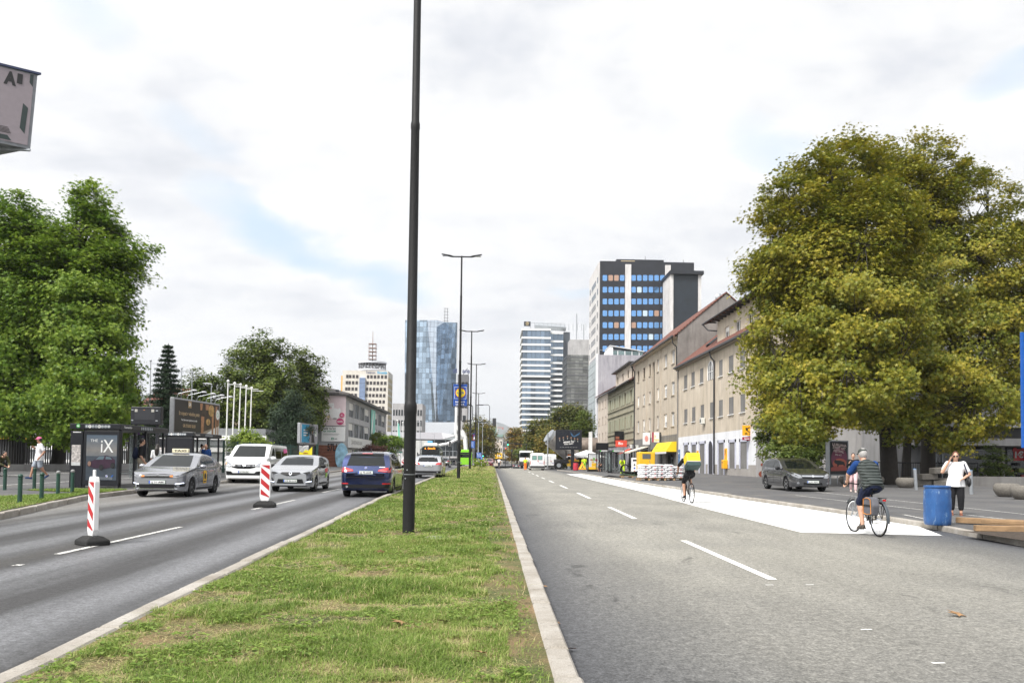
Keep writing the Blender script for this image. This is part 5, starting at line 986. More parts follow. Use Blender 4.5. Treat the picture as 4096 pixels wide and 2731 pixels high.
def fir(label,px,Y,top_dy,base_dy,halfw,seed,nm='spruce_tree'):
 p=on_y(px*K,1830,Y);zg=z_lpave(p.x,Y);base=Vector((p.x,Y,zg));root=thing(nm,label,'tree',base);rng=np.random.default_rng(seed);H_=on_y(px*K,top_dy*K,Y).z-zg;s_=Y/(F_PX/K);W_=halfw*s_;mb=MB().tube([(0,0,-.1),(0,0,H_*.5),(.05,0,H_)],[.2,.13,.02],8);C=[];SP=[]
 z=H_*.06
 while z<H_*.985:
  f_=1-z/H_;R_=W_*(f_**.85)+.15;k=9 if f_>.2 else 6;a0=rng.random()*6
  for i in range(k):
   a=a0+2*PI*i/k+rng.normal()*.15;rr=R_*(.75+.4*rng.random());e=Vector((math.cos(a)*rr,math.sin(a)*rr,z-.16*rr+.12*rr*rng.random()));mb.tube([(0,0,z),e*.55+Vector((0,0,z*.45)),e],[.05*f_+.012,.03*f_+.01,.006],4)
   for t in np.linspace(.2,1,max(2,int(rr/.28))):C.append((e.x*t,e.y*t,z+(e.z-z)*t));SP.append(.07+.34*f_*(1.15-t*.5))
  z+=.34+.25*f_
 mb.build('trunk',bark_d,root,True);scatter_leaves('crown',np.array(C),60,np.array(SP)*1.7,.22,lm_fir,'needle',root,rng,.5,.4,.1,.6);return root
fir('dark narrow spruce rising behind the display board',378,66,788,1000,58,31)
def px_tree(nm,label,px,Y,blobs,ncl,per,size,lm,style,seed,spread,tr=.25,zf=z_lpave,fork=.12,t0=.12,**kw):
 p=on_y(px*K,1830,Y);return tree(nm,label,(p.x,Y,zf(p.x,Y)),tr,[blob(*b,Y)for b in blobs],ncl,per,size,lm,style,bark_d,seed,spread,14,.4,fork=fork,t0=t0,twigs=False,**kw)
px_tree('hornbeam_tree','pointed dark hornbeam behind the big billboard',468,84,[(465,885,26,40),(450,930,38,60),(490,920,36,50),(470,985,50,50)],300,60,.26,lm_dark,'oval',41,.8)
px_tree('hornbeam_tree','broad dark green tree behind the white flagpoles, tallest of its group',605,86,[(600,815,48,50),(575,860,58,70),(635,850,50,70),(600,930,84,80),(560,975,56,50),(650,960,55,60)],620,64,.28,lm_dark,'oval',42,.95,.35,t0=.2)
px_tree('hornbeam_tree','loose dark green tree beside the office with the dog poster',706,90,[(700,830,24,32),(690,870,34,50),(715,880,32,60),(700,935,46,50),(720,955,26,36)],270,54,.26,lm_dark,'oval',43,.8,.28,fork=.25,t0=.2)
px_tree('cedar_tree','blue-green cedar partly hidden behind the broad dark tree',533,98,[(540,840,20,36),(530,885,28,50),(525,930,34,50),(530,980,36,40)],220,60,.28,lm_fir,'needle',44,1.0)
px_tree('pine_tree','short dark pine in front of the loose dark tree',668,76,[(668,925,24,36),(655,960,32,36),(690,965,28,36),(665,1000,38,24)],260,64,.22,lm_fir,'needle',45,.7,.14)
px_tree('hornbeam_tree','dark conical tree between the bright green tree and the spruce',298,70,[(300,875,14,26),(296,915,24,40),(300,960,30,40)],170,54,.24,lm_dark,'oval',46,.7)
px_tree('shrub','pale green feathery shrub behind the minibus',565,62,[(565,1015,34,18),(545,1025,22,14),(595,1022,24,16),(570,1000,16,14)],110,46,.17,lm_green,'oval',47,.5,.05,t0=.35,cat='shrub')
px_tree('shrub','dark red leafed shrub left of the thick lamp post',862,96,[(858,1030,18,8),(845,1034,14,7),(878,1032,12,8)],70,40,.16,lm_red,'oval',48,.5,.04,cat='shrub')
px_tree('shrub','bright green shrubs left of the city bus',900,104,[(900,1012,22,12),(880,1020,16,14),(925,1020,18,12),(890,1040,20,8)],130,44,.20,lm_green,'oval',49,.6,.05,cat='shrub')
px_tree('shrub','round green shrub in front of the flags by the insurance office',868,112,[(868,1010,16,16),(850,1014,12,12)],70,44,.22,lm_dark,'oval',50,.6,.05,t0=.3,cat='shrub')
px_tree('street_tree','green and yellow tree in front of the banded white tower',1245,150,[(1240,985,26,26),(1255,1010,36,36),(1228,1015,22,34),(1262,1045,32,24)],320,50,.36,lm_autumn,'oval',51,1.3,.3,z_rpave,t0=.05)
px_tree('street_tree','yellow-topped dark tree left of the glass facade',1312,146,[(1300,955,30,26),(1325,975,32,44),(1290,990,30,40),(1310,1030,44,34)],420,54,.36,lm_autumn,'oval',52,1.3,.32,z_rpave,t0=.0)
px_tree('street_tree','brownish tree just behind the tilted steel tube',1268,132,[(1262,1010,24,26),(1275,1040,26,26),(1250,1045,20,22)],210,50,.30,lm_autumn,'oval',53,1.1,.22,z_rpave,t0=.22)
px_tree('street_tree','deep green tree right behind the black billboard',1335,138,[(1340,985,20,44),(1325,1030,30,36),(1300,1055,30,18)],240,54,.30,lm_dark,'oval',54,1.1,.25,z_rpave,t0=.2)
px_tree('street_tree','small yellowing tree between the crane and the white tower',1188,225,[(1185,1005,18,22),(1195,1030,20,24),(1178,1040,14,18)],200,46,.5,lm_autumn,'oval',55,1.5,.3,z_right,t0=.35)
px_tree('street_tree','yellow-green tree beyond the lamp posts on the left of the crossing',1105,205,[(1095,985,26,26),(1110,1005,30,32),(1085,1030,26,28),(1120,1035,20,24)],260,46,.46,lm_autumn,'oval',56,1.5,.3,z_right,t0=.18)
px_tree('street_tree','low dark tree under the traffic light beyond the crossing',1200,215,[(1200,1042,18,12),(1212,1035,12,14)],90,46,.4,lm_dark,'oval',57,1.2,.2,z_right,t0=.15)
def weed(px,py,s_,label,seed):
 p=on_z(px,py,z_med);rng=np.random.default_rng(seed);root=thing('weed',label,'plant',p);mb=MB();C=[]
 for k in range(9):a=k*.7;e=(math.cos(a)*.28*s_,math.sin(a)*.28*s_,(.25+.25*rng.random())*s_);mb.tube([(0,0,0),e],[.006,.003],4);C+=[e,(e[0]*.6,e[1]*.6,e[2]*.7)]
 mb.build('stem',lm_green,root);scatter_leaves('leaves',np.array(C),8,np.full(len(C),.12*s_),.11*s_,lm_green,'oval',root,rng,.2,.3,.3)
weed(1918,1884,2.2,'leafy green weed standing in the dry grass of the median',61)
fallen=M('fallen_leaf',(.30,.17,.075),.7,var=.3,scale=12);fallen_d=M('dark_fallen_leaf',(.13,.045,.02),.7,var=.3,scale=12)
def litter(px,py,zf,s_,m,label,rz):
 p=on_z(px,py,zf);tp,fs=LEAF['star'];mb=MB();vs=[(x*s_,y*s_,.012+.05*s_*(abs(x)+y*y)+(.10*s_ if i%2 else 0))for i,(x,y,z)in enumerate(tp)];mb.add(vs,fs);o=mb.build('fallen_leaf',m,None,True,80);o.location=p+Vector((0,0,.01));o.rotation_euler=(.25,.1,rz);tag(o,label,'leaf','fallen leaves')
for px,py,zf,s_,m,lb,rz in((3820,2462,z_right,.13,fallen,'curled tan leaf lying alone on the right carriageway',.5),(1590,2497,z_med,.10,fallen,'pale tan leaf on the near grass of the median',1.2),(1768,2493,z_med,.085,fallen_d,'dark brown leaf next to a pale one on the near grass',2.2),(1522,2212,z_med,.12,fallen_d,'rust red leaf on the grass before the thick lamp post',.2),(1928,2155,z_med,.11,fallen_d,'upright brown leaf right of the manhole lid',1.0),(1888,2128,z_med,.10,fallen_d,'brown leaf above the upright one on the median',3.0),(2176,2350,z_right,.06,fallen,'small tan leaf in the gutter by the median kerb',.7),(2285,2605,z_right,.06,fallen_d,'small brown leaf in the gutter nearest the camera',2.7),(2225,2497,z_right,.05,fallen,'tiny pale leaf in the gutter between two others',.4),(1915,2620,z_med,.08,fallen,'tan leaf near the right edge of the near grass',2.0),(1690,2006,z_med,.12,fallen_d,'dark leaf on the grass right behind the thick lamp post',.9),(2010,2414,z_med,.07,fallen_d,'brown leaf by the bare soil along the kerb',1.6)):litter(px,py,zf,s_,m,lb,rz)

# buildings
def wallmat(name,c1,c2,streak=.5,rough=.9,bscale=30):
 def f(b,v):
  s_=V('MULTIPLY',v,(1,1,.12));a_=NOISE(s_,1.6,7,.65,.3);g_=NOISE(v,bscale,4,.6);d_=NOISE(v,.45,5,.6)
  c=RAMP(d_,(.3,c1),(.7,c2));c=MIX(streak,c,RAMP(a_,(.30,.42),(.52,.98),(.8,1.08)),'MULTIPLY');c=MIX(1.0,c,RAMP(g_,(.3,.85),(.7,1.1)),'MULTIPLY')
  l.new(c,b.inputs['Base Color']);b.inputs['Roughness'].default_value=rough;BUMP(b,g_,.5,.02)
 return ground_mat(name,f)
beige=wallmat('beige_render',(.45,.385,.30),(.56,.49,.40));beige2=wallmat('grey_beige_render',(.41,.35,.275),(.51,.445,.36));plasterw=wallmat('white_plaster',(.62,.63,.66),(.72,.73,.75),.2);granite=wallmat('granite_plinth',(.26,.24,.22),(.36,.34,.32),.2,.8,60);rough_grey=wallmat('rough_grey_render',(.16,.15,.14),(.25,.235,.22),.6,.95,18)
oliver=wallmat('olive_render',(.26,.245,.175),(.34,.31,.225),.6);palewall=wallmat('pale_pink_render',(.48,.41,.34),(.55,.48,.41),.3);shopgrey=wallmat('dark_grey_render',(.13,.125,.12),(.19,.185,.18),.6);concrete=wallmat('concrete',(.34,.33,.33),(.44,.43,.43),.5);lilac=wallmat('lilac_grey_concrete',(.30,.295,.33),(.40,.39,.42),.6);ochre=wallmat('ochre_render',(.45,.36,.21),(.53,.43,.27),.3);travert=wallmat('travertine',(.56,.52,.46),(.68,.64,.58),.3)
def tiles(name,c1,c2,sc=3.2):
 def f(b,v):
  x=XYZ(v);w_=A('SINE',A('MULTIPLY',x[1],sc*6.3));h_=A('SINE',A('MULTIPLY',x[2],sc*6.3));g_=NOISE(v,3,6,.7)
  c=RAMP(g_,(.3,c1),(.7,c2));c=MIX(.6,c,RAMP(A('ADD',A('MULTIPLY',w_,.5),A('MULTIPLY',h_,.5)),(-.4,.45),(.5,1.15)),'MULTIPLY');l.new(c,b.inputs['Base Color']);b.inputs['Roughness'].default_value=.8;BUMP(b,A('ADD',w_,h_),.6,.05)
 return ground_mat(name,f)
redtile=tiles('red_roof_tiles',(.13,.045,.032),(.22,.085,.058));darktile=tiles('dark_roof_tiles',(.11,.045,.035),(.17,.075,.06));brick=tiles('brick_wall',(.24,.085,.05),(.34,.14,.085),6)
gutter=M('dark_gutter',(.035,.035,.038),.5);woodeave=M('eave_boards',(.22,.19,.15),.8);blindw=M('roller_blind',(.74,.73,.70),.6)
ROT={'L':-PI/2,'C':0.0,'R':PI/2}
def wall_frame(face,o):
 o=Vector(o);u={'L':Vector((0,-1,0)),'C':Vector((1,0,0)),'R':Vector((0,1,0))}[face];nn={'L':Vector((-1,0,0)),'C':Vector((0,-1,0)),'R':Vector((1,0,0))}[face]
 return o,u,nn
def wall(name,parent,face,o,W,z0,z1,holes,bands,depth=.22,org=None):
 """a wall W wide with real openings; bands: [(top z, material)]; holes: (u0, u1, z0, z1)"""
 o,u,nn=wall_frame(face,Vector(o)-Vector(parent.location));mb=MB();mats=[m for _,m in bands]
 us=sorted({0,W,*[q for h in holes for q in h[:2]]});zs=sorted({z0,z1,*[q for h in holes for q in h[2:4]],*[b for b,_ in bands if z0<b<z1]})
 P=lambda a,z,d=0:o+u*a+Vector((0,0,z))-nn*d
 for a,b in zip(us,us[1:]):
  for c,d in zip(zs,zs[1:]):
   m_,zm=(a+b)/2,(c+d)/2
   if any(h[0]<m_<h[1]and h[2]<zm<h[3]for h in holes):continue
   mi=next((i for i,(t,_)in enumerate(bands)if zm<t),len(bands)-1);mb.quad([P(a,c),P(b,c),P(b,d),P(a,d)],mi)
 for a,b,c,d in[h[:4]for h in holes]:
  mi=next((i for i,(t,_)in enumerate(bands)if(c+d)/2<t),len(bands)-1)
  mb.quad([P(a,c),P(a,d),P(a,d,depth),P(a,c,depth)],mi);mb.quad([P(b,d),P(b,c),P(b,c,depth),P(b,d,depth)],mi);mb.quad([P(a,d),P(b,d),P(b,d,depth),P(a,d,depth)],mi);mb.quad([P(b,c),P(a,c),P(a,c,depth),P(b,c,depth)],mi)
 return mb.build(name,mats,parent)
WIN={}
def window(parent,face,o,a,z,w_,h_,style='casement',depth=.16,name='window',frame_m=None,sill_m=None,glass_m=None,blind=0.0):
 """a window with frame, pane and sill set back in its opening"""
 frame_m=frame_m or white;glass_m=glass_m or glass;o,u,nn=wall_frame(face,Vector(o)-Vector(parent.location));k=(round(w_,2),round(h_,2),style,frame_m.name,glass_m.name,round(blind,2),sill_m.name if sill_m else '')
 if k not in WIN:
  f=MB();t=.07
  for x0,x1,zz0,zz1 in((0,t,0,h_),(w_-t,w_,0,h_),(t,w_-t,0,t),(t,w_-t,h_-t,h_)):f.box(x0,x1,-.05,.03,zz0,zz1)
  if style=='casement':f.box(w_/2-.05,w_/2+.05,-.045,.03,t,h_-t)
  if style=='cross':f.box(w_/2-.04,w_/2+.04,-.045,.03,t,h_-t);f.box(t,w_-t,-.04,.03,h_*.68,h_*.68+.06)
  if style=='triple':
   for q in(1,2):f.box(w_*q/3-.04,w_*q/3+.04,-.045,.03,t,h_-t)
  g_=MB().box(t*.5,w_-t*.5,.0,.012,t*.5,h_-t*.5).mesh('pane',glass_m);s_=MB().box(-.10,w_+.10,-.30,-.0,-.07,-.01).mesh('sill',sill_m)if sill_m else None
  b_=MB().box(t*.6,w_-t*.6,-.035,-.015,h_*(1-blind),h_-.02).mesh('blind',blindw)if blind else None
  WIN[k]=(f.mesh(name,frame_m),g_,s_,b_)
 fm,gm_,sm,bm_=WIN[k];p=o+u*a+Vector((0,0,z))-nn*depth;q=link(name,fm,parent,p);q.rotation_euler=(0,0,ROT[face]);link('pane',gm_,q)
 if sm:link('sill',sm,q)
 if bm_:link('blind',bm_,q)
 return q
def slab(name,m,parent,x0,x1,y0,y1,z0,z1,bevel=0):
 o=parent.location;return MB().box(x0-o.x,x1-o.x,y0-o.y,y1-o.y,z0-o.z,z1-o.z).build(name,m,parent,bevel=bevel)
def pipe(name,m,parent,pts,r):return MB().tube([Vector(p)-Vector(parent.location)for p in pts],r,8).build(name,m,parent,True)
def roofpoly(name,m,parent,pts,d=(0,0,-.18)):o=Vector(parent.location);return MB().extrude([Vector(p)-o for p in pts],d).build(name,m,parent,fix=True)
XF,XB=22.4,34.0
A_=thing('corner_house','large beige corner house with white ground floor and round-arched window','house',(XF,67,0));Y1=95.2;uA=lambda Y:Y1-Y
hol,wn=[],[]
for y0,y1 in((90.75,92.3),(87.2,88.7),(83.6,85.05),(80.15,81.3),(76.75,78.1),(73.3,74.8),(69.9,71.3)):
 hol.append((uA(y1),uA(y0),6.0,7.62));wn.append((uA(y1),6.0,y1-y0,1.62))
for y0,y1 in((90.9,92.5),(87.5,89.05),(83.9,85.4),(76.85,78.1),(73.4,74.9),(70.0,71.4)):
 hol.append((uA(y1),uA(y0),9.95,11.55));wn.append((uA(y1),9.95,y1-y0,1.6))
gf=[(90.3,92.2,.75,3.47,'w'),(86.7,88.7,.75,3.44,'w'),(83.2,85.3,.2,3.47,'d'),(76.3,78.1,.2,3.42,'d'),(72.8,74.5,.95,3.38,'w'),(69.3,71.2,.95,3.36,'w')]
arch_lo,arch_hi=(79.92,81.8,.2,2.75),(79.92,82.05,9.95,10.9)
for y0,y1,a,b,k in gf:hol.append((uA(y1),uA(y0),a,b))
hol+=[(uA(81.8),uA(79.92),.2,2.75),(uA(82.05),uA(79.92),9.95,10.85)]
o_=(XF,Y1,0);wall('front_wall',A_,'L',o_,Y1-67,.0,12.9,hol,[(1.3,granite),(4.45,plasterw),(13,beige)])
for i,(a,z,w_,h_)in enumerate(wn):window(A_,'L',o_,a,z,w_,h_,'casement',.17,sill_m=white,blind=(0,0,.0,0,.9,.9,0,.0,.45,0,.85,.8,.35)[i])
for y0,y1,a,b,k in gf:
 window(A_,'L',o_,uA(y1),a,y1-y0,b-a,'triple' if k=='d' else 'cross',.18,'shop_door' if k=='d' else 'shop_window',steel)
 fr=MB();yy=67
 for z0_,z1_,ya,yb in((a,b+.28,y0-.28,y0),(a,b+.28,y1,y1+.28),(b,b+.28,y0-.28,y1+.28)):fr.box(-.05,.02,ya-yy,yb-yy,z0_,z1_)
 fr.build('window_surround',M('pale_lilac_trim',(.46,.47,.55),.8),A_)
def arched(par,name,y0,y1,z0,zs,m,gm_,bars=True):
 """round-headed opening: dark pane with a frame, and a wall infill above its springing line is part of the surround"""
 c,r=(y0+y1)/2,(y1-y0)/2;oy=par.location.y;pts=[(0,y0-oy,z0),(0,y0-oy,zs)]+[(0,c-oy-r*math.cos(k),zs+r*math.sin(k))for k in np.linspace(0,PI,13)[1:-1]]+[(0,y1-oy,zs),(0,y1-oy,z0)]
 q=MB().quad([(-.012,y,z)for _,y,z in pts]).build(name,gm_,par);mb=MB()
 mb.tube([(-.03,y,z)for _,y,z in pts],.06,6);
 if bars:
  for t in(.33,.67):mb.tube([(-.03,y0-oy+(y1-y0)*t,z0),(-.03,y0-oy+(y1-y0)*t,zs+r*.9)],.03,5)
  mb.tube([(-.03,y0-oy,zs-.1),(-.03,y1-oy,zs-.1)],.035,5)
 mb.build('frame',m,q,True);return q
arched(A_,'arched_window',80.0,82.0,9.95,10.9,white,glass);arched(A_,'arched_doorway',79.95,81.75,.2,2.8,M('pale_lilac_trim',(.46,.47,.55),.8),M('dark_passage',(.03,.03,.035),.9),False)
wall('side_wall',A_,'C',(XF,67,0),XB-XF,0,12.9,[],[(4.5,concrete),(13,beige2)])
MB().box(.02,XB-XF,.25,Y1-67,.0,12.7).build('core',shopgrey,A_)
ez=12.9
roofpoly('roof',redtile,A_,[(XF-.55,66.6,ez),(XF-.55,Y1,ez),(XF+5.9,Y1,ez+5.0),(XF+5.9,66.6,ez+5.0)]);roofpoly('roof',redtile,A_,[(XB+.5,Y1,ez),(XB+.5,66.6,ez),(XF+5.9,66.6,ez+5.0),(XF+5.9,Y1,ez+5.0)])
slab('eave',woodeave,A_,XF-.5,XF+.1,66.7,Y1-.02,ez-.34,ez-.12);slab('gutter',gutter,A_,XF-.68,XF-.5,66.6,Y1,ez-.25,ez-.06)
d0,d1=66.9,81.3;hd_=[(d1-78.75,d1-77.2,13.75,14.95),(d1-75.2,d1-73.7,13.75,14.95),(d1-71.6,d1-70.1,13.75,14.95)]
wall('dormer',A_,'L',(XF+.75,d1,0),d1-d0,13.0,16.1,hd_,[(17,beige)]);
for h in hd_:window(A_,'L',(XF+.75,d1,0),h[0],h[2],h[1]-h[0],h[3]-h[2],'casement',.16,sill_m=white,blind=.4 if h[0]<4 else 0)
slab('dormer_core',beige,A_,XF+1.0,XF+5.8,d0,d1,13.2,16.0);roofpoly('dormer_roof',darktile,A_,[(XF-.1,d0-1.2,16.25),(XF-.1,d1+2.6,16.25),(XF+6.2,d1+.6,18.2),(XF+6.2,d0-1.2,18.2)])
for k in range(14):slab('rafter',gutter,A_,XF-.05,XF+.75,d0-.6+k*1.18,d0-.48+k*1.18,15.92,16.07)
pipe('downpipe',gutter,A_,[(XF-.6,79.5,ez-.2),(XF-.45,79.5,12.1),(XF-.12,79.45,11.7),(XF-.12,79.4,.4)],.09);pipe('gutter',gutter,A_,[(XF-.15,d0-1.2,16.15),(XF-.15,d1+2.6,16.15)],.09);pipe('downpipe',gutter,A_,[(XF-.15,d1+2.4,16.1),(XF+.1,d1+1.2,15.3),(XF+.8,d1+.3,15.1)],.07)
pipe('skylight',glass,A_,[(XF+.9,86.0,14.1),(XF+2.2,86.0,15.1)],.2)
am_=M('ac_unit',(.62,.62,.58),.5);
def acunit(label,y,z,x=XF):
 t=thing('air_conditioner',label,'air conditioner',(x,y,z));MB().box(-.42,-.06,-.42,.42,0,.62).build('casing',am_,t,bevel=.02);MB().cyl((-.425,.1,.31),(-.435,.1,.31),.22,n=18).build('fan_grille',trim,t);MB().box(-.42,0,-.3,-.26,-.06,0).build('bracket',steel,t)
acunit('white air conditioner on the beige wall under the arched window',83.4,5.55)
B_=thing('tall_house','tall beige house with a bare grey gable wall above its neighbour','house',(XF,95.2,0));Y2=124.6;uB=lambda Y:Y2-Y;hol=[]
cols=[(121.6,1.5),(117.1,1.5),(112.7,1.15),(107.2,1.1),(102.4,1.7),(98.15,1.7)];rows=[(5.95,1.75),(9.78,1.68),(13.7,1.7)]
for c,w_ in cols:
 for z,h_ in rows:hol.append((uB(c+w_/2),uB(c-w_/2),z,z+h_))
shops=[(120.5,123.5,.3,3.1),(115,119.5,.3,3.2),(109.5,112,.2,3.2),(104,107,.5,3.2),(97.6,101.8,.5,2.6)]
for y0,y1,a,b in shops:hol.append((uB(y1),uB(y0),a,b))
hol.append((uB(111.05),uB(109.4),4.95,15.4));o_=(XF,Y2,0);wall('front_wall',B_,'L',o_,Y2-95.2,0,17.2,hol,[(4.9,shopgrey),(18,beige2)],.25)
i=0
for c,w_ in cols:
 for z,h_ in rows:window(B_,'L',o_,uB(c+w_/2),z,w_,h_,'triple' if w_>1.6 else 'casement',.18,sill_m=beige2,frame_m=white if not(z>13 and c>112)else M('brown_frame',(.10,.07,.05),.6),blind=(0,.8,0,.6,.3,0,0,0,0)[i%9]);i+=1
for y0,y1,a,b in shops:window(B_,'L',o_,uB(y1),a,y1-y0,b-a,'triple',.3,'shop_window',trim)
slab('stair_shaft',shopgrey,B_,XF+.5,XF+.6,109.3,111.1,4.9,15.5);slab('core',shopgrey,B_,XF+.7,XB,95.5,Y2-.1,0,16.8)
ap=on_y(2904,1175,95.2);sx=XF-.1
gp=[(sx,95.15,0),(sx,95.15,17.1),(ap.x,95.15,ap.z),(ap.x*2-sx,95.15,17.1),(ap.x*2-sx,95.15,0)];roofpoly('gable_wall',rough_grey,B_,gp,(0,.35,0))
for sg in(1,-1):
 x0=sx-.55 if sg>0 else ap.x*2-sx+.55;zz=17.1-.35;roofpoly('roof',redtile,B_,[(x0,95.05,zz),(x0,Y2,zz),(ap.x,Y2,ap.z+.25),(ap.x,95.05,ap.z+.25)],(0,0,-.15))
slab('eave',beige2,B_,XF-.6,XF+.05,95.5,Y2,16.55,16.72);slab('gutter',gutter,B_,XF-.85,XF-.66,95.2,Y2,16.62,16.80);pipe('downpipe',gutter,B_,[(XF-.7,95.7,16.6),(XF-.6,95.8,15.9),(XF-.1,95.9,15.5),(XF-.1,95.9,12.5)],.08);pipe('downpipe',gutter,B_,[(XF-.7,124.3,16.5),(XF-.12,124.3,15.6),(XF-.12,124.3,.4)],.09)
for y in(114.9,105.3):slab('pilaster',beige2,B_,XF-.07,XF+.05,y-.15,y+.15,4.9,16.5)
acunit('white air conditioner above the cream awning',121.2,3.4);acunit('small air conditioner beside the red shop sign',126.5,3.6)
sd=thing('satellite_dish','grey satellite dish on the red tiled roof','satellite dish',(XF+5.6,97.5,22.0));MB().lathe([(.02,0),(.3,.06),(.5,.2)],n=18,axis='y').build('dish',steel,sd,True);MB().cyl((0,0,-1.3),(0,0,0),.04).build('mast',steel,sd)
C_=thing('shuttered_house','narrow olive grey house with closed shutter panels and peeling render','house',(XF,124.7,0));Y3=153.4;uC=lambda Y:Y3-Y;hol=[]
cc=(150.2,144.5,139.0,133.2,127.6)
for c in cc:
 for z in(11.1,7.0):hol.append((uC(c+.65),uC(c-.65),z,z+1.95))
for y0,y1 in((126,131),(133,138),(141,146),(148,152)):hol.append((uC(y1),uC(y0),.4,3.3))
o_=(XF,Y3,0);wall('front_wall',C_,'L',o_,Y3-124.7,0,14.4,hol,[(4.2,lilac),(15,oliver)],.25)
for c in cc:
 for z in(11.1,7.0):
  window(C_,'L',o_,uC(c+.65),z,1.3,1.95,'casement',.22,frame_m=M('brown_frame',(.10,.07,.05),.6))
  for e in(-1,1):slab('shutter',M('olive_shutter',(.30,.30,.215),.8),C_,XF-.09,XF-.01,c+e*1.65-.75,c+e*1.65+.75,z-.05,z+2.0)
for y0,y1 in((126,131),(133,138),(141,146),(148,152)):window(C_,'L',o_,uC(y1),.4,y1-y0,2.9,'triple',.35,'shop_window',trim)
for z in(4.3,5.1,6.3,9.6,10.6,13.5):slab('cornice',oliver,C_,XF-.16,XF-.003,124.75,Y3,z,z+.13)
slab('core',shopgrey,C_,XF+.6,XB,124.9,Y3-.1,0,14.2);roofpoly('roof',darktile,C_,[(XF-.9,124.7,14.4),(XF-.9,Y3+.5,14.4),(XF+5.5,Y3+.5,18.6),(XF+5.5,124.7,18.6)]);slab('gutter',gutter,C_,XF-1.05,XF-.9,124.7,Y3+.4,14.25,14.42)
h_=[(146.5-y-.6,146.5-y+.6,15.5,16.9)for y in(144.3,138.6,133.2)];wall('dormer',C_,'L',(XF+.4,146.5,0),17,14.6,17.6,h_,[(18,palewall)])
for q in h_:window(C_,'L',(XF+.4,146.5,0),q[0],q[2],1.2,1.4,'casement',.15,frame_m=M('brown_frame',(.10,.07,.05),.6))
slab('dormer_core',palewall,C_,XF+.6,XF+5.5,129.5,146.5,14.8,17.55);slab('dormer_roof',gutter,C_,XF-.3,XF+5.8,128.6,147.6,17.65,17.85)
D_=thing('pale_house','pale pinkish house farthest along the right facade row','house',(XF,153.5,0));Y4=168;uD=lambda Y:Y4-Y;hol=[(uD(c+.65),uD(c-.65),z,z+1.5)for c in(165.4,160.9,156.5)for z in(12.2,8.95,5.75)]
o_=(XF,Y4,0);wall('front_wall',D_,'L',o_,Y4-153.5,0,15.0,hol,[(3.6,shopgrey),(16,palewall)])
for h in hol:window(D_,'L',o_,h[0],h[2],1.3,1.5,'casement',.2,frame_m=M('brown_frame',(.10,.07,.05),.6),sill_m=palewall,blind=.7 if h[0]>10 else 0)
slab('core',shopgrey,D_,XF+.5,XB,153.7,Y4-.1,0,14.8);roofpoly('roof',darktile,D_,[(XF-.7,153.5,15.0),(XF-.7,Y4+.3,15.0),(XF+5.5,Y4+.3,18.4),(XF+5.5,153.5,18.4)]);roofpoly('roof',darktile,D_,[(XB,Y4+.3,15.0),(XB,153.5,15.0),(XF+5.5,153.5,18.4),(XF+5.5,Y4+.3,18.4)])
def curtain(name,tint,fw,fh_,vary=.5,rough=.06,metal=.75,lines=.06,linec=(.03,.035,.04),ym=0.0):
 def f(b,v):
  x,y,z=XYZ(v);uu=A('DIVIDE',A('ADD',x,A('MULTIPLY',y,ym)),fw);vv=A('DIVIDE',z,fh_);cbn=n.new('ShaderNodeCombineXYZ');l.new(A('FLOOR',uu),cbn.inputs[0]);l.new(A('FLOOR',vv),cbn.inputs[1])
  wn_=n.new('ShaderNodeTexWhiteNoise');wn_.noise_dimensions='2D';l.new(cbn.outputs[0],wn_.inputs['Vector']);r_=wn_.outputs['Value']
  c=RAMP(r_,(0,[q*(1-vary)for q in tint]),(.6,tint),(1,[min(1,q*(1+vary*.6))for q in tint]))
  fu,fv=A('FRACT',uu),A('FRACT',vv);ln=A('MAXIMUM',A('LESS_THAN',fu,lines*1.2),A('LESS_THAN',fv,lines*.9));c=MIX(ln,c,linec);l.new(c,b.inputs['Base Color'])
  l.new(A('MULTIPLY',A('SUBTRACT',1.0,ln),metal),b.inputs['Metallic']);l.new(A('ADD',rough,A('MULTIPLY',ln,.5)),b.inputs['Roughness'])
 return ground_mat(name,f)
greenish=curtain('green_glass_facade',(.22,.30,.28),1.3,1.6,.4,ym=1.0)
E_=thing('office_block','lilac grey office block with green glass front and glazed roof pavilion','office building',(XF,168.5,0));MB().box(0,15,0,15,0,24.2).build('concrete_body',lilac,E_);MB().box(-.25,-.02,1.5,15,1,23.6).build('glass_facade',greenish,E_);MB().box(-.3,0,0,1.5,1,24.4).build('corner_strip',plasterw,E_)
p0=on_y(2300+.3265*375,1421,172);p1=on_y(2300+.3265*830,1421,172);tz=on_y(2430,1000+.3265*1165,172).z;x0,x1=p0.x-XF,p1.x-XF
MB().box(x0+1.6,x1,3.5,11,24.2,tz-1.2).build('pavilion_glazing',curtain('pavilion_glass',(.20,.27,.27),1.55,3.2,.4,lines=.1,linec=(.6,.6,.6)),E_);MB().extrude([(x0,3.4,24.2),(x0+1.6,3.4,24.2),(x0+1.6,3.4,tz-.1),(x0+1.0,3.4,tz-.3)],(0,7.6,0)).build('pavilion_side',white,E_,fix=True)
MB().extrude([(x0+.9,3.2,tz),(x1+.3,3.2,tz-1.2),(x1+.3,3.2,tz-1.35),(x0+.9,3.2,tz-.2)],(0,7.9,0)).build('pavilion_roof',M('roof_glazing',(.55,.56,.56),.3),E_,fix=True);pipe('railing',steel,E_,[(XF+.3,168.7,24.2),(XF+.3,168.7,25.2),(XF+5,168.7,25.2)],.05)
Yt=222;R5=lambda x,y,Y=Yt:on_y(2300+.3265*x,1000+.3265*y,Y)
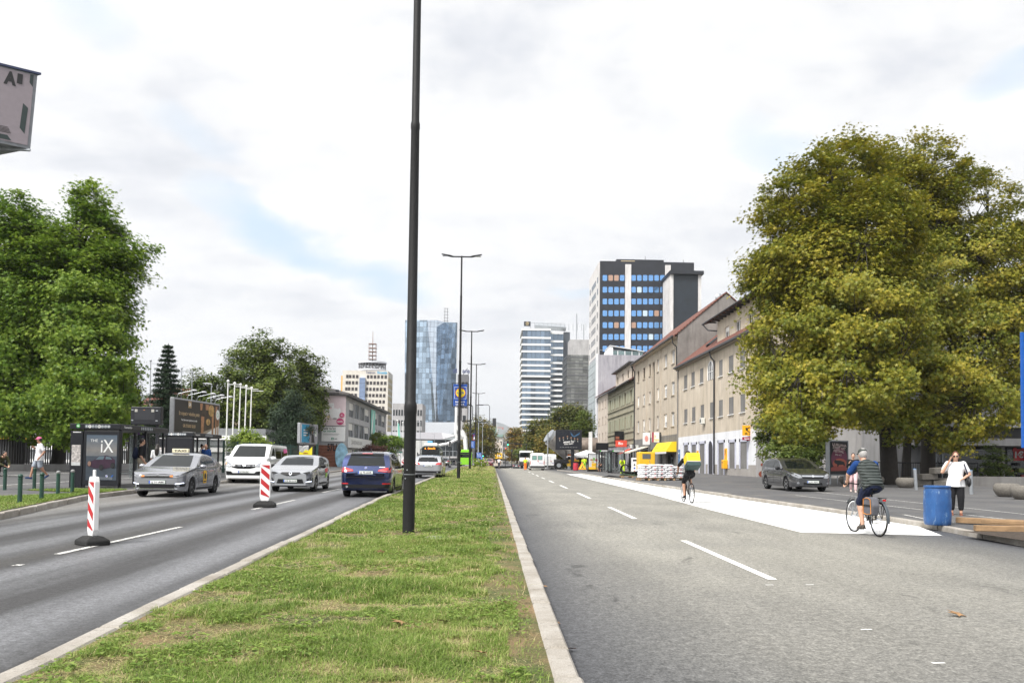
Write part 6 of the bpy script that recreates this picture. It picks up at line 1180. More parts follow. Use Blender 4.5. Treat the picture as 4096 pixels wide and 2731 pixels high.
T_=thing('black_tower','black office tower with rows of bright blue windows and white fins','tower block',(R5(310,0).x,Yt,0));ox=T_.location.x;blackclad=M('black_cladding',(.012,.014,.020),.5,0,.35,.5);finw=wallmat('pale_concrete',(.56,.54,.53),(.66,.64,.63),.5);wid=R5(1460,0).x-ox;top=R5(310,130).z
topr=R5(1460,158).z;MB().extrude([(0,0,0),(wid,0,0),(wid,0,(top+topr)/2),(0,0,(top+topr)/2)],(0,22,0)).build('body',blackclad,T_,fix=True);TZ=(top+topr)/2
bluew=M('blue_reflective_glass',(.20,.40,.72),.08,.8,.18,.08);tanw=M('tan_blind_glass',(.42,.27,.20),.3,.2,.1);palew=M('pale_blind_glass',(.50,.60,.68),.2,.2,.1)
wc=[(338,393),(409,464),(480,535),(550,606),(690,745),(760,815),(831,886),(902,955),(972,1027),(1042,1092)];ww,wh=R5(393,0).x-R5(338,0).x,R5(0,307).z-R5(0,377).z;odd={(0,1):tanw,(0,2):tanw,(1,5):palew,(3,6):palew,(3,8):tanw,(4,2):tanw,(4,4):tanw,(5,7):palew};wm_={}
rp=[(ww/2+(ww/2-.22+.22*math.cos(k)if abs(math.cos(k))>0 else 0)*0,0)for k in()]
def rounded(w_,h_,r):return[(cx_+r*math.cos(a),cy_+r*math.sin(a))for cx_,cy_,a0 in((w_-r,h_-r,0),(r,h_-r,PI/2),(r,r,PI),(w_-r,r,1.5*PI))for a in np.linspace(a0,a0+PI/2,4)]
for r in range(8):
 for c,(xa,xb)in enumerate(wc):
  m_=odd.get((r,c),bluew)
  if m_.name not in wm_:wm_[m_.name]=MB().extrude([(x,-.05,z)for x,z in rounded(ww,wh,.25)],(0,.1,0)).mesh('window',m_)
  p=R5(xa,377+144.3*r);link('window',wm_[m_.name],T_,(p.x-ox,-.01,p.z))
for xa,xb,zt in((615,685,180),(1103,1168,190)):a,b=R5(xa,zt),R5(xb,zt);MB().box(a.x-ox,b.x-ox,-.6,-.02,0,a.z).build('fin',finw,T_)
Ys=212;a,b=R5(1108,300,Ys),R5(1512,300,Ys);st=MB().box(R5(1176,0,Ys).x-ox,b.x-ox,Ys-Yt,-.62,0,a.z).build('stair_block',M('ribbed_black_cladding',(.010,.016,.024),.5,0,.3,.5),T_)
for x0_,x1_ in((1168,1204),(1508,1545)):q0,q1=R5(x0_,300,Ys),R5(x1_,300,Ys);MB().box(q0.x-ox,q1.x-ox,Ys-Yt-.3,-.7,0,a.z+.02).build('fin',finw,T_)
q0,q1=R5(1156,300,Ys),R5(1568,265,Ys);MB().box(q0.x-ox,q1.x-ox,Ys-Yt-1,0,a.z+.03,q1.z).build('stair_block_roof',blackclad,T_);q0,q1=R5(535,130),R5(1125,105);MB().box(q0.x-ox,q1.x-ox,4,14,TZ,q1.z+.6).build('plant_room',blackclad,T_);q0,q1=R5(590,130),R5(760,110);MB().box(q0.x-ox,q1.x-ox,3.6,3.98,TZ,q1.z+.4).build('plant_room_panel',M('tan_panel',(.45,.36,.22),.8),T_)
for x,y in((910,35),(758,68),(1390,80)):q=R5(x,y);MB().cyl((q.x-ox,6,TZ),(q.x-ox,6,q.z+.6),.12,.05,6).build('antenna',trim,T_)
sw_=MB().box(-.35,-.02,.3,21.8,0,TZ-.3).build('side_wall',finw,T_)
for zr_ in range(8):
 z=R5(0,377+144.3*zr_).z
 for y0 in(1.5,6.5,9.0,11.5,14,18.5):MB().box(-.42,-.36,y0,y0+1.6,z,z+wh).build('side_window',glass,T_)
Yw=480;R3=lambda x,y,Y=Yw:on_y(1500+.4542*x,1200+.4542*y,Y)
W_=thing('white_tower','tall banded tower of white slabs and blue glass with a dark roof sign','tower block',(R3(1303,0).x,Yw,0));ox=W_.location.x;skyglass=curtain('banded_tower_glass',(.20,.26,.33),2.7,50,.5,.1);xs=[0,R3(1548,0).x-ox,R3(1665,0).x-ox,R3(1688,0).x-ox]
tops=[228,302,362,423,494,545,593,641,690,738,787,834,883,930,978,1026,1074,1122,1170,1215];ztop=R3(0,240).z;mbg=MB();mbg.box(0,xs[1],0,30,0,ztop-.5);mbg.box(xs[1],xs[2],3,30,0,ztop-1.5);mbg.build('glass_body',skyglass,W_)
for y in tops:
 z0_,z1_=R3(0,y+16).z,R3(0,y).z;mb=MB().box(-.6,xs[1]+.3,-.5,31,z0_,z1_);mb.box(xs[1]+.32,xs[2],2.4,31,z0_-1.5,z1_-1.5);mb.build('floor_band',white,W_)
MB().box(xs[2]+.1,xs[3]+3,8,30,0,R3(0,235).z).build('dark_core',M('dark_slate_panel',(.06,.07,.085),.4),W_);q0,q1=R3(1312,228),R3(1370,190);sgn=MB().box(q0.x-ox,q1.x-ox,-.5,1,q0.z,q1.z).build('roof_sign',blackclad,W_)
a_=Art((q0.x-ox,-.5,q0.z),(1,0,0),(0,0,1));w_,h_=q1.x-q0.x,q1.z-q0.z;gold=M('gold_emblem',(.55,.42,.22),.4);a_.lift=.1;a_.disc(w_*.5,h_*.5,h_*.34,gold,ry=h_*.42);a_.lift=.2;a_.disc(w_*.5,h_*.5,h_*.24,blackclad,ry=h_*.32);a_.lift=.3;a_.rect(w_*.46,h_*.2,w_*.54,h_*.8,gold);a_.build('sign_emblem',sgn)
mb=MB()
for k in range(14):mb.cyl((q1.x-ox+k*2.6,1,q0.z-2),(q1.x-ox+k*2.6,1,q1.z-.5),.12,n=4)
mb.cyl((q1.x-ox,1,q1.z-.6),(xs[2],1,q1.z-.6),.12,n=4);mb.build('roof_railing',steel,W_);MB().cyl((q1.x-ox+3,8,q0.z+1.5),(xs[1]+10,8,q0.z+.5),2.0,n=12).build('roof_duct',steel,W_,True)
Yg=430;R4=lambda x,y,Y=Yg:on_y(2048+.3265*x,1450+.3265*y,Y)
G_=thing('grey_office','grey glass office block with cracked reflections between white and black towers','office building',(R4(670,0).x,Yg,0));ox=G_.location.x;gz=on_y(2330,1000+.3265*1285,Yg).z;gw_=R4(1010,0).x-ox;MB().box(0,gw_,0,25,0,gz).build('glass_body',curtain('grey_office_glass',(.21,.21,.19),2.2,3.3,.45,.12),G_)
for k in range(24):z=gz-1-3.3*k;MB().box(-.3,gw_+.3,-.4,25.3,z-.42,z).build('floor_band',M('bronze_band',(.09,.09,.10),.5),G_)
MB().box(2,16,4,16,gz,gz+9).build('plant_room',concrete,G_)
for x,h_ in((6,24),(10,18),(14,21)):MB().cyl((x,8,gz+9),(x,8,gz+h_),.3,n=5).build('antenna',red if x==14 else steel,G_)
Yc=420;S7=lambda x,y,Y=Yc:on_y(1350+.2551*x,1280+.2551*y,Y)
K_=thing('glass_tower','folded blue glass tower with a slanted bright facet and a dark right facet','tower block',(S7(1230,0).x,Yc,0));o=Vector(K_.location);za,zb_=0,S7(0,0).z;foldg=curtain('folded_glass',(.30,.38,.46),1.9,2.75,.45,.04,.85,.045);foldb=curtain('folded_glass_sky_reflection',(.62,.70,.80),1.9,2.75,.12,.04,.9,.045);foldd=curtain('folded_glass_city_reflection',(.17,.23,.30),1.9,2.75,.5,.04,.85,.045)  # one glass in three tones: bright sky and darker city reflections put into the colour
def q7(x,y,Y=Yc):return S7(x,y,Y)-o
top=[q7(1060,0,Yc+4),q7(1410,0),q7(1555,0,Yc+3),q7(1680,32,Yc+8),q7(1878,38,Yc+2)];bot=[q7(1050,1600,Yc-2),q7(1490,1600,Yc-3),q7(1540,1600,Yc-7),q7(1585,1600,Yc-5),q7(1842,1600,Yc+2)]
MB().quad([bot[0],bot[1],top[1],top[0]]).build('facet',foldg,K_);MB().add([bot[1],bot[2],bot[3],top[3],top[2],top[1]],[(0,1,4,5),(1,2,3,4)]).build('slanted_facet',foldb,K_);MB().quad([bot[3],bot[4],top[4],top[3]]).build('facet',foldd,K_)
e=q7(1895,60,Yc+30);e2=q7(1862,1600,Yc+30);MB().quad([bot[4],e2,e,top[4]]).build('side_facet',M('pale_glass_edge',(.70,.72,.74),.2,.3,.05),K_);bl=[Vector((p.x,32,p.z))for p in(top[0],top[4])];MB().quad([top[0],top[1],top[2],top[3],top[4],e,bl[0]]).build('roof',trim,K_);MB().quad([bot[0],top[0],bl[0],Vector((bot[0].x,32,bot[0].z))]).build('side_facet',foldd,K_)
q=S7(1680,30)-o
mb=MB()
for dx in(-.7,.7):mb.cyl((q.x+dx,12,q.z-2),(q.x+dx,12,q.z+9.5),.12,n=5)
for k in range(6):mb.cyl((q.x-1.4,12,q.z+1+k*1.7),(q.x+1.4,12,q.z+1+k*1.7),.1,n=5)
mb.build('antenna',trim,K_)
Yq=300;S5=lambda x,y,Y=Yq:on_y(1650+.2041*x,1600+.2041*y,Y)
P_=thing('glass_podium','low dark glass podium with a ribbed white canopy at the foot of the glass tower','building',(S5(40,0).x,Yq,-1));o=Vector(P_.location);q1,q2=S5(1100,700),S5(40,760)
x1_=S5(1080,0).x-o.x;MB().box(-45,x1_,4,40,0,q2.z-o.z).build('glass_front',curtain('podium_glass',(.055,.065,.07),2.2,4.5,.5,.15,.3),P_);cpy=[S5(40,620)-o,S5(570,635)-o,S5(600,765)-o,S5(40,765)-o];MB().extrude([(p.x-(45 if i in(0,3)else 0),0,p.z)for i,p in enumerate(cpy)],(0,3.9,0)).build('canopy',M('pale_ribbed_metal',(.50,.49,.52),.4,.2,.1),P_,fix=True)
cp2=[S5(572,635)-o,S5(880,690)-o,S5(605,765)-o];MB().extrude([(p.x,-1.5,p.z)for p in cp2],(0,5.3,0)).build('canopy',M('white_ribbed_metal',(.66,.66,.68),.4,.1,.05),P_,fix=True)
Yb=170;hw_=thing('hoarding','white panelled hoarding with black graffiti left of the city bus','hoarding',(S5(60,0,Yb).x,Yb,0));o=hw_.location;z1_=S5(0,785,Yb).z;w_=S5(395,0,Yb).x-o.x;MB().box(-14,w_,0,.3,-.5,z1_).build('panel',M('hoarding_panel',(.50,.50,.49),.7,0,.1,1.2),hw_);mb=MB()
for k in range(8):mb.box(-14+k*(w_+14)/8-.06,-14+k*(w_+14)/8+.06,-.05,-.005,-.5,z1_+.02)
mb.build('frame',steel,hw_);a_=Art((.2,-.02,.3),(1,0,0),(0,0,1));a_.text('MISTER',0.3,1.1,1.5,ink,3.6,.05,'l');xx=S5(290,0,Yb).x-o.x;a_.rect(xx,1.6,w_-.05,z1_-.4,M('blue_poster',(.10,.42,.72),.5));a_.build('graffiti',hw_)
Yk=400;S7k=lambda x,y:S7(x,y,Yk);N_=thing('telecom_block','pale stone office block with a round antenna ring and mast on its roof','office building',(S7k(98,0).x,Yk,0));o=Vector(N_.location);tz=S7k(0,785).z;W7=S7k(810,0).x-o.x
MB().box(0,W7,0,18,0,tz).build('body',travert,N_);MB().box(S7k(45,0).x-o.x,0,5,16,0,S7k(0,852).z).build('orange_wing',M('orange_cladding',(.62,.36,.10),.7),N_);w1,h1=S7k(193,0).x-S7k(155,0).x,S7k(0,850).z-S7k(0,900).z;wmsh=MB().box(0,w1,-.12,.0,0,h1).mesh('window',M('brown_glass',(.04,.032,.032),.1,0,0))
for r in range(9):
 z=S7k(0,905+97.5*r).z
 for c,x in enumerate((138,182,237,292,462,515,570,625,682,738)):link('window',wmsh,N_,(S7k(x-7*r*.9,0).x-o.x+.5,-.01,z))
a,b=S7k(350,905),S7k(440,905);MB().box(a.x-o.x,b.x-o.x,-1.2,0,0,a.z).build('glazed_shaft',curtain('blue_shaft_glass',(.28,.36,.52),30,2.3,.2),N_)
for r in range(9):z=S7k(0,870+97.5*r).z;MB().box(W7-.001,W7+.15,1.2,16.5,z-2.5,z-.5).build('side_window',M('ochre_blind',(.42,.33,.16),.5),N_)
a_=Art((S7k(462,0).x-o.x,0,S7k(0,830).z),(1,0,0),(0,0,1));a_.lift=.15;navyl=M('navy_letter',(.02,.03,.12),.5,var=0);cy_l=M('cyan_letter',(.05,.35,.60),.5,var=0);L1=S7k(605,0).x-S7k(462,0).x;a_.text('Telekom',0,0,1.25,navyl,L1,.01,'l');a_.text('Slovenije',L1+1,0,1.25,cy_l,S7k(770,0).x-S7k(612,0).x,.03,'l');a_.build('roof_lettering',N_)
rc=Vector(((S7k(512,0).x-o.x),10,0));r1=(S7k(738,0).x-S7k(284,0).x)/2;
for nm,y0,y1,rr in(('antenna_ring',618,645,r1),('ring_floor',735,765,r1)):MB().lathe([(rr,S7k(0,y1).z),(rr,S7k(0,y0).z),(rr-1.4,S7k(0,y0).z),(rr-1.4,S7k(0,y1).z),(rr,S7k(0,y1).z)],(rc.x,rc.y,0),36).build(nm,M('grey_white_steel',(.50,.51,.55),.5),N_,True,30)
mb=MB();z0_,z1_=S7k(0,765).z,S7k(0,620).z
for k in range(26):w_=2*PI*k/26;mb.cyl((rc.x+r1*.93*math.cos(w_),rc.y+r1*.93*math.sin(w_),z0_),(rc.x+r1*.95*math.cos(w_),rc.y+r1*.95*math.sin(w_),z1_),.16,n=4)
for k in range(16):w_=2*PI*k/16;mb.box(rc.x+r1*.8*math.cos(w_)-.3,rc.x+r1*.8*math.cos(w_)+.3,rc.y+r1*.8*math.sin(w_)-.3,rc.y+r1*.8*math.sin(w_)+.3,z0_+2,z1_-2);mb.cyl((rc.x,rc.y,z0_+1),(rc.x+r1*.9*math.cos(w_),rc.y+r1*.9*math.sin(w_),z1_-1),.12,n=4)
mb.build('antenna_lattice',M('pale_lattice',(.22,.22,.24),.5),N_);mb=MB().cyl((rc.x,rc.y,tz),(rc.x,rc.y,z0_+.6),r1*.45,r1*.80,24);mb.build('ring_support',concrete,N_,True,30)
mb=MB().cyl((rc.x,rc.y,z0_),(rc.x,rc.y,S7k(0,120).z),.35,.12,6);zz=[S7k(0,y).z for y in(570,508,448,390,322)]
for a in(-1.7,1.7):
 for b in(-1.7,1.7):mb.cyl((rc.x+a,rc.y+b,zz[0]),(rc.x+a,rc.y+b,zz[-1]),.10,n=4)
for z in zz:mb.box(rc.x-1.9,rc.x+1.9,rc.y-1.9,rc.y+1.9,z-.12,z+.12)
mb.build('mast',M('rusty_red_mast',(.30,.20,.17),.6),N_)
def plain_tower(nm,label,x0,x1,y0,Y,m_,rows,cols,wy,gm_,depth=20,wfrac=.6):
 p0,p1=on_y(x0,y0,Y),on_y(x1,y0,Y);t=thing(nm,label,'building',(p0.x,Y,-1.5));W_=p1.x-p0.x;H_=p0.z+1.5;MB().box(0,W_,0,depth,0,H_).build('body',m_,t);st_=W_/cols;wm=MB().box(0,st_*wfrac,-.1,0,0,wy*.55).mesh('window',gm_)
 for r in range(rows):
  for c in range(cols):link('window',wm,t,(st_*(c+.5-wfrac/2),-.01,H_-wy*(r+1.15)))
 return t,W_,H_
plain_tower('grey_office','grey concrete office partly hidden by the thick lamp post',1571,1690,1613,330,concrete,9,11,4.3,glass,16)
t,W_,H_=plain_tower('dark_hotel','dark grey hotel tower with roof letters right behind the glass tower',1831,1874,1497,380,M('dark_concrete',(.13,.13,.14),.8),4,3,6,glass,10);a_=Art((-2,0,H_+.8),(1,0,0),(0,0,1));a_.text('ot',-.2,0,2.6,navyl,2.0,.03,'l');a_.text('ana',4.2,0,2.1,navyl,3.6,.03,'l');a_.build('roof_lettering',t);MB().tube([(W_-2.6,1,H_),(W_-.6,1,H_+3.2),(W_-.1,1,H_)],.2,5).build('roof_frame',trim,t)
plain_tower('pale_block','pale lower concrete block in front of the dark hotel',1826,1868,1632,330,concrete,8,2,5,glass,10)
Yi,XI=92,-17.05;zi=z_lpave(XI,Yi);I_=thing('insurance_office','grey three-storey insurance office with a pink dog poster on its gable','office building',(XI,Yi,0));S4=lambda x,y:on_x(1150+.2232*x,1600+.2232*y,XI);roofz=on_y(1379,1572,Yi).z;LEN=37;gfm=wallmat('office_grey',(.38,.385,.40),(.47,.475,.49),.3)
hol=[];colsI=[(1105,1190),(1205,1290),(1300,1385),(1392,1470),(1555,1615),(1630,1690),(1695,1750)];zlev=[(S4(1145,385).z,S4(1145,60).z),(S4(1130,560).z,S4(1130,385).z),(.9,S4(1120,800).z)]
zlev=[(roofz-2.55,roofz-.75),(roofz-4.95,roofz-3.2),(1.0,roofz-6.35)]
for xa,xb in colsI:
 ya,yb=S4(xa,0).y-Yi,S4(xb,0).y-Yi
 for z0_,z1_ in zlev:hol.append((max(.3,ya),min(yb,LEN-.3),z0_,z1_))
wall('long_wall',I_,'R',(XI,Yi,0),LEN,0,roofz,hol,[(20,gfm)],.2)
for h in hol:window(I_,'R',(XI,Yi,0),h[0],h[2],h[1]-h[0],h[3]-h[2],'triple',.15,frame_m=steel,glass_m=M('louvred_glass',(.05,.055,.06),.25,0,.2,3),blind=(.5 if int(h[0]*3)%3==0 else 0))
wall('gable_wall',I_,'C',(XI-11,Yi,0),11,0,roofz+.0,[],[(roofz-6.0,brick),(20,gfm)]);slab('corner_pier',concrete,I_,XI-.55,XI-.02,Yi-.14,Yi-.01,0,roofz);slab('core',shopgrey,I_,XI-10.8,XI-.3,Yi+.2,Yi+LEN,0,roofz-.1)
roofpoly('roof',M('grey_tile_roof',(.12,.11,.105),.8,0,.3,4),I_,[(XI+.6,Yi-.5,roofz),(XI+.6,Yi+LEN,roofz),(XI-5.5,Yi+LEN,roofz+1.7),(XI-5.5,Yi+4,roofz+1.7)]);roofpoly('roof',MATS['grey_tile_roof'],I_,[(XI-11.6,Yi-.5,roofz),(XI+.6,Yi-.5,roofz),(XI-5.5,Yi+4,roofz+1.7)]);slab('eave',gutter,I_,XI-11.5,XI+.62,Yi-.52,Yi+LEN,roofz-.3,roofz-.19)
ban=MB().box(.12,.16,S4(1487,0).y-Yi,S4(1560,0).y-Yi,1.6,roofz-.6).build('green_banner',M('mint_banner',(.22,.55,.47),.6,var=.04),I_);y0_=S4(1487,0).y-Yi;y1_=S4(1560,0).y-Yi;a_=Art((.16,y0_,1.6),(0,1,0),(0,0,1));hb_=roofz-2.2;wb_=y1_-y0_;L_=[];R_=[]
for k in range(13):t=k/12;c=wb_*(.35+.3*math.sin(t*PI*1.5+2.4));L_.append((c,t*hb_));R_.append((c+wb_*.28*math.sin(PI*t)+.02,t*hb_))
a_.poly(L_+R_[::-1],white);a_.build('banner_swirl',ban)
ya,yb=S4(1092,0).y-Yi,S4(1485,0).y-Yi;sg=MB().box(.02,.35,ya,yb,roofz-6.2,roofz-4.98).build('sign_fascia',white,I_);a_=Art((.35,ya,roofz-6.2),(0,1,0),(0,0,1));a_.text('ZAVAROVALNICA SAVA',.6,.40,.5,ink,(yb-ya)*.46,0,'l');a_.build('fascia_lettering',sg);MB().box(.02,1.8,S4(1540,0).y-Yi,LEN-.5,roofz-6.5,roofz-5.3).build('entrance_canopy',white,I_)
Gx=lambda x:on_y(1150+.2232*x,1700,Yi).x;Gz=lambda y:on_y(1300,1600+.2232*y,Yi).z
x0_,x1_=Gx(620),Gx(1040);po=thing('wall_poster','large pink poster of a white dog on the office gable','poster',(x0_,Yi-.16,0));pinkp=M('poster_pink',(.66,.54,.56),.6,var=.03);b0,b1=Gz(455),Gz(-115);w_,h_=x1_-x0_,b1-b0;MB().box(0,w_,-.05,.1,b0,b1).build('panel',pinkp,po);a_=Art((0,-.05,b0),(1,0,0),(0,0,1));furw=M('fur_white',(.76,.75,.75),.7,var=.03);mag=M('magenta',(.45,.04,.14),.5,var=.03);lin=M('dog_line',(.3,.28,.28),.6,var=0)
px=lambda x:(x-620)/420*w_;pz=lambda y:(455-y)/570*h_
a_.disc(px(850),pz(240),w_*.22,furw,ry=h_*.17);a_.disc(px(800),pz(200),w_*.13,furw,ry=h_*.16);a_.disc(px(790),pz(105),w_*.11,furw,ry=h_*.10);a_.poly([(px(748),pz(100)),(px(745),pz(45)),(px(785),pz(70))],furw);a_.poly([(px(800),pz(70)),(px(830),pz(42)),(px(835),pz(100))],furw);a_.disc(px(930),pz(190),w_*.06,furw,ry=h_*.09);a_.disc(px(712),pz(200),w_*.09,furw,ry=h_*.13);a_.disc(px(712),pz(140),w_*.06,furw,ry=h_*.05);a_.disc(px(780),pz(120),w_*.018,ink);a_.disc(px(762),pz(92),w_*.011,ink);a_.disc(px(800),pz(92),w_*.011,ink);a_.disc(px(780),pz(146),w_*.022,M('tongue',(.7,.2,.3),.5,var=0),ry=h_*.02);a_.disc(px(852),pz(330),w_*.09,lin,ry=h_*.025);a_.disc(px(740),pz(300),w_*.06,M('ball',(.65,.52,.3),.6),ry=h_*.04)
a_.disc(px(948),pz(380),w_*.155,mag,ry=h_*.105);a_.text('NOVO',px(948),pz(395),h_*.05,white,w_*.22,.03);a_.disc(px(980),pz(265),w_*.11,mag,ry=h_*.075);a_.text('PRVO Z\nASISTENCO',px(980),pz(265),h_*.02,white,w_*.13,.02);a_.build('artwork',po)
for x in(px(690),px(910)):MB().tube([(x,-.05,b1+.05),(x,-.8,b1+.3)],.04,5).build('spotlight_arm',steel,po);MB().box(x-.18,x+.18,-.95,-.75,b1+.2,b1+.4).build('spotlight',darkmetal,po)
po=thing('wall_poster','white poster with black and green lettering below the dog poster','poster',(x0_,Yi-.16,0));b0,b1=Gz(735),Gz(475);h2=b1-b0;MB().box(0,w_,-.05,.1,b0,b1).build('panel',white,po);a_=Art((0,-.05,b0),(1,0,0),(0,0,1));grn=M('logo_green',(.02,.22,.14),.5,var=0);a_.text('NAŠE TAČKE',px(645),h2*.80,h2*.13,ink,w_*.54,.02,'l');a_.text('NA VARNEM',px(645),h2*.63,h2*.13,grn,w_*.54,.02,'l')
for k in range(2):a_.rect(px(650),h2*(.50-k*.06),px(940-20*k),h2*(.515-k*.06),ink)
a_.rect(px(795),h2*.10,px(838),h2*.26,grn);a_.text('S',px(816),h2*.125,h2*.11,white,None,.03);a_.text('SAVA',px(850),h2*.13,h2*.09,ink,w_*.13,.02,'l');a_.build('lettering',po)
a_=Art((Gx(690),Yi-.012,0),(1,0,0),(0,0,1));a_.text('57LI',.2,Gz(905),.85,ink,Gx(860)-Gx(690),.03,'l');a_.build('graffiti',None)if False else None
gq=MB();a_.mb.build('graffiti',a_.mats,I_).location=-Vector(I_.location)
gb_=MB().ell((Gx(985)-XI,-.17,1.7),(.75,.02,1.5),14,10).build('graffiti',M('graffiti_blue',(.30,.52,.66),.6,0,.5,1.5),I_)
def box_house(nm,label,x0,x1,Y,z1,m_,roof_m,wins,depth=10,rise=2.2,zf=z_lpave):
 t=thing(nm,label,'house',(x0,Y,0));hol=[(a-x0,b-x0,c,d)for a,b,c,d in wins];wall('front_wall',t,'C',(x0,Y,0),x1-x0,0,z1,hol,[(40,m_)]);wall('side_wall',t,'R',(x1,Y,0),depth,0,z1,[],[(40,m_)])
 for h in hol:window(t,'C',(x0,Y,0),h[0],h[2],h[1]-h[0],h[3]-h[2],'casement',.15,sill_m=m_)
 slab('core',shopgrey,t,x0+.1,x1-.25,Y+.25,Y+depth,0,z1-.1);roofpoly('roof',roof_m,t,[(x0-.5,Y-.6,z1),(x1+.5,Y-.6,z1),(x1-1,Y+depth/2,z1+rise),(x0+1,Y+depth/2,z1+rise)]);return t
yx=lambda x,Y:on_y(x,1800,Y).x;yz=lambda y,Y:on_y(900,y,Y).z
box_house('ochre_house','ochre house with a pale corrugated roof behind the flagpoles',yx(860,92),yx(965,92),92,yz(1608,92),ochre,M('corrugated_roof',(.52,.50,.48),.6,0,.1,5),[(yx(875,92),yx(900,92),yz(1705,92),yz(1660,92)),(yx(868,92),yx(895,92),yz(1810,92),yz(1745,92))],14)
box_house('ochre_house','tall narrow ochre house touching the insurance office',yx(1240,97),yx(1291,97),97,yz(1598,97),ochre,gutter,[(yx(1268,97),yx(1278,97),yz(1655,97),yz(1620,97)),(yx(1265,97),yx(1277,97),yz(1735,97),yz(1690,97))],12,.6)
box_house('red_roofed_house','house with an orange tiled roof seen beside the spruce',yx(540,110),yx(720,110),110,yz(1640,110),ochre,redtile,[],12,3.4)
rz_=thing('low_pavilion','low white and grey striped pavilion behind the left fence','building',(-70,78,0));MB().box(0,48,0,8,0,4.2).build('body',M('grey_panel',(.20,.21,.22),.7),rz_)
for z in(.6,1.9,3.1):MB().box(-.1,48.1,-.12,-.02,z,z+.4).build('white_band',white,rz_)
yc_=thing('yellow_kiosk','yellow kiosk with a white emblem behind the fence at the left edge','kiosk',(yx(0,66)-4,66,0));w_=yx(46,66)-yx(0,66)+4;MB().box(0,w_,0,3,2.6,yz(1690,66)-.6).build('fascia',yellow,yc_);MB().box(.2,w_-.2,.3,3,0,2.6).build('body',trim,yc_);a_=Art((w_-1,0,2.8),(1,0,0),(0,0,1));a_.disc(.5,.5,.33,eu_blue);a_.ring(.5,.5,.14,.24,white);a_.build('emblem',yc_)
lot=MB();lot.quad([(-75,63.5,z_lpave(-75,63.5)+.02),(-24,63.5,z_lpave(-24,63.5)+.02),(-24,77.9,z_lpave(-24,78)+.03),(-75,77.9,z_lpave(-75,78)+.03)]);struct(lot.build('paved_yard',M('pale_paving',(.50,.46,.40),.9)))
Yh=64;H_=thing('shop_building','grey concrete shop building with a long canopy behind the plane trees','shop',(33,Yh,0));R7=lambda x,y,Y=Yh:on_y(3300+.3827*x,1650+.3827*y,Y);dk=M('dark_shop_interior',(.012,.012,.013),.8);xa=R7(560,0).x-33
fz0,fz1=R7(1110,335,Yh-4).z,R7(1110,258,Yh-4).z;fx0=R7(1108,0,Yh-4).x-33;MB().box(fx0,62,-4,0,fz0,fz1).build('canopy',concrete,H_);MB().box(xa+4,62,.02,12,0,4.6).build('dark_shopfront',dk,H_);MB().box(xa,62,-.2,12,4.62,16).build('upper_wall',wallmat('upper_grey_wall',(.22,.22,.225),(.30,.30,.31),.5),H_);MB().box(xa,xa+4,-.1,12,0,4.6).build('pale_wall',MATS['upper_grey_wall'],H_)  # light grey pale_wall takes the darker upper grey to stand in for tree shade
for k in range(9):MB().box(fx0+1.5+k*3.4,fx0+4.3+k*3.4,-.26,-.21,6.2,8.2).build('upper_window',M('dim_window',(.10,.115,.125),.15,0,.2,1),H_)
for k in range(7):x=fx0+k*4;MB().box(x,x+.3,-.05,.25,0,fz0).build('shop_pier',concrete,H_)
for k in range(6):x=fx0+.5+k*4;MB().box(x,x+3.4,-.04,.0,.3,fz0-.2).build('shop_window',glass,H_)
dr=MB();x0_=R7(1140,0).x-33;x1_=R7(1225,0).x-33
for a,b,c,d in((x0_,x0_+.12,0,2.6),(x1_-.12,x1_,0,2.6),(x0_,x1_,2.48,2.6),(x0_,x1_,1.0,1.1)):dr.box(a,b,-.12,-.05,c,d)
dr.build('door_frame',steel,H_)
pr=random.Random(3)
for k in range(2):
 xr=R7(1960+110*k,0).x-33;a_=Art((xr,-.05,R7(0,475).z),(1,0,0),(0,0,1));a_.lift=.03;rd=M('sale_red',(.50,.02,.03),.5,var=0);a_.rect(0,0,.95,.95,rd);a_.disc(.12,.85,.2,rd);a_.disc(.83,.85,.2,rd);a_.text('1€',.47,.25,.5,white,.7,.04);a_.build('price_sign',H_)
gr_=thing('goods_display','racks of mixed dark goods inside the right shop window','goods',(R7(1580,0,Yh-.4).x,Yh-.5,.2));
for k in range(40):
 c=[(.25,.03,.03),(.4,.35,.3),(.05,.08,.2),(.02,.02,.02),(.2,.25,.05)][k%5];x=pr.uniform(0,11);z=pr.choice([.3,.8,1.3,1.8]);MB().box(x,x+pr.uniform(.2,.5),pr.uniform(0,.1),.3,z,z+pr.uniform(.15,.35)).build('goods',M('goods_%s'%['red','cream','navy','black','lime'][k%5],c,.6),gr_)
def farbox(nm,label,x0,x1,y0,Y,m_,roof=None,wrow=0,wcol=0,gm_=None,cat='building'):
 t,W_,H_=plain_tower(nm,label,x0,x1,y0,Y,m_,wrow,max(1,wcol),3.6,gm_ or glass,14,.45);t['category']=cat
 if roof:MB().extrude([(-.6,-.6,H_),(W_+.6,-.6,H_),(W_*.8,6,H_+2.5),(W_*.2,6,H_+2.5)],(0,.3,0)).build('roof',roof,t,fix=True)
 return t,W_,H_
S6=lambda x,y:(1850+.1701*x,1700+.1701*y)
coppr=M('copper_green',(.20,.30,.27),.7)
t,W_,H_=farbox('office_block','cream distant block with a green copper roof under the crane',S6(640,0)[0],S6(945,0)[0],S6(0,275)[1],420,travert,None,4,4);MB().box(-.8,W_+.8,-.8,14,H_,H_+1.4).build('roof',coppr,t);MB().box(W_*.14,W_*.52,2,12,H_+1.4,H_+5.5).build('roof_house',coppr,t);MB().box(W_*.20,W_*.48,2,12,H_+5.5,H_+10).build('roof_house',trim,t)
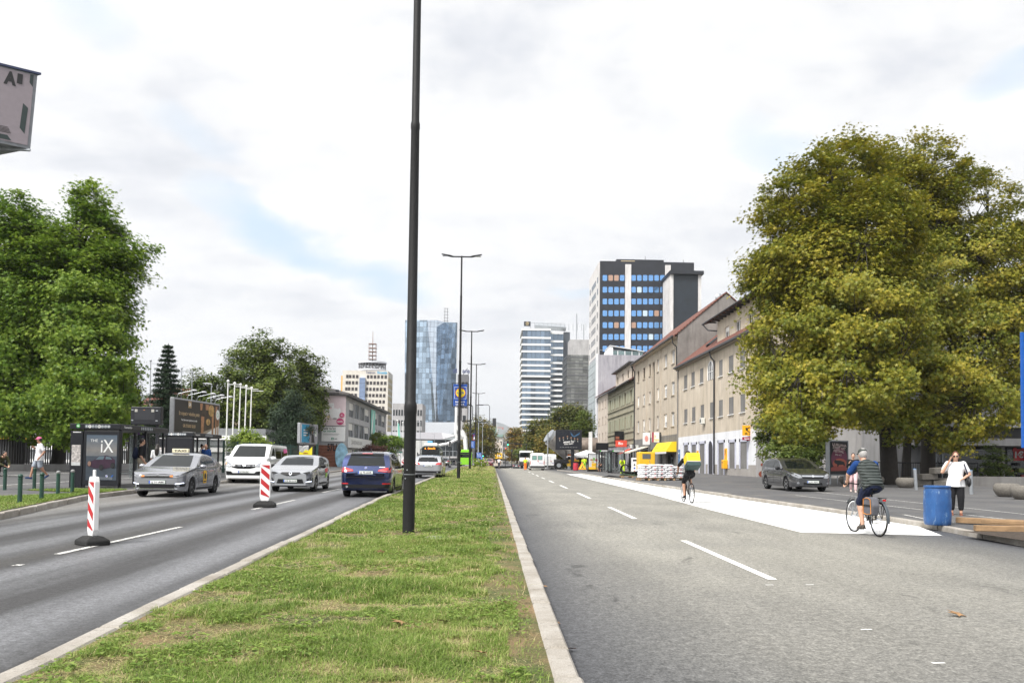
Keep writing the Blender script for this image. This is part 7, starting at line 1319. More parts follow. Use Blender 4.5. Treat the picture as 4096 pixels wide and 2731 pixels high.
farbox('house','cream distant house with a sloping dark red gable edge',S6(650,0)[0],S6(905,0)[0],S6(0,400)[1],300,palewall,None,3,4);farbox('office_block','grey distant block right of the copper-roofed one',S6(947,0)[0],S6(1095,0)[0],S6(0,330)[1],460,concrete,None,6,5);farbox('house','narrow cream house against the left edge of the white tower',S6(1330,0)[0],S6(1405,0)[0],S6(0,60)[1],330,palewall,None,5,2)
cr=on_y(*S6(812,40),1500);c_=thing('tower_crane','red and white tower crane on the skyline above the copper roof','crane',(cr.x,1500,0));mb=MB();zt=cr.z;bz=20
for a in(-1,1):
 for b in(-1,1):mb.cyl((a,b,bz),(a,b,zt+6),.22,n=4)
for k in range(int((zt-bz)/3)):z=bz+3*k;mb.cyl((-1,-1,z),(1,-1,z+3),.16,n=4);mb.cyl((1,-1,z),(-1,-1,z+3),.16,n=4)
mb.build('mast',M('crane_white',(.62,.60,.58),.6),c_);jl=on_y(*S6(710,18),1500).x-cr.x;jr=on_y(*S6(970,22),1500).x-cr.x;mb=MB()
for dz,dy in((0,-.8),(0,.8),(1.8,0)):mb.cyl((jl*1.0,dy,zt+dz-2),(jr,dy,zt+dz-2),.25,n=4)
mb.build('jib',M('crane_red',(.45,.10,.06),.6),c_);MB().box(jr-3,jr-.6,-1.2,1.2,zt-4.5,zt-2).build('counterweight',M('crane_red',(.45,.10,.06),.6),c_)
bg_=thing('rail_bridge','low concrete railway bridge crossing the road under yellow signs','bridge',(0,236,0));zb0,zb1=on_y(*S6(900,830),236).z,on_y(*S6(900,745),236).z;xl_,xr_=on_y(*S6(300,800),236).x,on_y(*S6(1420,800),236).x;MB().box(xl_-25,xr_+30,0,8,zb0,(zb0+zb1)/2).build('deck',M('dark_girder',(.05,.05,.05),.7),bg_);MB().box(xl_-25,xr_+30,-.2,8,(zb0+zb1)/2+.01,zb1).build('parapet',concrete,bg_);mb=MB()
for k in range(60):x=xl_-25+k*(xr_-xl_+55)/60;mb.cyl((x,0,zb1),(x,0,zb1+1.5),.05,n=4)
mb.cyl((xl_-25,0,zb1+1.5),(xr_+30,0,zb1+1.5),.05,n=4);mb.build('railing',steel,bg_);MB().box(xl_-3,xl_-1.5,0,8,-2,zb0).build('pier',concrete,bg_);MB().box(xr_+1,xr_+3,0,8,-2,zb0).build('pier',concrete,bg_)
def gsign(label,x0,x1,y0,y1,m_,draw,Y=235.2):
 p0,p1=on_y(*S6(x0,y1),Y),on_y(*S6(x1,y0),Y);t=thing('direction_sign',label,'road sign',(p0.x,Y,p0.z));w_,h_=p1.x-p0.x,p1.z-p0.z;MB().box(0,w_,0,.15,0,h_).build('panel',m_,t,bevel=.04);a_=Art((0,0,0),(1,0,0),(0,0,1));a_.lift=.03;draw(a_,w_,h_);a_.build('sign_face',t)
def dl(a,w_,h_):a.poly([(w_*.10,h_*.5),(w_*.19,h_*.68),(w_*.22,h_*.66),(w_*.14,h_*.5),(w_*.22,h_*.34),(w_*.19,h_*.32)],ink);a.rect(w_*.3,h_*.34,w_*.84,h_*.66,white);a.rect(w_*.36,h_*.42,w_*.56,h_*.58,ink);a.rect(w_*.6,h_*.46,w_*.8,h_*.54,ink)
def dm(a,w_,h_):a.poly([(w_*.12,h_*.42),(w_*.19,h_*.60),(w_*.26,h_*.42),(w_*.19,h_*.50)],ink);a.rect(w_*.22,h_*.68,w_*.95,h_*.80,ink);a.rect(w_*.35,h_*.42,w_*.7,h_*.50,trim)
def dr_(a,w_,h_):a.rect(w_*.06,h_*.66,w_*.72,h_*.86,M('sign_green',(.02,.22,.10),.5,var=0));a.poly([(w_*.90,h_*.5),(w_*.81,h_*.68),(w_*.78,h_*.66),(w_*.86,h_*.5),(w_*.78,h_*.34),(w_*.81,h_*.32)],ink);a.rect(w_*.06,h_*.46,w_*.3,h_*.54,ink);a.rect(w_*.06,h_*.30,w_*.36,h_*.38,ink);a.rect(w_*.06,h_*.06,w_*.68,h_*.22,white)
gsign('yellow direction sign with a left arrow on the railway bridge',765,935,655,785,yellow,dl);gsign('grey white direction sign between the two yellow ones',980,1150,665,785,M('dirty_sign_white',(.55,.56,.55),.6),dm);gsign('yellow direction sign with a right arrow and green field',1152,1322,660,785,yellow,dr_)
def hill(name,pts,Y,depth,m_):
 P=[on_y(*q,Y)for q in pts];nx,ny=60,14;vs=[];xs=np.linspace(P[0].x,P[-1].x,nx)
 for j in range(ny):
  t=j/(ny-1);f_=math.sin(min(1,t*2)*PI/2)if t<.5 else math.cos((t-.5)*PI)
  for i,x in enumerate(xs):z=np.interp(x,[p.x for p in P],[p.z for p in P]);vs.append((float(x),Y+(t-.5)*depth,float(z)*f_*(1+.05*float(vnoise(np.array([x]),np.array([t*depth]),depth*.12,3)[0]-.5))-5))
 fs=[(j*nx+i,j*nx+i+1,(j+1)*nx+i+1,(j+1)*nx+i)for j in range(ny-1)for i in range(nx-1)];struct(MB().add(vs,fs).build(name,m_,None,True))
hillm=M('wooded_hill',(.045,.065,.045),.95,0,.35,.01)
hill('mountain',[(1700,1800),(1860,1700),(1950,1672),(2010,1690),(2060,1718),(2120,1740),(2300,1790),(2500,1820)],6500,2500,hillm);hill('wooded_hill',[(420,1640),(520,1585),(560,1566),(600,1572),(680,1590),(760,1580),(860,1600),(1000,1640)],1500,500,hillm)

# street furniture
lampm=M('charcoal_lamp_paint',(.012,.012,.013),.55,0,.2,12,.25,60,spec=.3)
def z_at(px,py,Y):return on_y(px,py,Y).z
L1=on_z(938*K,1222*K,z_med);L2=on_z(1053*K,1099*K,z_med);ZT=z_at(1064*K,588*K,L2.y)
def find_y(px,py,z,a=20,b=400):
 for _ in range(50):
  m_=(a+b)/2
  if z_at(px,py,m_)>z:b=m_
  else:a=m_
 return(a+b)/2
def lamp_post(label,p,top,s_=1.0,m_=lampm,grp='double-armed lamp posts along the median',sleeve=True):
 t=thing('street_lamp',label,'street lamp',p,0,grp);H_=top-p.z;j1,j2,j3=2.15,7.2,11.3
 MB().lathe([(.107*s_,-.1),(.105*s_,j1-.06),(.113*s_,j1-.04),(.113*s_,j1+.08),(.104*s_,j1+.14),(.092*s_,j1+.16),(.076*s_,j2),(.082*s_,j2+.02),(.082*s_,j2+.1),(.070*s_,j2+.15),(.064*s_,j3),(.068*s_,j3+.02),(.068*s_,j3+.08),(.056*s_,j3+.12),(.050*s_,H_),(.0,H_+.02)],n=24).build('pole',m_,t,True,50)
 if sleeve:
  mb=MB().tube([(.108*math.cos(a)*s_,.108*math.sin(a)*s_,1.02)for a in np.linspace(-2.6,-.5,10)],.006,5);mb.cyl((-.03,-.105,1.10),(-.03,-.12,1.10),.012,n=8);mb.cyl((-.06,-.105,.95),(-.06,-.12,.95),.012,n=8);mb.build('service_hatch',steel,t)
 MB().cyl((-.62,0,H_-.05),(.62,0,H_-.05),.045*s_,n=8).build('cross_arm',m_,t)
 for sg in(1,-1):
  MB().tube([(sg*.55,0,H_-.05),(sg*.72,0,H_-.01),(sg*1.25,0,H_+.10)],[(.06,.05),(.13,.06),(.10,.035)],10,side=(0,1,0)).build('lamp_head',m_,t,True);MB().box(sg*1.0-.2,sg*1.0+.2,-.08,.08,H_-.03,H_+.0).build('lamp_lens',lamp_clear,t)
 return t
lamp_post('thick charcoal lamp post in the near median running out of the top of the photo',L1,L1.z+ZT-L2.z+.3)
lamp_post('second lamp post along the median carrying the blue and yellow store sign',L2,ZT)
lps=[L1,L2]
for(bx,tx,ty),lb in zip(((1079,1085,760),(1091,1097,836),(1097,1103,903)),('third lamp post along the median with an empty sign frame on its left','fourth lamp post along the median with an empty sign frame on its right','fifth and most distant black lamp post of the median')):
 Y=find_y(tx*K,ty*K,ZT+.2);x=on_y(bx*K,1080*K,Y).x;p=Vector((x,Y,z_med(x,Y)));lps.append(p);lamp_post(lb,p,ZT+.2,1.15,sleeve=False)
for px,py,Y,lb in((1915,1659,150,'thin grey double lamp post right of the empty frame'),(1931,1690,185,'thinner grey double lamp post farther back near the crossing'),(1937,1719,215,'most distant grey lamp post in front of the yellowing trees')):
 q=on_y(px,py,Y);lamp_post(lb,Vector((q.x,Y,zr(Y)+.1)),q.z,1.0,steel,'grey double lamp posts beyond the median',False)
Y=L2.y;q0,q1=on_y(1500+.4542*680,1200+.4542*937,Y+.2),on_y(1500+.4542*826,1200+.4542*733,Y+.2);w_,h_=q1.x-q0.x,q1.z-q0.z
lb_=thing('store_sign','blue and yellow store sign with a red-ringed yellow disc on the second lamp post','sign',(q0.x,Y+.2,q0.z));MB().tube([(0,0,0),(w_-.15,0,0),(w_,0,.15),(w_,0,h_-.05),(w_-.05,0,h_),(0,0,h_),(0,0,0)],.03,6).build('frame',darkmetal,lb_)
storeb=M('store_blue',(.004,.055,.30),.45,var=0);storey=M('store_yellow',(.80,.62,.01),.45,var=0);storer=M('store_red',(.62,.02,.03),.45,var=0);bw_=w_*.90;MB().box(.06,bw_,-.03,.03,.05,h_-.06).build('board',storeb,lb_);a_=Art((.06,-.03,.05),(1,0,0),(0,0,1));a_.lift=.01;W2,H2=bw_-.06,h_-.11
cx,cy,rr=W2*.52,H2*.60,W2*.36
for x0,y0,x1,y1 in((cx-rr*1.2,cy-rr*1.22,cx+rr*1.2,cy-rr*1.17),(cx-rr*1.2,cy+rr*1.17,cx+rr*1.2,cy+rr*1.22),(cx-rr*1.2,cy-rr*1.2,cx-rr*1.14,cy+rr*1.2),(cx+rr*1.14,cy-rr*1.2,cx+rr*1.2,cy+rr*1.2)):a_.rect(x0,y0,x1,y1,white)
a_.disc(cx,cy,rr,storer,32);a_.disc(cx,cy,rr*.92,storey,32);a_.text('L',cx-rr*.55,cy-rr*.18,rr*.42,storeb,rr*.36,.04);a_.text('DL',cx+rr*.45,cy-rr*.18,rr*.42,storeb,rr*.72,.04);a_.text('i',cx-rr*.12,cy-rr*.26,rr*.50,storer,rr*.18,.05,shear=.3);a_.text('Bežigrad 11',W2*.5,H2*.155,H2*.062,white,W2*.68,.03);a_.text('Ljubljana',W2*.5,H2*.045,H2*.062,white,W2*.62,.03);a_.build('lettering',lb_)
for i,(xa,xb,ya,yb),lb in((2,(760,861,920,1066),'empty black sign frame left of the third lamp post'),(3,(898,1010,922,1073),'empty black sign frame right of the fourth lamp post')):
 Y=lps[i].y;a,b=on_y(1500+.4542*xa,1200+.4542*yb,Y),on_y(1500+.4542*xb,1200+.4542*ya,Y);t=thing('sign_frame',lb,'sign frame',(a.x,Y,a.z));w_,h_=b.x-a.x,b.z-a.z;MB().tube([(.1,0,0),(w_-.2,0,0),(w_,0,.2),(w_,0,h_-.2),(w_-.2,0,h_),(.1,0,h_),(0,0,h_-.1),(0,0,.1),(.1,0,0)],.045,6).build('frame_tube',darkmetal,t);
 for z in(.05,h_-.05):MB().tube([(lps[i].x-a.x,0,z),(w_*.5,0,z)],.04,5).build('bracket',darkmetal,t)
reflw=M('reflective_white',(.70,.70,.70),.4,var=.05);reflr=M('reflective_red',(.42,.015,.02),.4,var=.05);rub2=M('recycled_rubber',(.012,.012,.012),.9,0,.4,10,.5,50)
def beacon(label,p,rz,flip=1,hgt=1.08,th=.035):
 t=thing('warning_beacon',label,'traffic beacon',p,rz,'red and white warning beacons');w_=.14
 MB().add([(-.28,-.40*.55,0),(.28,-.40*.55,0),(.28,.22,0),(-.28,.22,0),(-.28,-.22,.09),(.28,-.22,.09),(.28,.22,.09),(-.28,.22,.09),(-.18,-.12,.17),(.18,-.12,.17),(.18,.12,.17),(-.18,.12,.17)],[(3,2,1,0),(0,1,5,4),(1,2,6,5),(2,3,7,6),(3,0,4,7),(4,5,9,8),(5,6,10,9),(6,7,11,10),(7,4,8,11),(8,9,10,11)]).build('base',rub2,t,bevel=.02)
 z0=.17;pr=[(-w_*.7,z0),(w_*.7,z0),(w_,z0+.12),(w_,z0+hgt-.10),(w_*.75,z0+hgt),(-w_*.75,z0+hgt),(-w_,z0+hgt-.10),(-w_,z0+.12)];MB().extrude([(x,-th,z)for x,z in pr],(0,2*th,0)).build('panel',reflw,t,bevel=.015,fix=True);MB().box(-.035,.035,-.02,.02,z0+hgt-.02,z0+hgt+.13).build('handle',reflw,t,bevel=.01)
 for sg,u in((-1,(1,0,0)),(1,(-1,0,0))):
  a_=Art((-w_*.8*(1 if sg<0 else-1),sg*(th+.001),z0+.10),u,(0,0,1));W_=w_*1.6;Hh=hgt-.2
  for k in range(4):
   b0=Hh*(k*.335-.13);pts=[(0,b0+W_*.9),(W_,b0),(W_,b0+Hh*.165),(0,b0+W_*.9+Hh*.165)];pts=[(x,min(max(y,0),Hh))for x,y in pts]
   if len({p_ for p_ in pts})>2:a_.poly(pts if flip*sg<0 else[(W_-x,y)for x,y in reversed(pts)],reflr);a_.lift-=.003
  a_.build('red_stripes',t)
 return t
beacon('nearest red and white beacon on a black base at the far left of the lanes',on_z(369,2178,z_left),-.72,1,1.13,.05).scale=(.82,.82,.82)
beacon('red and white beacon standing between the minibus and the silver hatchback',on_z(1059,2028,z_left),.12)
p=on_z(1612,1901,z_left);beacon('red and white beacon half hidden by the thick lamp post',p,.1);beacon('distant red and white beacon at the tip of the median',at_y(1908,128,z_right),.2)
bolg=M('bollard_green',(.012,.050,.034),.45);bolgrey=M('bollard_grey_cap',(.22,.22,.22),.6)
def bollard(p,cap,label):
 t=thing('bollard',label,'bollard',p,0,'green bollards round the left grass corner');MB().lathe([(.055,-.05),(.052,.60),(.058,.605),(.058,.63),(.04,.64)],n=16).build('post',bolg,t,True);MB().ell((0,0,.68),(.062,.062,.058),14,10).build('ball_cap',cap,t,True)
for(x,y),c,lb in zip(((180,1175),(380,1140),(530,1100),(662,1075),(42,1055),(313,1045)),(bolg,bolg,bolgrey,bolgrey,bolg,bolg),('nearest green bollard on the left grass corner','second nearest green bollard, with a green ball top','green bollard with a grey ball top in the middle of the grass','green bollard with a grey ball top right beside the bus shelter','green bollard nearest the left edge of the photo','green bollard on the grass in front of the man in the pink cap')):bollard(on_z(.4354*x,1500+.4354*y,z_lpave),c,lb)
fa,fb=on_z(-260,1884,z_lpave),on_z(640,1872,z_lpave)
def fence(nm,label,a,b,h_,m_,step,rad,wave=False,zf=z_lpave):
 t=thing(nm,label,'fence',a);d_=b-a;L_=Vector((d_.x,d_.y,0)).length;k=int(L_/step);mb=MB();u=Vector((d_.x,d_.y,0))/L_
 for i in range(k+1):q=u*(i*step);z=zf(a.x+q.x,a.y+q.y)-a.z;mb.obox(q+Vector((0,0,z+.08+h_/2)),u,u.cross(Vector((0,0,1))),(0,0,1),(rad*2,rad,h_))
 mb.build('pickets',m_,t);mb=MB()
 for z in(.28,h_*.86):mb.obox(u*L_/2+Vector((0,.04,z+(b.z-a.z)/2)),d_,u.cross(Vector((0,0,1))),(0,0,1),(L_,.04,.05))
 mb.build('rail',m_,t)
 for i in range(int(L_/2.5)+1):q=u*min(i*2.5,L_);MB().box(q.x-.05,q.x+.05,q.y-.05,q.y+.05,zf(a.x+q.x,a.y+q.y)-a.z-.1,zf(a.x+q.x,a.y+q.y)-a.z+h_+.12).build('post',m_,t)
 return t
fence('picket_fence','black metal picket fence in front of the big green trees',fa,fb,1.9,M('black_fence_paint',(.010,.010,.011),.5),.16,.032)
t=thing('low_wall','low grey concrete wall at the foot of the black fence','wall',fa+Vector((.3,-2.2,0)));d_=fb-fa;MB().obox(d_/2+Vector((0,0,.05)),d_,Vector((d_.y,-d_.x,0)),(0,0,1),(d_.length,.25,.55)).build('wall_body',concrete,t)
ga,gb2=at_y(835,50,z_lpave),at_y(1195,70,z_lpave);fence('mesh_fence','dark green bar fence with tall posts behind the minibus',ga,gb2,2.0,M('green_fence_paint',(.012,.045,.035),.5),.12,.012)
shm=M('shelter_graphite',(.012,.013,.017),.45,0,.1,spec=.35);darkposter=M('poster_dusk',(.05,.065,.085),.3,0,.3,2)
Ysh=29.4;X1=lambda x:on_y(.4354*x,1700,Ysh).x;Zs=lambda y:z_at(.4354*870,1500+.4354*y,Ysh)
sx0,sx1=X1(640),X1(1108);szg=z_lpave(sx0,Ysh)
def shelter(label,loc,first):
 t=thing('bus_shelter',label,'bus shelter',loc,0,'dark bus shelters on the left');W_=sx1-sx0;H_=Zs(445)-szg;Lg=4.3
 MB().box(0,W_,0,Lg,H_-.20,H_).build('roof',shm,t,bevel=.02)
 for x,y in((X1(775)-sx0,.05),(W_-.06,.12),(W_-.06,Lg-.4),(X1(775)-sx0,Lg-.2),(W_-.06,Lg*.52)):MB().box(x-.04,x+.04,y,y+.08,0,H_-.2).build('post',shm,t)
 m0,m1=.03,X1(762)-sx0;cs=MB().box(m0,m1,.02,.22,.0,H_-.27).build('map_case',shm,t,bevel=.01);a_=Art((m0,.02,0),(1,0,0),(0,0,1));w_=m1-m0;mapm=M('street_map',(.50,.46,.44),.4,0,.5,14);a_.rect(w_*.14,.90,w_*.86,1.55,mapm);a_.rect(w_*.14,.80,w_*.86,.92,M('pale_panel',(.55,.56,.56),.5));a_.build('map_sheet',cs);a_=Art((m0,.02,0),(1,0,0),(0,0,1));a_.rect(w_*.2,2.0,w_*.85,2.03,white);a_.build('operator_name',cs)
 p0,p1=X1(782)-sx0,X1(1100)-sx0;ps=MB().box(p0,p1,.0,.26,.08,H_-.26).build('poster_case',shm,t,bevel=.015);w_,h_=p1-p0,H_-.34
 if first:
  a_=Art((p0,0,.08),(1,0,0),(0,0,1));a_.rect(w_*.06,h_*.10,w_*.94,h_*.93,darkposter)
  for k in range(9):a_.rect(w_*.06,h_*(.54+.042*k),w_*.94,h_*(.54+.042*(k+1)),M('poster_sky_%d'%k,tuple(c0+(c1-c0)*abs(k-2)/7 for c0,c1 in zip((.20,.19,.18),(.07,.11,.16))),.3,var=.1));a_.lift-=.003
  a_.up();a_.text('THE',w_*.28,h_*.80,h_*.05,white,w_*.21,0);a_.text('iX',w_*.66,h_*.61,h_*.245,white,w_*.36,.005)
  cm=M('poster_car_purple',(.035,.012,.03),.3,var=.2);a_.poly([(w_*x,h_*y)for x,y in((.10,.36),(.12,.42),(.30,.47),(.42,.54),(.66,.555),(.80,.52),(.90,.47),(.90,.38),(.84,.34),(.60,.31),(.30,.32))],cm);a_.poly([(w_*x,h_*y)for x,y in((.33,.475),(.44,.535),(.60,.54),(.56,.48))],M('poster_glass',(.10,.15,.18),.3,var=0));a_.poly([(w_*x,h_*y)for x,y in((.62,.485),(.64,.54),(.76,.52),(.82,.48))],MATS['poster_glass'])
  for x,y in((.51,.33),(.84,.37)):a_.disc(w_*x,h_*y,w_*.065,ink,ry=h_*.055);a_.ring(w_*x,h_*y,w_*.02,w_*.04,trim)
  a_.disc(w_*.17,h_*.40,w_*.05,M('poster_bronze',(.25,.15,.11),.4),ry=h_*.045);a_.disc(w_*.68,h_*.175,w_*.045,ink);a_.disc(w_*.68,h_*.175,w_*.036,white);a_.poly([(w_*.68,h_*.175),(w_*.716,h_*.175),(w_*.705,h_*.187),(w_*.68,h_*.198)],eu_blue);a_.poly([(w_*.68,h_*.175),(w_*.644,h_*.175),(w_*.655,h_*.163),(w_*.68,h_*.152)],eu_blue);a_.poly([(w_*.80,h_*.16),(w_*.84,h_*.16),(w_*.88,h_*.195),(w_*.84,h_*.195)],MATS['traffic_sign_blue'])
  for k in range(4):a_.rect(w_*.2,h_*(.115+.012*k),w_*.85,h_*(.119+.012*k),steel)
  a_.build('poster',ps)
 MB().box(.06,.075,.5,Lg-.4,.25,H_-.3).build('glass_wall',paneglass,t);MB().box(.3,W_-.8,Lg-.12,Lg-.10,.25,H_-.3).build('glass_wall',paneglass,t);MB().box(.2,.65,1.2,Lg-.6,.42,.47).build('bench',steel,t)
 fas=Art((0,0,H_-.2),(1,0,0),(0,0,1));fas.lift=.006;fas.disc(W_*.17,.11,.07,M('stop_green',(.10,.45,.10),.4,var=0));fas.rect(W_*.17-.035,.085,W_*.17+.035,.135,white)
 for k,s_ in enumerate('6 7 8 11 13 14 19 20'.split()):
  x=W_*(.335+.062*k);on=k in(1,4);rn=Art((0,0,H_-.2),(1,0,0),(0,0,1));rn.lift=.006;rn.disc(x,.10,.062,white if on else M('number_grey',(.22,.25,.28),.5,var=0));rn.text(s_,x,.075,.062,ink if on else white,None,.02);rn.build('route_number',t)
 fas.build('stop_symbol',t);f2=Art((W_,0,H_-.2),(0,1,0),(0,0,1));f2.lift=.006;f2.text('Razstavišče',.30,.06,.085,white,.62,.01,'l')
 for k in range(7):f2.disc(1.75+.14*k,.10,.055,M('number_grey',(.22,.25,.28),.5,var=0),ry=.07);f2.text('0',1.75+.14*k,.07,.07,white,.04,.02)
 f2.build('stop_name',t);return t
shelter('nearer dark bus shelter with a large car poster facing the camera',(sx0,Ysh,szg),True)
x2=on_y(.4354*1445,1700,41).x;shelter('farther dark bus shelter behind the taxi roof',(x2,41,z_lpave(x2,41)),False)
def cam_panel(nm,label,cat,x0,x1,y0,y1,Y,frame_m,border,draw,depth=.2,posts=(),zf=None,pm=darkmetal,group=None):
 """an upright sign facing the camera; corners are given where the photo shows them"""
 a,b=on_y(x0,y1,Y),on_y(x1,y0,Y);t=thing(nm,label,cat,(a.x,Y,a.z),0,group);w_,h_=b.x-a.x,b.z-a.z;MB().box(0,w_,0,depth,0,h_).build('frame',frame_m,t,bevel=min(.03,depth*.2))
 if draw:a_=Art((border,0,border),(1,0,0),(0,0,1));draw(a_,w_-2*border,h_-2*border);a_.build('sign_face',t)
 for u,r in posts:gz=zf(a.x+w_*u,Y)-a.z;MB().box(w_*u-r,w_*u+r,depth*.3,depth*.3+2*r,gz-.1,.02).build('post',pm,t)
 return t
def ledback(a,w_,h_):
 a.rect(w_*.10,h_*.24,w_*.82,h_*.92,M('led_back_plate',(.016,.017,.022),.5));va=M('vent_plate',(.36,.35,.31),.6)
 for x in(.10,.70):a.rect(w_*x,h_*.74,w_*(x+.10),h_*.92,va)
 for x,y in((-.02,.84),(.86,.80),(-.02,.16),(.86,.14)):a.rect(w_*x,h_*y,w_*(x+.08),h_*(y+.07),steel)
 a.rect(w_*.42,h_*.86,w_*.47,h_*.885,lamp_orange)
cam_panel('display_board','back of a dark electronic display board above the bus shelters','display board',521,645,1627,1697,37,shm,.06,ledback,.3,((.15,.06),(.85,.06)),z_lpave,shm)
cam_panel('poster_stand','dark purple poster with white lettering behind the first shelter','poster',531,596,1718,1785,47,ink,.05,lambda a,w_,h_:(a.disc(w_*.3,h_*.85,w_*.3,M('poster_purple',(.12,.03,.20),.5,0,.6,3),ry=h_*.12),a.disc(w_*.7,h_*.6,w_*.2,MATS['poster_purple'],ry=h_*.06),a.text('GR.STUDIO.20.20',w_*.55,h_*.25,h_*.10,white,w_*.8,.02),a.rect(w_*.1,h_*.12,w_*.8,h_*.15,white)),.12,((.1,.05),(.9,.05)),z_lpave)
def slant_board(nm,label,pa,pb,Ya,Yb,yt,yb_,frame_m,draw,zf,posts=True):
 a0,a1=on_y(pa,yb_,Ya),on_y(pa,yt,Ya);b0=on_y(pb,yb_,Yb);u=Vector((b0.x-a0.x,b0.y-a0.y,0));w_=u.length;u.normalize();h_=a1.z-a0.z;nn=u.cross(Vector((0,0,1)));t=thing(nm,label,'billboard',a0);MB().obox(u*w_/2+Vector((0,0,h_/2))-nn*.15,u,nn,(0,0,1),(w_,.3,h_)).build('frame',frame_m,t,bevel=.03);br=.11;a_=Art(u*br+Vector((0,0,br)),u,(0,0,1));draw(a_,w_-2*br,h_-2*br);a_.build('poster',t)
 if posts:
  for s_ in(.2,.8):q=u*w_*s_-nn*.2;MB().box(q.x-.1,q.x+.1,q.y-.1,q.y+.1,zf(a0.x+q.x,a0.y+q.y)-a0.z-.1,.05).build('post',steel,t)
 return t,u,nn,w_,h_
bb=M('billboard_black',(.022,.020,.019),.4,var=.1);tan=M('lettering_tan',(.52,.38,.22),.5,var=0);legc=M('poster_skin',(.40,.20,.10),.5,0,.3,4)
def fashion(a,w_,h_):
 a.rect(0,0,w_,h_,bb);a.rect(w_*.55,0,w_,h_,M('poster_umber',(.05,.032,.022),.5,0,.7,2));a.poly([(w_*.55,h_*.1),(w_*.75,h_*.22),(w_,h_*.36),(w_,h_*0),(w_*.55,0)],M('poster_beige_floor',(.36,.29,.22),.5));a.poly([(w_*.60,0),(w_*.82,h_*.22),(w_,h_*.36),(w_,0)],white)
 for x,y0,y1,q in((.60,.08,.60,.025),(.565,.78,.98,.02),(.70,.80,.97,.03),(.84,.0,.9,.018),(.92,.1,.95,.014),(.97,.05,.7,.010)):a.poly([(w_*(x-q),h_*y0),(w_*(x+q),h_*y0),(w_*(x+q*1.6),h_*y1),(w_*(x-q*1.4),h_*y1)],legc);a.lift-=.002
 a.up();a.disc(w_*.80,h_*.80,w_*.07,M('poster_gold',(.45,.28,.10),.4,0,.5,5),ry=h_*.18);a.disc(w_*.73,h_*.45,w_*.05,MATS['poster_gold'],ry=h_*.1);a.disc(w_*.955,h_*.70,w_*.045,white,ry=h_*.155);a.ring(w_*.955,h_*.70,w_*.018,w_*.026,M('pale_green',(.35,.55,.40),.5))
 a.rect(w_*.27,h_*.80,w_*.34,h_*1.0,M('poster_tan_tab',(.40,.28,.15),.5));a.text('GR',w_*.305,h_*.86,h_*.09,white,w_*.055,.03);a.text('Iz copat v visoke pete',w_*.30,h_*.58,h_*.115,tan,w_*.44,.02);a.text('Pod žarometi spletnega studia',w_*.30,h_*.42,h_*.055,white,w_*.34,.02);a.text('GR STUDIO 20.20',w_*.30,h_*.24,h_*.085,tan,w_*.27,.03);a.rect(w_*.16,h_*.10,w_*.44,h_*.112,white)
t,u,nn,w_,h_=slant_board('billboard','large dark billboard with gold lettering and brown figures behind the farther shelter',692,877,54,60.5,1588,1745,M('billboard_frame',(.34,.35,.37),.5,.3),fashion,z_lpave)
for k in range(5):q=u*w_*(.08+.205*k)+Vector((0,0,h_));MB().tube([q-nn*.1,q+Vector((0,0,.28)),q+nn*.9+u*.3+Vector((0,0,.55))],.02,5).build('lamp_arm',steel,t);e=q+nn*.95+u*.35+Vector((0,0,.52));MB().ell(e,(.2,.2,.09),10,6).build('flood_lamp',M('lamp_grey',(.45,.46,.48),.4),t,True)
def clinic(a,w_,h_):
 a.rect(0,0,w_,h_,M('poster_grey_room',(.28,.28,.32),.5,0,.3,1.5));a.rect(w_*.05,0,w_*.5,h_,M('poster_cyan',(.03,.30,.52),.5));a.rect(0,0,w_*.05,h_,M('poster_pale',(.6,.6,.65),.5));a.poly([(w_*.62,0),(w_*.64,h_*.45),(w_*.70,h_*.5),(w_*.76,h_*.45),(w_*.82,0)],ink);a.disc(w_*.69,h_*.60,w_*.04,legc,ry=h_*.09);a.disc(w_*.70,h_*.72,w_*.035,legc,ry=h_*.07)
 for y in(.65,.50,.36):a.rect(w_*.15,h_*y,w_*.42,h_*(y+.07),white);a.lift-=.002
 a.up();a.disc(w_*.88,h_*.52,w_*.07,white,ry=h_*.16);a.ring(w_*.88,h_*.52,w_*.025,w_*.04,M('pale_green',(.35,.55,.40),.5))
slant_board('billboard','small blue and grey billboard with a white disc above the zebra poster',1200,1271,74,78,1690,1772,M('billboard_frame',(.34,.35,.37),.5,.3),clinic,z_lpave)
def zebra(a,w_,h_):
 a.rect(0,0,w_,h_,M('poster_yellow',(.66,.58,.02),.5));a.poly([(0,h_*.66),(w_*.25,h_*.60),(w_*.5,h_*.78),(w_*.7,h_*.72),(w_,h_*.95),(w_,h_),(0,h_)],ink)
 for k in range(5):y=.68+.07*k;a.poly([(0,h_*y),(w_*.25,h_*(y-.05)),(w_*.5,h_*min(.97,y+.10)),(w_*.7,h_*min(.98,y+.06)),(w_*.72,h_*min(1,y+.09)),(w_*.5,h_*min(1,y+.13)),(w_*.25,h_*(y-.02)),(0,h_*(y+.03))],white);a.lift-=.002
 a.up();a.text('DIPO',w_*.5,h_*.54,h_*.07,M('poster_maroon',(.25,.02,.03),.5,var=0),w_*.36,.04);a.text('DO',w_*.85,h_*.04,h_*.07,ink,w_*.2,.04)
cam_panel('poster_stand','yellow poster stand with black and white zebra stripes above the hatchback','poster',1190,1255,1776,1858,58,ink,.10,zebra,.25,((.5,.3),),z_lpave)
t=thing('metal_gate','dark green metal gate between zebra poster and insurance office','gate',at_y(1258,82,z_lpave));gw=on_y(1285,1800,84).x-t.location.x
mb=MB()
for k in range(12):x=gw*k/11;mb.box(x-.03,x+.03,-.03,.03,0,2.2)
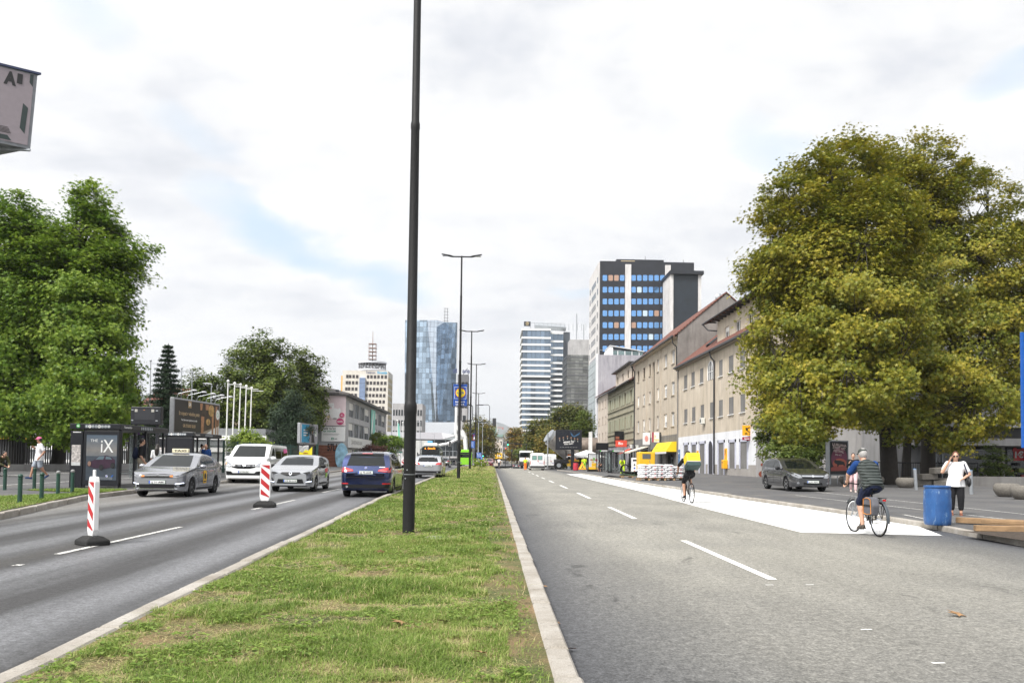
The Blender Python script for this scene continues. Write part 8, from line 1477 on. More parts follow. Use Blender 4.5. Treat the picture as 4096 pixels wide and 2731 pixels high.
mb.build('bars',MATS['green_fence_paint'],t);MB().box(gw-.12,gw+.12,-.1,.1,0,2.6).build('gate_post',MATS['green_fence_paint'],t)
def flagpole(label,px,pt,pb,Y,m_,r,grp,flag=None,arm=True):
 q=on_y(px,pt,Y);p=on_y(pb,1840,Y);zg=z_lpave(p.x,Y);t=thing('flagpole',label,'flagpole',(p.x,Y,zg),0,grp);dx=q.x-p.x;h_=q.z-zg;dx*=h_/max(q.z-p.z,1);MB().tube([(0,0,-.1),(dx,0,h_)],[r,r*.6],10).build('pole',m_,t,True);MB().ell((dx,0,h_),(r*1.6,)*3,8,6).build('finial',m_,t,True)
 if arm:MB().cyl((dx,0,h_-.25),(dx+1.0,0,h_-.25),r*.35,n=5).build('flag_arm',m_,t)
 if flag:flag(t,dx,h_)
for k,(xt,yt,xb,lb)in enumerate(((258,170,236,'first white flagpole from the left, beside the ochre house'),(318,190,290,'second white flagpole from the left, with a cross arm'),(372,202,346,'middle one of the five white flagpoles'),(425,216,402,'fourth white flagpole from the left'),(474,232,452,'rightmost of the five white flagpoles'))):flagpole(lb,800+.4354*xt,1450+.4354*yt,800+.4354*xb,62+k*1.6,white,.07,'white flagpoles before the dark trees')
for k,(x,y,lb)in enumerate(((603,1443,'lone grey flagpole left of the spruce'),(695,1478,'grey flagpole just right of the spruce tip'),(727,1473,'grey flagpole second right of the spruce'),(769,1490,'grey flagpole nearest the pointed hornbeam'))):flagpole(lb,x,y,x-6,76+2*k,steel,.07,'grey flagpoles behind the billboard')
mint=MATS['mint_banner']
def droop(t,dx,h_):mb=MB();mb.add([(dx,0,h_-.2),(dx+.25,.1,h_-.4),(dx+.75,.05,h_-4.2),(dx+.05,0,h_-4.2),(dx+.45,-.06,h_-2.2),(dx+.03,.03,h_-2.2)],[(0,5,4,1),(5,3,2,4)]);o=mb.build('flag',mint,t);s_=o.modifiers.new('s','SOLIDIFY');s_.thickness=.02;MB().box(dx+.25,dx+.7,-.05,-.03,h_-4.0,h_-3.2).build('flag_emblem',white,t)
flagpole('flagpole with a drooping mint and white flag by the insurance office',1590,1682,1594,104,white,.07,'flagpoles by the insurance office',droop,False);flagpole('bare white flagpole close to the thick lamp post',1612,1690,1613,106,white,.07,'flagpoles by the insurance office',None,False)
def small_lamp(label,x,y,Y,zf,m_=steel,side=-1):
 q=on_y(x,y,Y);zg=zf(q.x,Y);t=thing('street_lamp',label,'street lamp',(q.x,Y,zg),0,'single grey street lamps');h_=q.z-zg;MB().tube([(0,0,0),(0,0,h_)],[.07,.045],8).build('pole',m_,t);MB().tube([(.05,0,h_),(side*.35,0,h_+.04),(side*.75,0,h_+.05)],[(.05,.04),(.16,.07),(.10,.03)],8,side=(0,1,0)).build('lamp_head',M('lamp_grey',(.45,.46,.48),.4),t,True)
for a in(('grey street lamp with a flat head above the big billboard',846,1536,72,z_lpave),('grey street lamp in front of the telecom block',1566,1704,130,z_lpave),('dark thin street lamp before the left half of the glass tower',1682,1687,160,z_left),('grey street lamp before the podium canopy',1738,1735,190,z_left),('small grey lamp right of the podium graffiti',1783,1749,230,z_left),('short grey lamp nearest the white pump boom',1812,1755,240,z_left),('grey lamp against the green trees left of the tilted tube',2118,1778,150,z_right)):small_lamp(*a)
t=thing('advertising_sign','huge three-sided advertising sign on a mast, cut by the left edge','billboard',(-17.9,25.8,z_lpave(-17.9,25.8)));o=Vector(t.location);Rb,Rt=on_y(121,597,26),on_y(150,300,26);d1=Vector((-.83,-.55,0)).normalized()*5;d2=Vector((-.92,.40,0)).normalized()*5;b_=[Rb-o,Rb+d1-o,Rb+d2-o];tp_=[Rt-o,Rt+d1*1.03-o,Rt+d2*1.03-o]
MB().add(b_+tp_,[(0,2,1),(3,4,5),(0,1,4,3),(1,2,5,4),(2,0,3,5)]).build('box',M('sign_grey_metal',(.20,.21,.23),.5,.3),t,fix=True);u=(-d1).normalized();vv=(tp_[0]-b_[0]).normalized();h_=(tp_[0]-b_[0]).length;a_=Art(b_[1],u,vv);a_.lift=.02
pinkg=M('poster_pink_grey',(.26,.225,.25),.6,var=.06);dkg=M('poster_dark_green',(.02,.035,.035),.5);a_.rect(0,h_*.04,4.91,h_*.98,pinkg);a_.poly([(4.80,h_*.98),(4.90,h_*.98),(4.90,h_*.82),(4.80,h_*.87)],dkg);a_.poly([(4.68,h_*.58),(4.83,h_*.53),(4.80,h_*.18),(4.65,h_*.25)],dkg);a_.poly([(2.0,h_*.06),(4.46,h_*.06),(4.34,h_*.12),(2.0,h_*.12)],dkg)
a_.text('A',4.27,h_*.79,h_*.16,ink,.34,.06);a_.text('1',4.53,h_*.83,h_*.12,ink,.15,.06)
for k in range(5):a_.rect(3.4,h_*(.15+.017*k),4.43-.02*k,h_*(.157+.017*k),trim);a_.lift-=.002
a_.build('poster',t);mb=MB();cc=(b_[0]+b_[1]+b_[2])/3
for q in b_:mb.cyl(q-Vector((0,0,.03)),cc-Vector((0,0,.03)),.05,n=5)
mb.build('underside_truss',steel,t);MB().cyl((cc.x,cc.y,0),(cc.x,cc.y,cc.z),.3,n=16).build('mast',darkmetal,t,True);MB().add([tp_[0]+Vector((.12,0,0)),tp_[1],tp_[2],tp_[0]+Vector((.12,0,.07)),tp_[1]+Vector((0,0,.07)),tp_[2]+Vector((0,0,.07))],[(0,2,1),(3,4,5),(0,1,4,3),(1,2,5,4),(2,0,3,5)]).build('lid',M('sign_navy_lid',(.02,.03,.08),.5),t,fix=True)
p=on_z(1762,2150,z_med);t=thing('manhole_lid','grey metal lid in the grass right of the thick lamp post','manhole lid',p);MB().cyl((0,0,-.05),(0,0,.012),.26,n=28).build('lid',M('weathered_iron',(.26,.25,.24),.7,.2,.4,20),t)
S8=lambda x,y:(2200+.2126*x,1650+.2126*y)
def choir(a,w_,h_):
 a.rect(0,0,w_,h_,M('poster_night',(.010,.012,.018),.3));a.poly([(w_*.55,h_),(w_*.72,h_*.72),(w_*.98,h_*.96),(w_*.95,h_*.82),(w_*.74,h_*.66),(w_*.62,h_*.74)],M('poster_teal_beam',(.03,.09,.18),.4));fm=M('poster_face',(.22,.13,.09),.5)
 for x,y in((.10,.58),(.26,.62),(.44,.70),(.60,.62),(.75,.58),(.88,.55)):a.disc(w_*x,h_*y,w_*.03,fm,ry=h_*.055);a.poly([(w_*(x-.015),h_*(y-.10)),(w_*(x+.03),h_*(y-.09)),(w_*(x+.012),h_*(y-.18))],M('poster_shirt',(.35,.36,.32),.5));a.lift-=.003
 a.up();a.text('IMAMO TO.',w_*.50,h_*.33,h_*.10,white,w_*.46,.03,rot=.09,shear=.2);a.text('IMAMO TEKMO!',w_*.50,h_*.23,h_*.065,white,w_*.40,.02,rot=.09,shear=.2)
 for k in range(11):a.rect(w_*(.13+.07*k),h_*.06,w_*(.155+.07*k),h_*.075,white);a.lift-=.002
Yb_=at_y(2290,112,z_rpave);cam_panel('billboard','black billboard with white brush lettering on one thick post','billboard',*[v for v in(S8(105,0)[0],S8(602,0)[0],S8(0,325)[1],S8(0,697)[1])],112,shm,.22,choir,.4,((.655,.22),),z_rpave,shm)
p1=on_z(*S8(715,1116),z_rpave);p2=on_z(*S8(1385,1150),z_rpave)
def grocer(a,w_,h_):
 a.rect(0,0,w_,h_,M('poster_pale_grey',(.52,.53,.54),.5));a.rect(0,0,w_,h_*.16,yellow);a.rect(w_*.28,h_*.18,w_*.78,h_*.42,yellow);a.text('Glovo',w_*.52,h_*.27,h_*.06,M('brown_green_ink',(.35,.26,.02),.5,var=0),w_*.3,.02);a.disc(w_*.28,h_*.63,w_*.16,M('bread_brown',(.35,.18,.07),.6),ry=h_*.055);a.disc(w_*.75,h_*.62,w_*.13,M('meat_red',(.40,.05,.05),.6),ry=h_*.09);a.poly([(w_*.45,h_*.58),(w_*.38,h_*.82),(w_*.52,h_*.74),(w_*.62,h_*.80),(w_*.58,h_*.58)],M('leek_green',(.12,.30,.05),.6));a.disc(w_*.4,h_*.5,w_*.12,M('cheese',(.6,.42,.12),.6),ry=h_*.05);a.rect(w_*.1,h_*.92,w_*.85,h_*.935,trim)
Ysr=95;cam_panel('poster_case','lit poster case with a yellow grocery bag at the end of the right shelter','poster',S8(715,0)[0],S8(935,0)[0],S8(0,768)[1],S8(0,1116)[1]-8,Ysr,ink,.09,grocer,.3,((.5,.65),),z_rpave,ink)
def rshelter(label,xa,xb,Y,ln):
 a,b=at_y(S8(xa,0)[0],Y,z_rpave),at_y(S8(xb,0)[0],Y,z_rpave);t=thing('bus_shelter',label,'bus shelter',a,0,'glass bus shelters on the right');w_=b.x-a.x;h_=z_at(S8(xa,0)[0],S8(0,700)[1],Y)-a.z;MB().box(0,w_,0,ln,h_-.22,h_).build('roof',shm,t,bevel=.02)
 for x in np.linspace(.05,w_-.05,5):
  MB().box(x-.035,x+.035,.05,.12,0,h_-.2).build('post',shm,t);MB().box(x-.035,x+.035,ln-.15,ln-.08,0,h_-.2).build('post',shm,t)
 MB().box(.1,w_-.1,ln-.1,ln-.08,.2,h_-.3).build('glass_wall',paneglass,t);MB().box(w_*.5,w_-.1,.06,.08,.2,h_-.3).build('glass_wall',paneglass,t);MB().box(.3,w_*.6,ln*.45,ln*.45+.4,.42,.47).build('bench',steel,t);fa_=Art((0,0,h_-.22),(1,0,0),(0,0,1));fa_.lift=.01;fa_.disc(w_*.1,.11,.07,MATS['stop_green'])
 fa_.build('stop_symbol',t)
 for k in range(9):fa_=Art((0,0,h_-.22),(1,0,0),(0,0,1));fa_.lift=.01;fa_.disc(w_*(.22+.085*k),.11,.085,white);fa_.ring(w_*(.22+.085*k),.11,.03,.05,M('number_grey',(.22,.25,.28),.5,var=0));fa_.build('route_number',t)
rshelter('farther glass bus shelter beside the grocery poster',930,1145,91,3.2);rshelter('nearer glass bus shelter next to the bending worker',1165,1405,82,3.2)
cam_panel('display_screen','black electronic screen on a post above the right shelters','display board',S8(868,0)[0],S8(1103,0)[0],S8(0,568)[1],S8(0,697)[1],96,black,.04,None,.3,((.5,.08),),z_rpave,shm)
p=at_y(S8(1138,0)[0],86,z_rpave);t=thing('litter_bin','round black litter bin inside the right shelter','bin',p);MB().lathe([(.24,0),(.26,.05),(.26,.85),(.28,.87),(.28,.95),(.2,1.0),(0,1.02)],n=20).build('bin_body',black,t,True)
tube_m=M('brushed_steel_tube',(.40,.38,.36),.32,.75,.25,1.5);Yt_=122;a,b=on_y(2048+.3265*478,1450+.3265*915,Yt_),on_y(2048+.3265*745,1450+.3265*1130,Yt_+1);t=thing('steel_tube','large tilted shiny steel tube behind the black billboard','tube',a);d_=(b-a).normalized();MB().cyl((0,0,0),b-a,1.35,n=28).build('tube_body',tube_m,t,True,40);MB().cyl(-d_*.5,-d_*.01,1.15,n=28).build('end_cap',steel,t,True,40);MB().cyl(b-a+d_*.01,b-a+d_*.7,1.2,.8,n=28).build('end_cone',steel,t,True,40)
MB().cyl((-.55,-1.0,.6),(-.55,-1.0,z_rpave(a.x,Yt_)-a.z),.1,n=8).build('stand',steel,t);MB().box(2.6,3.0,-.2,.2,z_rpave(a.x,Yt_)-a.z,-1.2-1.0).build('stand',steel,t)
a,b=on_y(2048+.3265*845,1450+.3265*1030,128),on_y(2048+.3265*1040,1450+.3265*1030,128);t=thing('steel_tube','horizontal brownish steel tube left of the black screen','tube',a);MB().cyl((0,0,0),b-a,1.5,n=24).build('tube_body',M('brown_steel_tube',(.20,.16,.13),.4,.6,.3,2),t,True,40);gz=z_rpave(a.x,128)-a.z
for k in(.15,.85):q=(b-a)*k;MB().box(q.x-.2,q.x+.2,-.3,.3,gz,-1.4).build('stand',steel,t)
p=at_y(S8(330,0)[0],114,z_rpave);t=thing('road_roller','black and yellow road roller beside the billboard post','road roller',p);ry=M('machine_yellow',(.62,.38,.03),.45)
MB().cyl((1.0,-.8,.6),(1.0,.8,.6),.6,n=28).build('drum',trim,t,True,40);MB().cyl((-1.3,-.8,.6),(-1.3,.8,.6),.6,n=24).build('tyre',rubber,t,True,40);MB().cyl((-1.3,-.82,.6),(-1.3,-.80,.6),.3,n=16).build('rim',steel,t);MB().box(-1.9,.2,-.75,.75,.9,1.45).build('engine_cover',trim,t,bevel=.08);MB().box(.1,1.6,-.9,.9,1.15,1.4).build('drum_frame',ry,t,bevel=.03);MB().box(-.1,.5,-.7,.7,.5,1.15).build('articulation',ry,t);mb=MB()
for x,y in((-.2,-.65),(-.2,.65),(.9,-.65),(.9,.65)):mb.cyl((x,y,1.4),(x,y,2.6),.04,n=6)
mb.box(-.4,1.1,-.75,.75,2.58,2.66);mb.build('canopy',trim,t);MB().box(.0,.4,-.25,.25,1.45,1.9).build('seat',black,t);MB().box(.05,.55,-.2,.2,1.95,2.2).build('orange_cover',org,t)
p=at_y(S6(1500,0)[0],136,z_right);t=thing('truck','white truck with a dark lower cab standing left of the works vans','truck',p,-PI/2-.25);MB().box(-2.0,0,-1.22,1.22,1.15,3.05).build('cab',whitepaint,t,bevel=.16);MB().box(-.01,.03,-1.1,1.1,1.9,2.75).build('windscreen',carglass,t,bevel=.01);MB().box(-1.2,-.25,-1.24,1.24,1.9,2.6).build('side_window',carglass,t);MB().box(-2.0,.05,-1.2,1.2,.45,1.14).build('bumper',trim,t,bevel=.06);MB().box(-6.8,-2.1,-1.2,1.2,.9,2.4).build('load_bed',steel,t,bevel=.03)
for x in(-1.1,-5.2):
 for y in(-1.0,1.0):MB().cyl((x,y-.14,.5),(x,y+.14,.5),.5,n=22).build('wheel',rubber,t,True,40)
for y in(-1.28,1.28):MB().box(-.1,.1,y-.12,y+.12,2.0,2.5).build('mirror',black,t)
def barrel(label,p,m_,h_=.92,r=.30,lip=True):t=thing('barrel',label,'barrel',p);pr=[(r*.90,0),(r*.97,.02),(r*1.0,h_*.10),(r*1.03,h_*.30),(r*1.0,h_*.36),(r*1.03,h_*.5),(r*1.02,h_*.66),(r*.99,h_*.72),(r*1.0,h_*.86),(r*.93,h_*.92),(r*.93,h_*.95)];MB().lathe(pr,n=36).build('drum',m_,t,True,50);MB().lathe([(r*.93,h_*.95),(r*1.0,h_*.955),(r*1.0,h_*.99),(r*.95,h_),(r*.88,h_*.985),(r*.86,h_*.6),(0,h_*.6)],n=36).build('rim',m_,t,True,50)
def worn_blue(b,v):
 a_=NOISE(V('MULTIPLY',v,(5,5,1.6)),1.6,8,.7,.4);s_=NOISE(V('MULTIPLY',v,(9,9,3)),1.5,8,.75,.2);c=RAMP(a_,(.3,(.008,.045,.15)),(.7,(.016,.085,.25)));c=MIX(RAMP(s_,(.58,0.0),(.70,1.0)),c,(.22,.32,.42));l.new(c,b.inputs['Base Color']);b.inputs['Roughness'].default_value=.5
barrel('worn blue plastic barrel beside the kerb in front of the woman',on_z(3750,2098,z_rpave),ground_mat('worn_blue_plastic',worn_blue),.86,.272);barrel('red metal barrel beside the billboard post',at_y(S8(487,0)[0],104,z_rpave),M('red_barrel_paint',(.42,.03,.05),.45),1.0,.34)
p=at_y(S8(610,0)[0],106,z_rpave);t=thing('warning_sign','orange triangular road works sign leaning on its stand','road sign',p);s_=.56;MB().extrude([(-s_,0,.12),(s_,0,.12),(0,.25,1.08)],(0,.03,0)).build('panel',org,t,fix=True);a_=Art((-s_,0,.12),(1,0,0),(0,.25,.96));a_.lift=.012;a_.poly([(.13,.05),(2*s_-.13,.05),(s_,.82)],M('sign_works_yellow',(.8,.5,.02),.5,var=0));a_.poly([(.42,.12),(.56,.12),(.66,.34),(.62,.5),(.52,.44)],ink);a_.disc(.66,.56,.05,ink);a_.poly([(.62,.12),(.85,.12),(.74,.26)],ink);a_.build('sign_face',t);MB().cyl((0,.28,.9),(0,.5,0),.015,n=5).build('stand',steel,t)
pal=M('pallet_wood',(.30,.20,.11),.8,0,.3,6)
def pallet(label,p,w_=1.2,d_=.9,rz=0):
 t=thing('pallet',label,'pallet',p,rz,'wooden pallets on the right pavement');mb=MB()
 for y in np.linspace(-d_/2+.05,d_/2-.05,6):mb.box(-w_/2,w_/2,y-.05,y+.05,.12,.144)
 for x in(-w_/2+.07,0,w_/2-.07):mb.box(x-.06,x+.06,-d_/2,d_/2,0,.119)
 mb.build('boards',pal,t);return t
bagm=M('white_sack',(.66,.66,.68),.45,0,.06,8,.3,22);bagred=M('sack_print_red',(.45,.08,.08),.5,var=0)
mb=MB().tube([(-.29,0,.07),(-.26,0,.07),(-.1,0,.08),(.1,0,.08),(.26,0,.07),(.29,0,.07)],[(.15,.03),(.19,.07),(.205,.085),(.205,.085),(.19,.07),(.15,.03)],12,side=(0,1,0));bag_me=mb.mesh('sack',bagm,True,60);pr_me=MB().quad([(.02,-.208,.05),(.15,-.208,.05),(.15,-.20,.10),(.02,-.20,.10)]).mesh('print',bagred)
for(x,y),nl,lb in zip(((1860,1275),(2160,1275),(2310+35,1272)),(7,7,6),('left','middle','right')):
 p=on_z(*S8(x,y),z_rpave)+Vector((0,.5,0));pallet('wooden pallet under the %s stack of white sacks'%lb,p,1.35,1.2)
 for k in range(nl):
  for i in range(2):
   for j in range(3):
    rt=(k%2)*PI/2;q=Vector(((i-.5)*.62,(j-1)*.40,.15+k*.128));q=Vector((q.x,q.y,q.z))if k%2==0 else Vector(((j-1)*.40,(i-.5)*.60,q.z))
    if i==1 and j==1 and k%2==0 and k<nl-1:continue
    o=link('cement_sack',bag_me,None,p+q+Vector((rnd.uniform(-.015,.015),rnd.uniform(-.015,.015),0)));o.rotation_euler=(0,0,rt+rnd.uniform(-.04,.04));tag(o,'plump white sack with a red print in the %s stack on the right pavement'%lb,'sack','white cement sacks on pallets');link('red_print',pr_me,o)
p=at_y(S8(1885,0)[0],55.5,z_rpave);t=thing('shovel','wooden-handled shovel leaning on the left stack of white sacks','shovel',p);MB().cyl((.15,-.25,.1),(-.02,.1,1.35),.02,n=8).build('handle',pal,t);MB().add([(.05,-.33,.0),(.35,-.33,.0),(.30,-.24,.22),(.10,-.24,.22),(.2,-.36,-.0)],[(0,4,1,2,3)]).build('blade',steel,t)
p=at_y(S8(1830,0)[0],61.5,z_rpave);t=thing('generator','yellow generator with a dark grille behind the white sacks','generator',p);w_=1.25;MB().box(-w_/2,w_/2,0,1.2,.6,2.0).build('housing',M('generator_yellow',(.72,.42,.02),.45,var=.06),t,bevel=.06);a_=Art((-w_/2,0,.6),(1,0,0),(0,0,1));a_.rect(w_*.20,.85,w_*.72,1.25,trim)
for k in range(14):a_.rect(w_*(.21+.036*k),.87,w_*(.225+.036*k),1.23,steel);a_.lift-=.003
a_.up();a_.rect(w_*.48,.22,w_*.76,.30,ink);a_.build('grille',t);MB().box(-w_/2+.2,w_/2-.2,.15,1.05,.35,.6).build('chassis',trim,t)
for x in(-.35,.35):MB().cyl((x,.0,.3),(x,.2,.3),.3,n=20).build('wheel',rubber,t,True,40)
p=at_y(S8(1648,0)[0],66,z_rpave);t=thing('power_cabinet','white power distribution cabinet with sockets left of the sacks','cabinet',p);MB().box(-.45,.45,0,.4,.12,1.55).build('cabinet_body',white,t,bevel=.02);a_=Art((-.45,0,.12),(1,0,0),(0,0,1));a_.rect(.05,1.15,.85,1.3,trim)
for i in range(3):
 for j in range(3):a_.disc(.2+.25*i,.3+.28*j,.07,(red,eu_blue,trim)[(i+j)%3])
a_.build('sockets',t);MB().box(-.4,.4,.05,.35,0,.12).build('feet',trim,t)
p=on_z(*S8(1520,1222),z_rpave);pallet('wooden pallet carrying the coiled black hoses',p,1.6,1.0,.1);t=thing('hose_coil','heap of coiled black and green hoses on a pallet','hose',p+Vector((0,0,.15)))
for k in range(9):r_=rnd.uniform(.5,.85);MB().tube([(r_*math.cos(a)+rnd.uniform(-.03,.03),r_*.55*math.sin(a),.05+.035*k+.05*math.sin(2*a+k))for a in np.linspace(0,2*PI,22)],.035,6,caps=False).build('hose',rubber if k%3 else M('hose_green',(.06,.10,.06),.6),t,True)
t=thing('loose_hoses','loose black hose ends lying left of the hose pallet','hose',p+Vector((-1.4,-.1,.0)))
for k in range(5):MB().tube([(-.9+.1*k,.15*k-.3,.04),(-.3,.1*k-.1,.06+.02*k),(.6,.05*k,.05)],.035,6).build('hose',rubber,t,True)
p=on_z(*S8(1405,1158),z_rpave);t=thing('hose_coil','upright coil of thick black hose held by the bending worker','hose',p)
for k in range(4):MB().tube([(.42*math.cos(a)+.05*k,.06*k,.48+.45*math.sin(a))for a in np.linspace(0,2*PI,26)],.035,6,caps=False).build('hose',rubber,t,True)
awy=M('awning_yellow',(.80,.56,.01),.6,var=.04);awc=M('awning_cream',(.62,.57,.47),.7)
def awning(label,y0,y1,zt_,zb_,out,m_,shape='box',text=None,x=XF):
 t=thing('awning',label,'awning',(x,y0,0));w_=y1-y0
 if shape=='box':pr=[(-.02,zt_),(-out*.45,zt_-.05),(-out,zb_+.35),(-out,zb_+.25),(-.02,zb_+.25)];MB().extrude([(a,0,b)for a,b in pr],(0,w_,0)).build('canopy',m_,t,fix=True);MB().box(-out-.01,-out+.02,0,w_,zb_,zb_+.245).build('valance',M('valance_white',(.6,.6,.6),.7),t)
 else:MB().extrude([(-.02,0,zt_),(-out,0,zb_+.2),(-out,0,zb_),(-out+.04,0,zb_+.12),(-.02,0,zt_-.1)],(0,w_,0)).build('canopy',m_,t,fix=True);MB().cyl((-.1,.1,zt_-.4),(-out,.1,zb_+.1),.03,n=5).build('arm',steel,t);MB().cyl((-.1,w_-.1,zt_-.4),(-out,w_-.1,zb_+.1),.03,n=5).build('arm',steel,t)
 if text:a_=Art((-out,w_,zb_+.35),(0,-1,0),Vector((out*.55,0,zt_-zb_-.4)));a_.lift=.02;a_.text(text,w_*.5,.35,.42,M('awning_lettering',(.60,.40,.02),.6,var=0),w_*.6,.0);a_.build('awning_lettering',t)
awning('left half of the pair of yellow awnings on the tall beige house',100.35,104.6,4.0,2.5,1.3,awy,'box','LaScarra');awning('right half of the pair of yellow awnings on the tall beige house',96.0,100.25,4.0,2.5,1.3,awy,'box','LaScarra');awning('cream sloping awning above a shop door left of the yellow awnings',113.5,119.0,3.7,2.7,2.6,awc,'slope');awning('red awning beside the red shop sign',127,130,3.6,2.6,1.8,M('awning_red',(.60,.07,.04),.6),'slope')
def blade_sign(label,y,z0,z1,out,m_,draw,x=XF,nm='shop_sign'):
 t=thing(nm,label,'shop sign',(x,y,z0));MB().box(-out,-.1,-.1,.1,0,z1-z0).build('box',m_,t,bevel=.02);MB().box(-.11,0,-.04,.04,.2,.3).build('bracket',steel,t);a_=Art((-out,-.1,0),(1,0,0),(0,0,1));a_.lift=.01;draw(a_,out-.1,z1-z0);a_.build('sign_face',t)
def horn(a,w_,h_):
 a.ring(w_*.5,h_*.58,h_*.17,h_*.26,ink,24);a.poly([(w_*.18,h_*.78),(w_*.30,h_*.78),(w_*.36,h_*.55),(w_*.27,h_*.48)],ink);a.poly([(w_*.70,h_*.68),(w_*.86,h_*.80),(w_*.86,h_*.66),(w_*.74,h_*.6)],ink);a.text('Pošta Slovenije',w_*.5,h_*.14,h_*.10,ink,w_*.74,.03)
posty=M('post_yellow',(.80,.38,.01),.45,var=.03);blade_sign('square yellow post sign with a black horn',68.6,3.85,4.72,1.25,posty,horn,XF+.6);blade_sign('small dark red bank sign hung below the yellow post sign',68.6,3.45,3.72,1.25,M('bank_red',(.28,.01,.04),.45),lambda a,w_,h_:a.text('Nova KBM',w_*.5,h_*.25,h_*.5,white,w_*.8,.02),XF+.6)
blade_sign('white and red lettered box sign above the yellow awnings',104.6,4.1,5.4,1.3,white,lambda a,w_,h_:(a.rect(0,0,w_*.2,h_,M('bank_red',(.28,.01,.04),.45)),a.rect(w_*.8,0,w_,h_,trim),a.text('La\nScarra',w_*.5,h_*.5,h_*.28,M('logo_gold',(.6,.4,.05),.5,var=0),w_*.5,.02)));blade_sign('white upright sign with pink print right of the cream awning',111.9,3.9,5.6,1.1,white,lambda a,w_,h_:a.disc(w_*.5,h_*.5,w_*.25,M('pink_print',(.7,.3,.25),.6),ry=h_*.25));blade_sign('red square sign with white letters over the red awning',131,3.9,5.0,2.0,M('awning_red',(.60,.07,.04),.6),lambda a,w_,h_:a.text('Bo',w_*.45,h_*.35,h_*.4,white,w_*.4,.03));blade_sign('black hanging sign on the shuttered house',134,4.4,6.6,1.7,black,lambda a,w_,h_:a.rect(w_*.1,h_*.4,w_*.5,h_*.6,M('rust_print',(.25,.08,.04),.6)))
def flat_sign(nm,label,cat,y0,y1,z0,z1,m_,draw,x=XF):t=thing(nm,label,cat,(x,y1,z0));MB().box(-.08,-.01,y0-y1,0,0,z1-z0).build('panel',m_,t);a_=Art((-.08,0,0),(0,-1,0),(0,0,1));draw(a_,y1-y0,z1-z0);a_.build('sign_face',t)
for y,lb in((86.0,'yellow post panel left of the first post doorway'),(75.6,'yellow post panel above the yellow mailbox')):flat_sign('post_panel',lb,'sign',y-.35,y+.35,1.6 if y>80 else 1.75,2.85 if y<80 else 2.75,posty,lambda a,w_,h_:(a.ring(w_*.5,h_*.72,w_*.14,w_*.24,ink),a.rect(w_*.15,h_*.45,w_*.85,h_*.50,red)))
p=Vector((XF,75.4,.9));t=thing('mailbox','yellow mailbox mounted on the white post office wall','mailbox',p);MB().box(-.42,-.01,-.36,.36,0,.85).build('box',posty,t,bevel=.05);MB().box(-.44,-.40,-.22,.22,.58,.63).build('slot',ink,t);flat_sign('notice_board','blue upright notice board at the corner of the post office','sign',94.2,94.9,1.2,3.0,M('board_blue',(.08,.16,.30),.6,0,.5,3),lambda a,w_,h_:a.rect(w_*.2,h_*.7,w_*.8,h_*.8,white))
gfi=Art((XF,67,0),(1,0,0),(0,0,1));gfi.lift=.01;mur=M('mural_red_brown',(.22,.05,.025),.8,0,.3,2);cr_m=M('mural_cream',(.60,.52,.42),.8);gfi.rect(1.2,1.4,3.6,2.6,M('mural_pale',(.52,.53,.52),.8));gfi.disc(2.8,1.35,1.5,mur,ry=.42);gfi.disc(1.9,1.55,.55,cr_m,ry=.45);gfi.disc(2.2,1.62,.5,mur,ry=.42);gfi.disc(1.6,.55,1.4,mur,ry=.5);gfi.disc(1.4,.35,.8,ink,ry=.28);gfi.text('ZJRS',2.3,1.95,.35,trim,1.0,.02,rot=.1);gfi.disc(.5,1.35,.12,mur);o=gfi.mb.build('graffiti',gfi.mats,A_);o.location=-Vector(A_.location)
p=on_z(3300+.3827*150,1650+.3827*735,z_rpave);Yp_=p.y-3
def fest(a,w_,h_):
 a.rect(0,0,w_,h_,ink);a.disc(w_*.52,h_*.48,w_*.46,M('poster_plum',(.16,.03,.07),.5,0,.3,1.2),ry=h_*.34);a.disc(w_*.55,h_*.33,w_*.40,M('poster_orange_red',(.42,.10,.06),.5,0,.3,1.2),ry=h_*.16);a.poly([(w_*.05,h_*.20),(w_*.3,h_*.26),(w_*.6,h_*.24),(w_*.95,h_*.27),(w_*.95,h_*.12),(w_*.05,h_*.1)],M('poster_rust',(.30,.06,.05),.5));a.poly([(w_*x,h_*y)for x,y in((.24,.42),(.30,.45),(.36,.43),(.62,.42),(.80,.38),(.84,.28),(.78,.25),(.74,.30),(.50,.29),(.44,.23),(.40,.24),(.40,.31),(.28,.34),(.22,.38))],ink)
 for k,s_ in enumerate(('LJUBLJANA','STREET ART','FESTIVAL','30.6.–4.7.')):a.text(s_,w_*(.52-.02*k),h_*(.86-.095*k),h_*(.075 if k<3 else .05),M('poster_blush',(.60,.48,.46),.5,var=0),w_*(.80,.72,.58,.38)[k],.03,rot=-.12)
t=cam_panel('poster_stand','black street art festival poster with a red bull scene under the plane trees','poster',3300+.3827*42,3300+.3827*248,1650+.3827*292,1650+.3827*655,Yp_,steel,.06,fest,.5,((.12,.05),(.9,.05)),z_rpave,steel)
plm=M('washed_concrete',(.15,.138,.12),.9,0,.3,25,.8,50);plsoil=M('dark_soil',(.045,.032,.022),.95,0,.4,12,.8,40)  # concrete colour darkened to carry the shade under the plane trees
def planter(x,y,s_,label):s_*=.72;p=on_z(3300+.3827*x,1650+.3827*y,z_rpave);t=thing('planter',label,'planter',p,0,'round concrete planters on the right pavement');MB().lathe([(.30*s_,0),(.40*s_,.06*s_),(.52*s_,.28*s_),(.53*s_,.42*s_),(.46*s_,.56*s_),(.42*s_,.58*s_),(.38*s_,.54*s_)],n=28).build('bowl',plm,t,True,60);MB().cyl((0,0,.40*s_),(0,0,.53*s_),.40*s_,n=20).build('soil',plsoil,t)
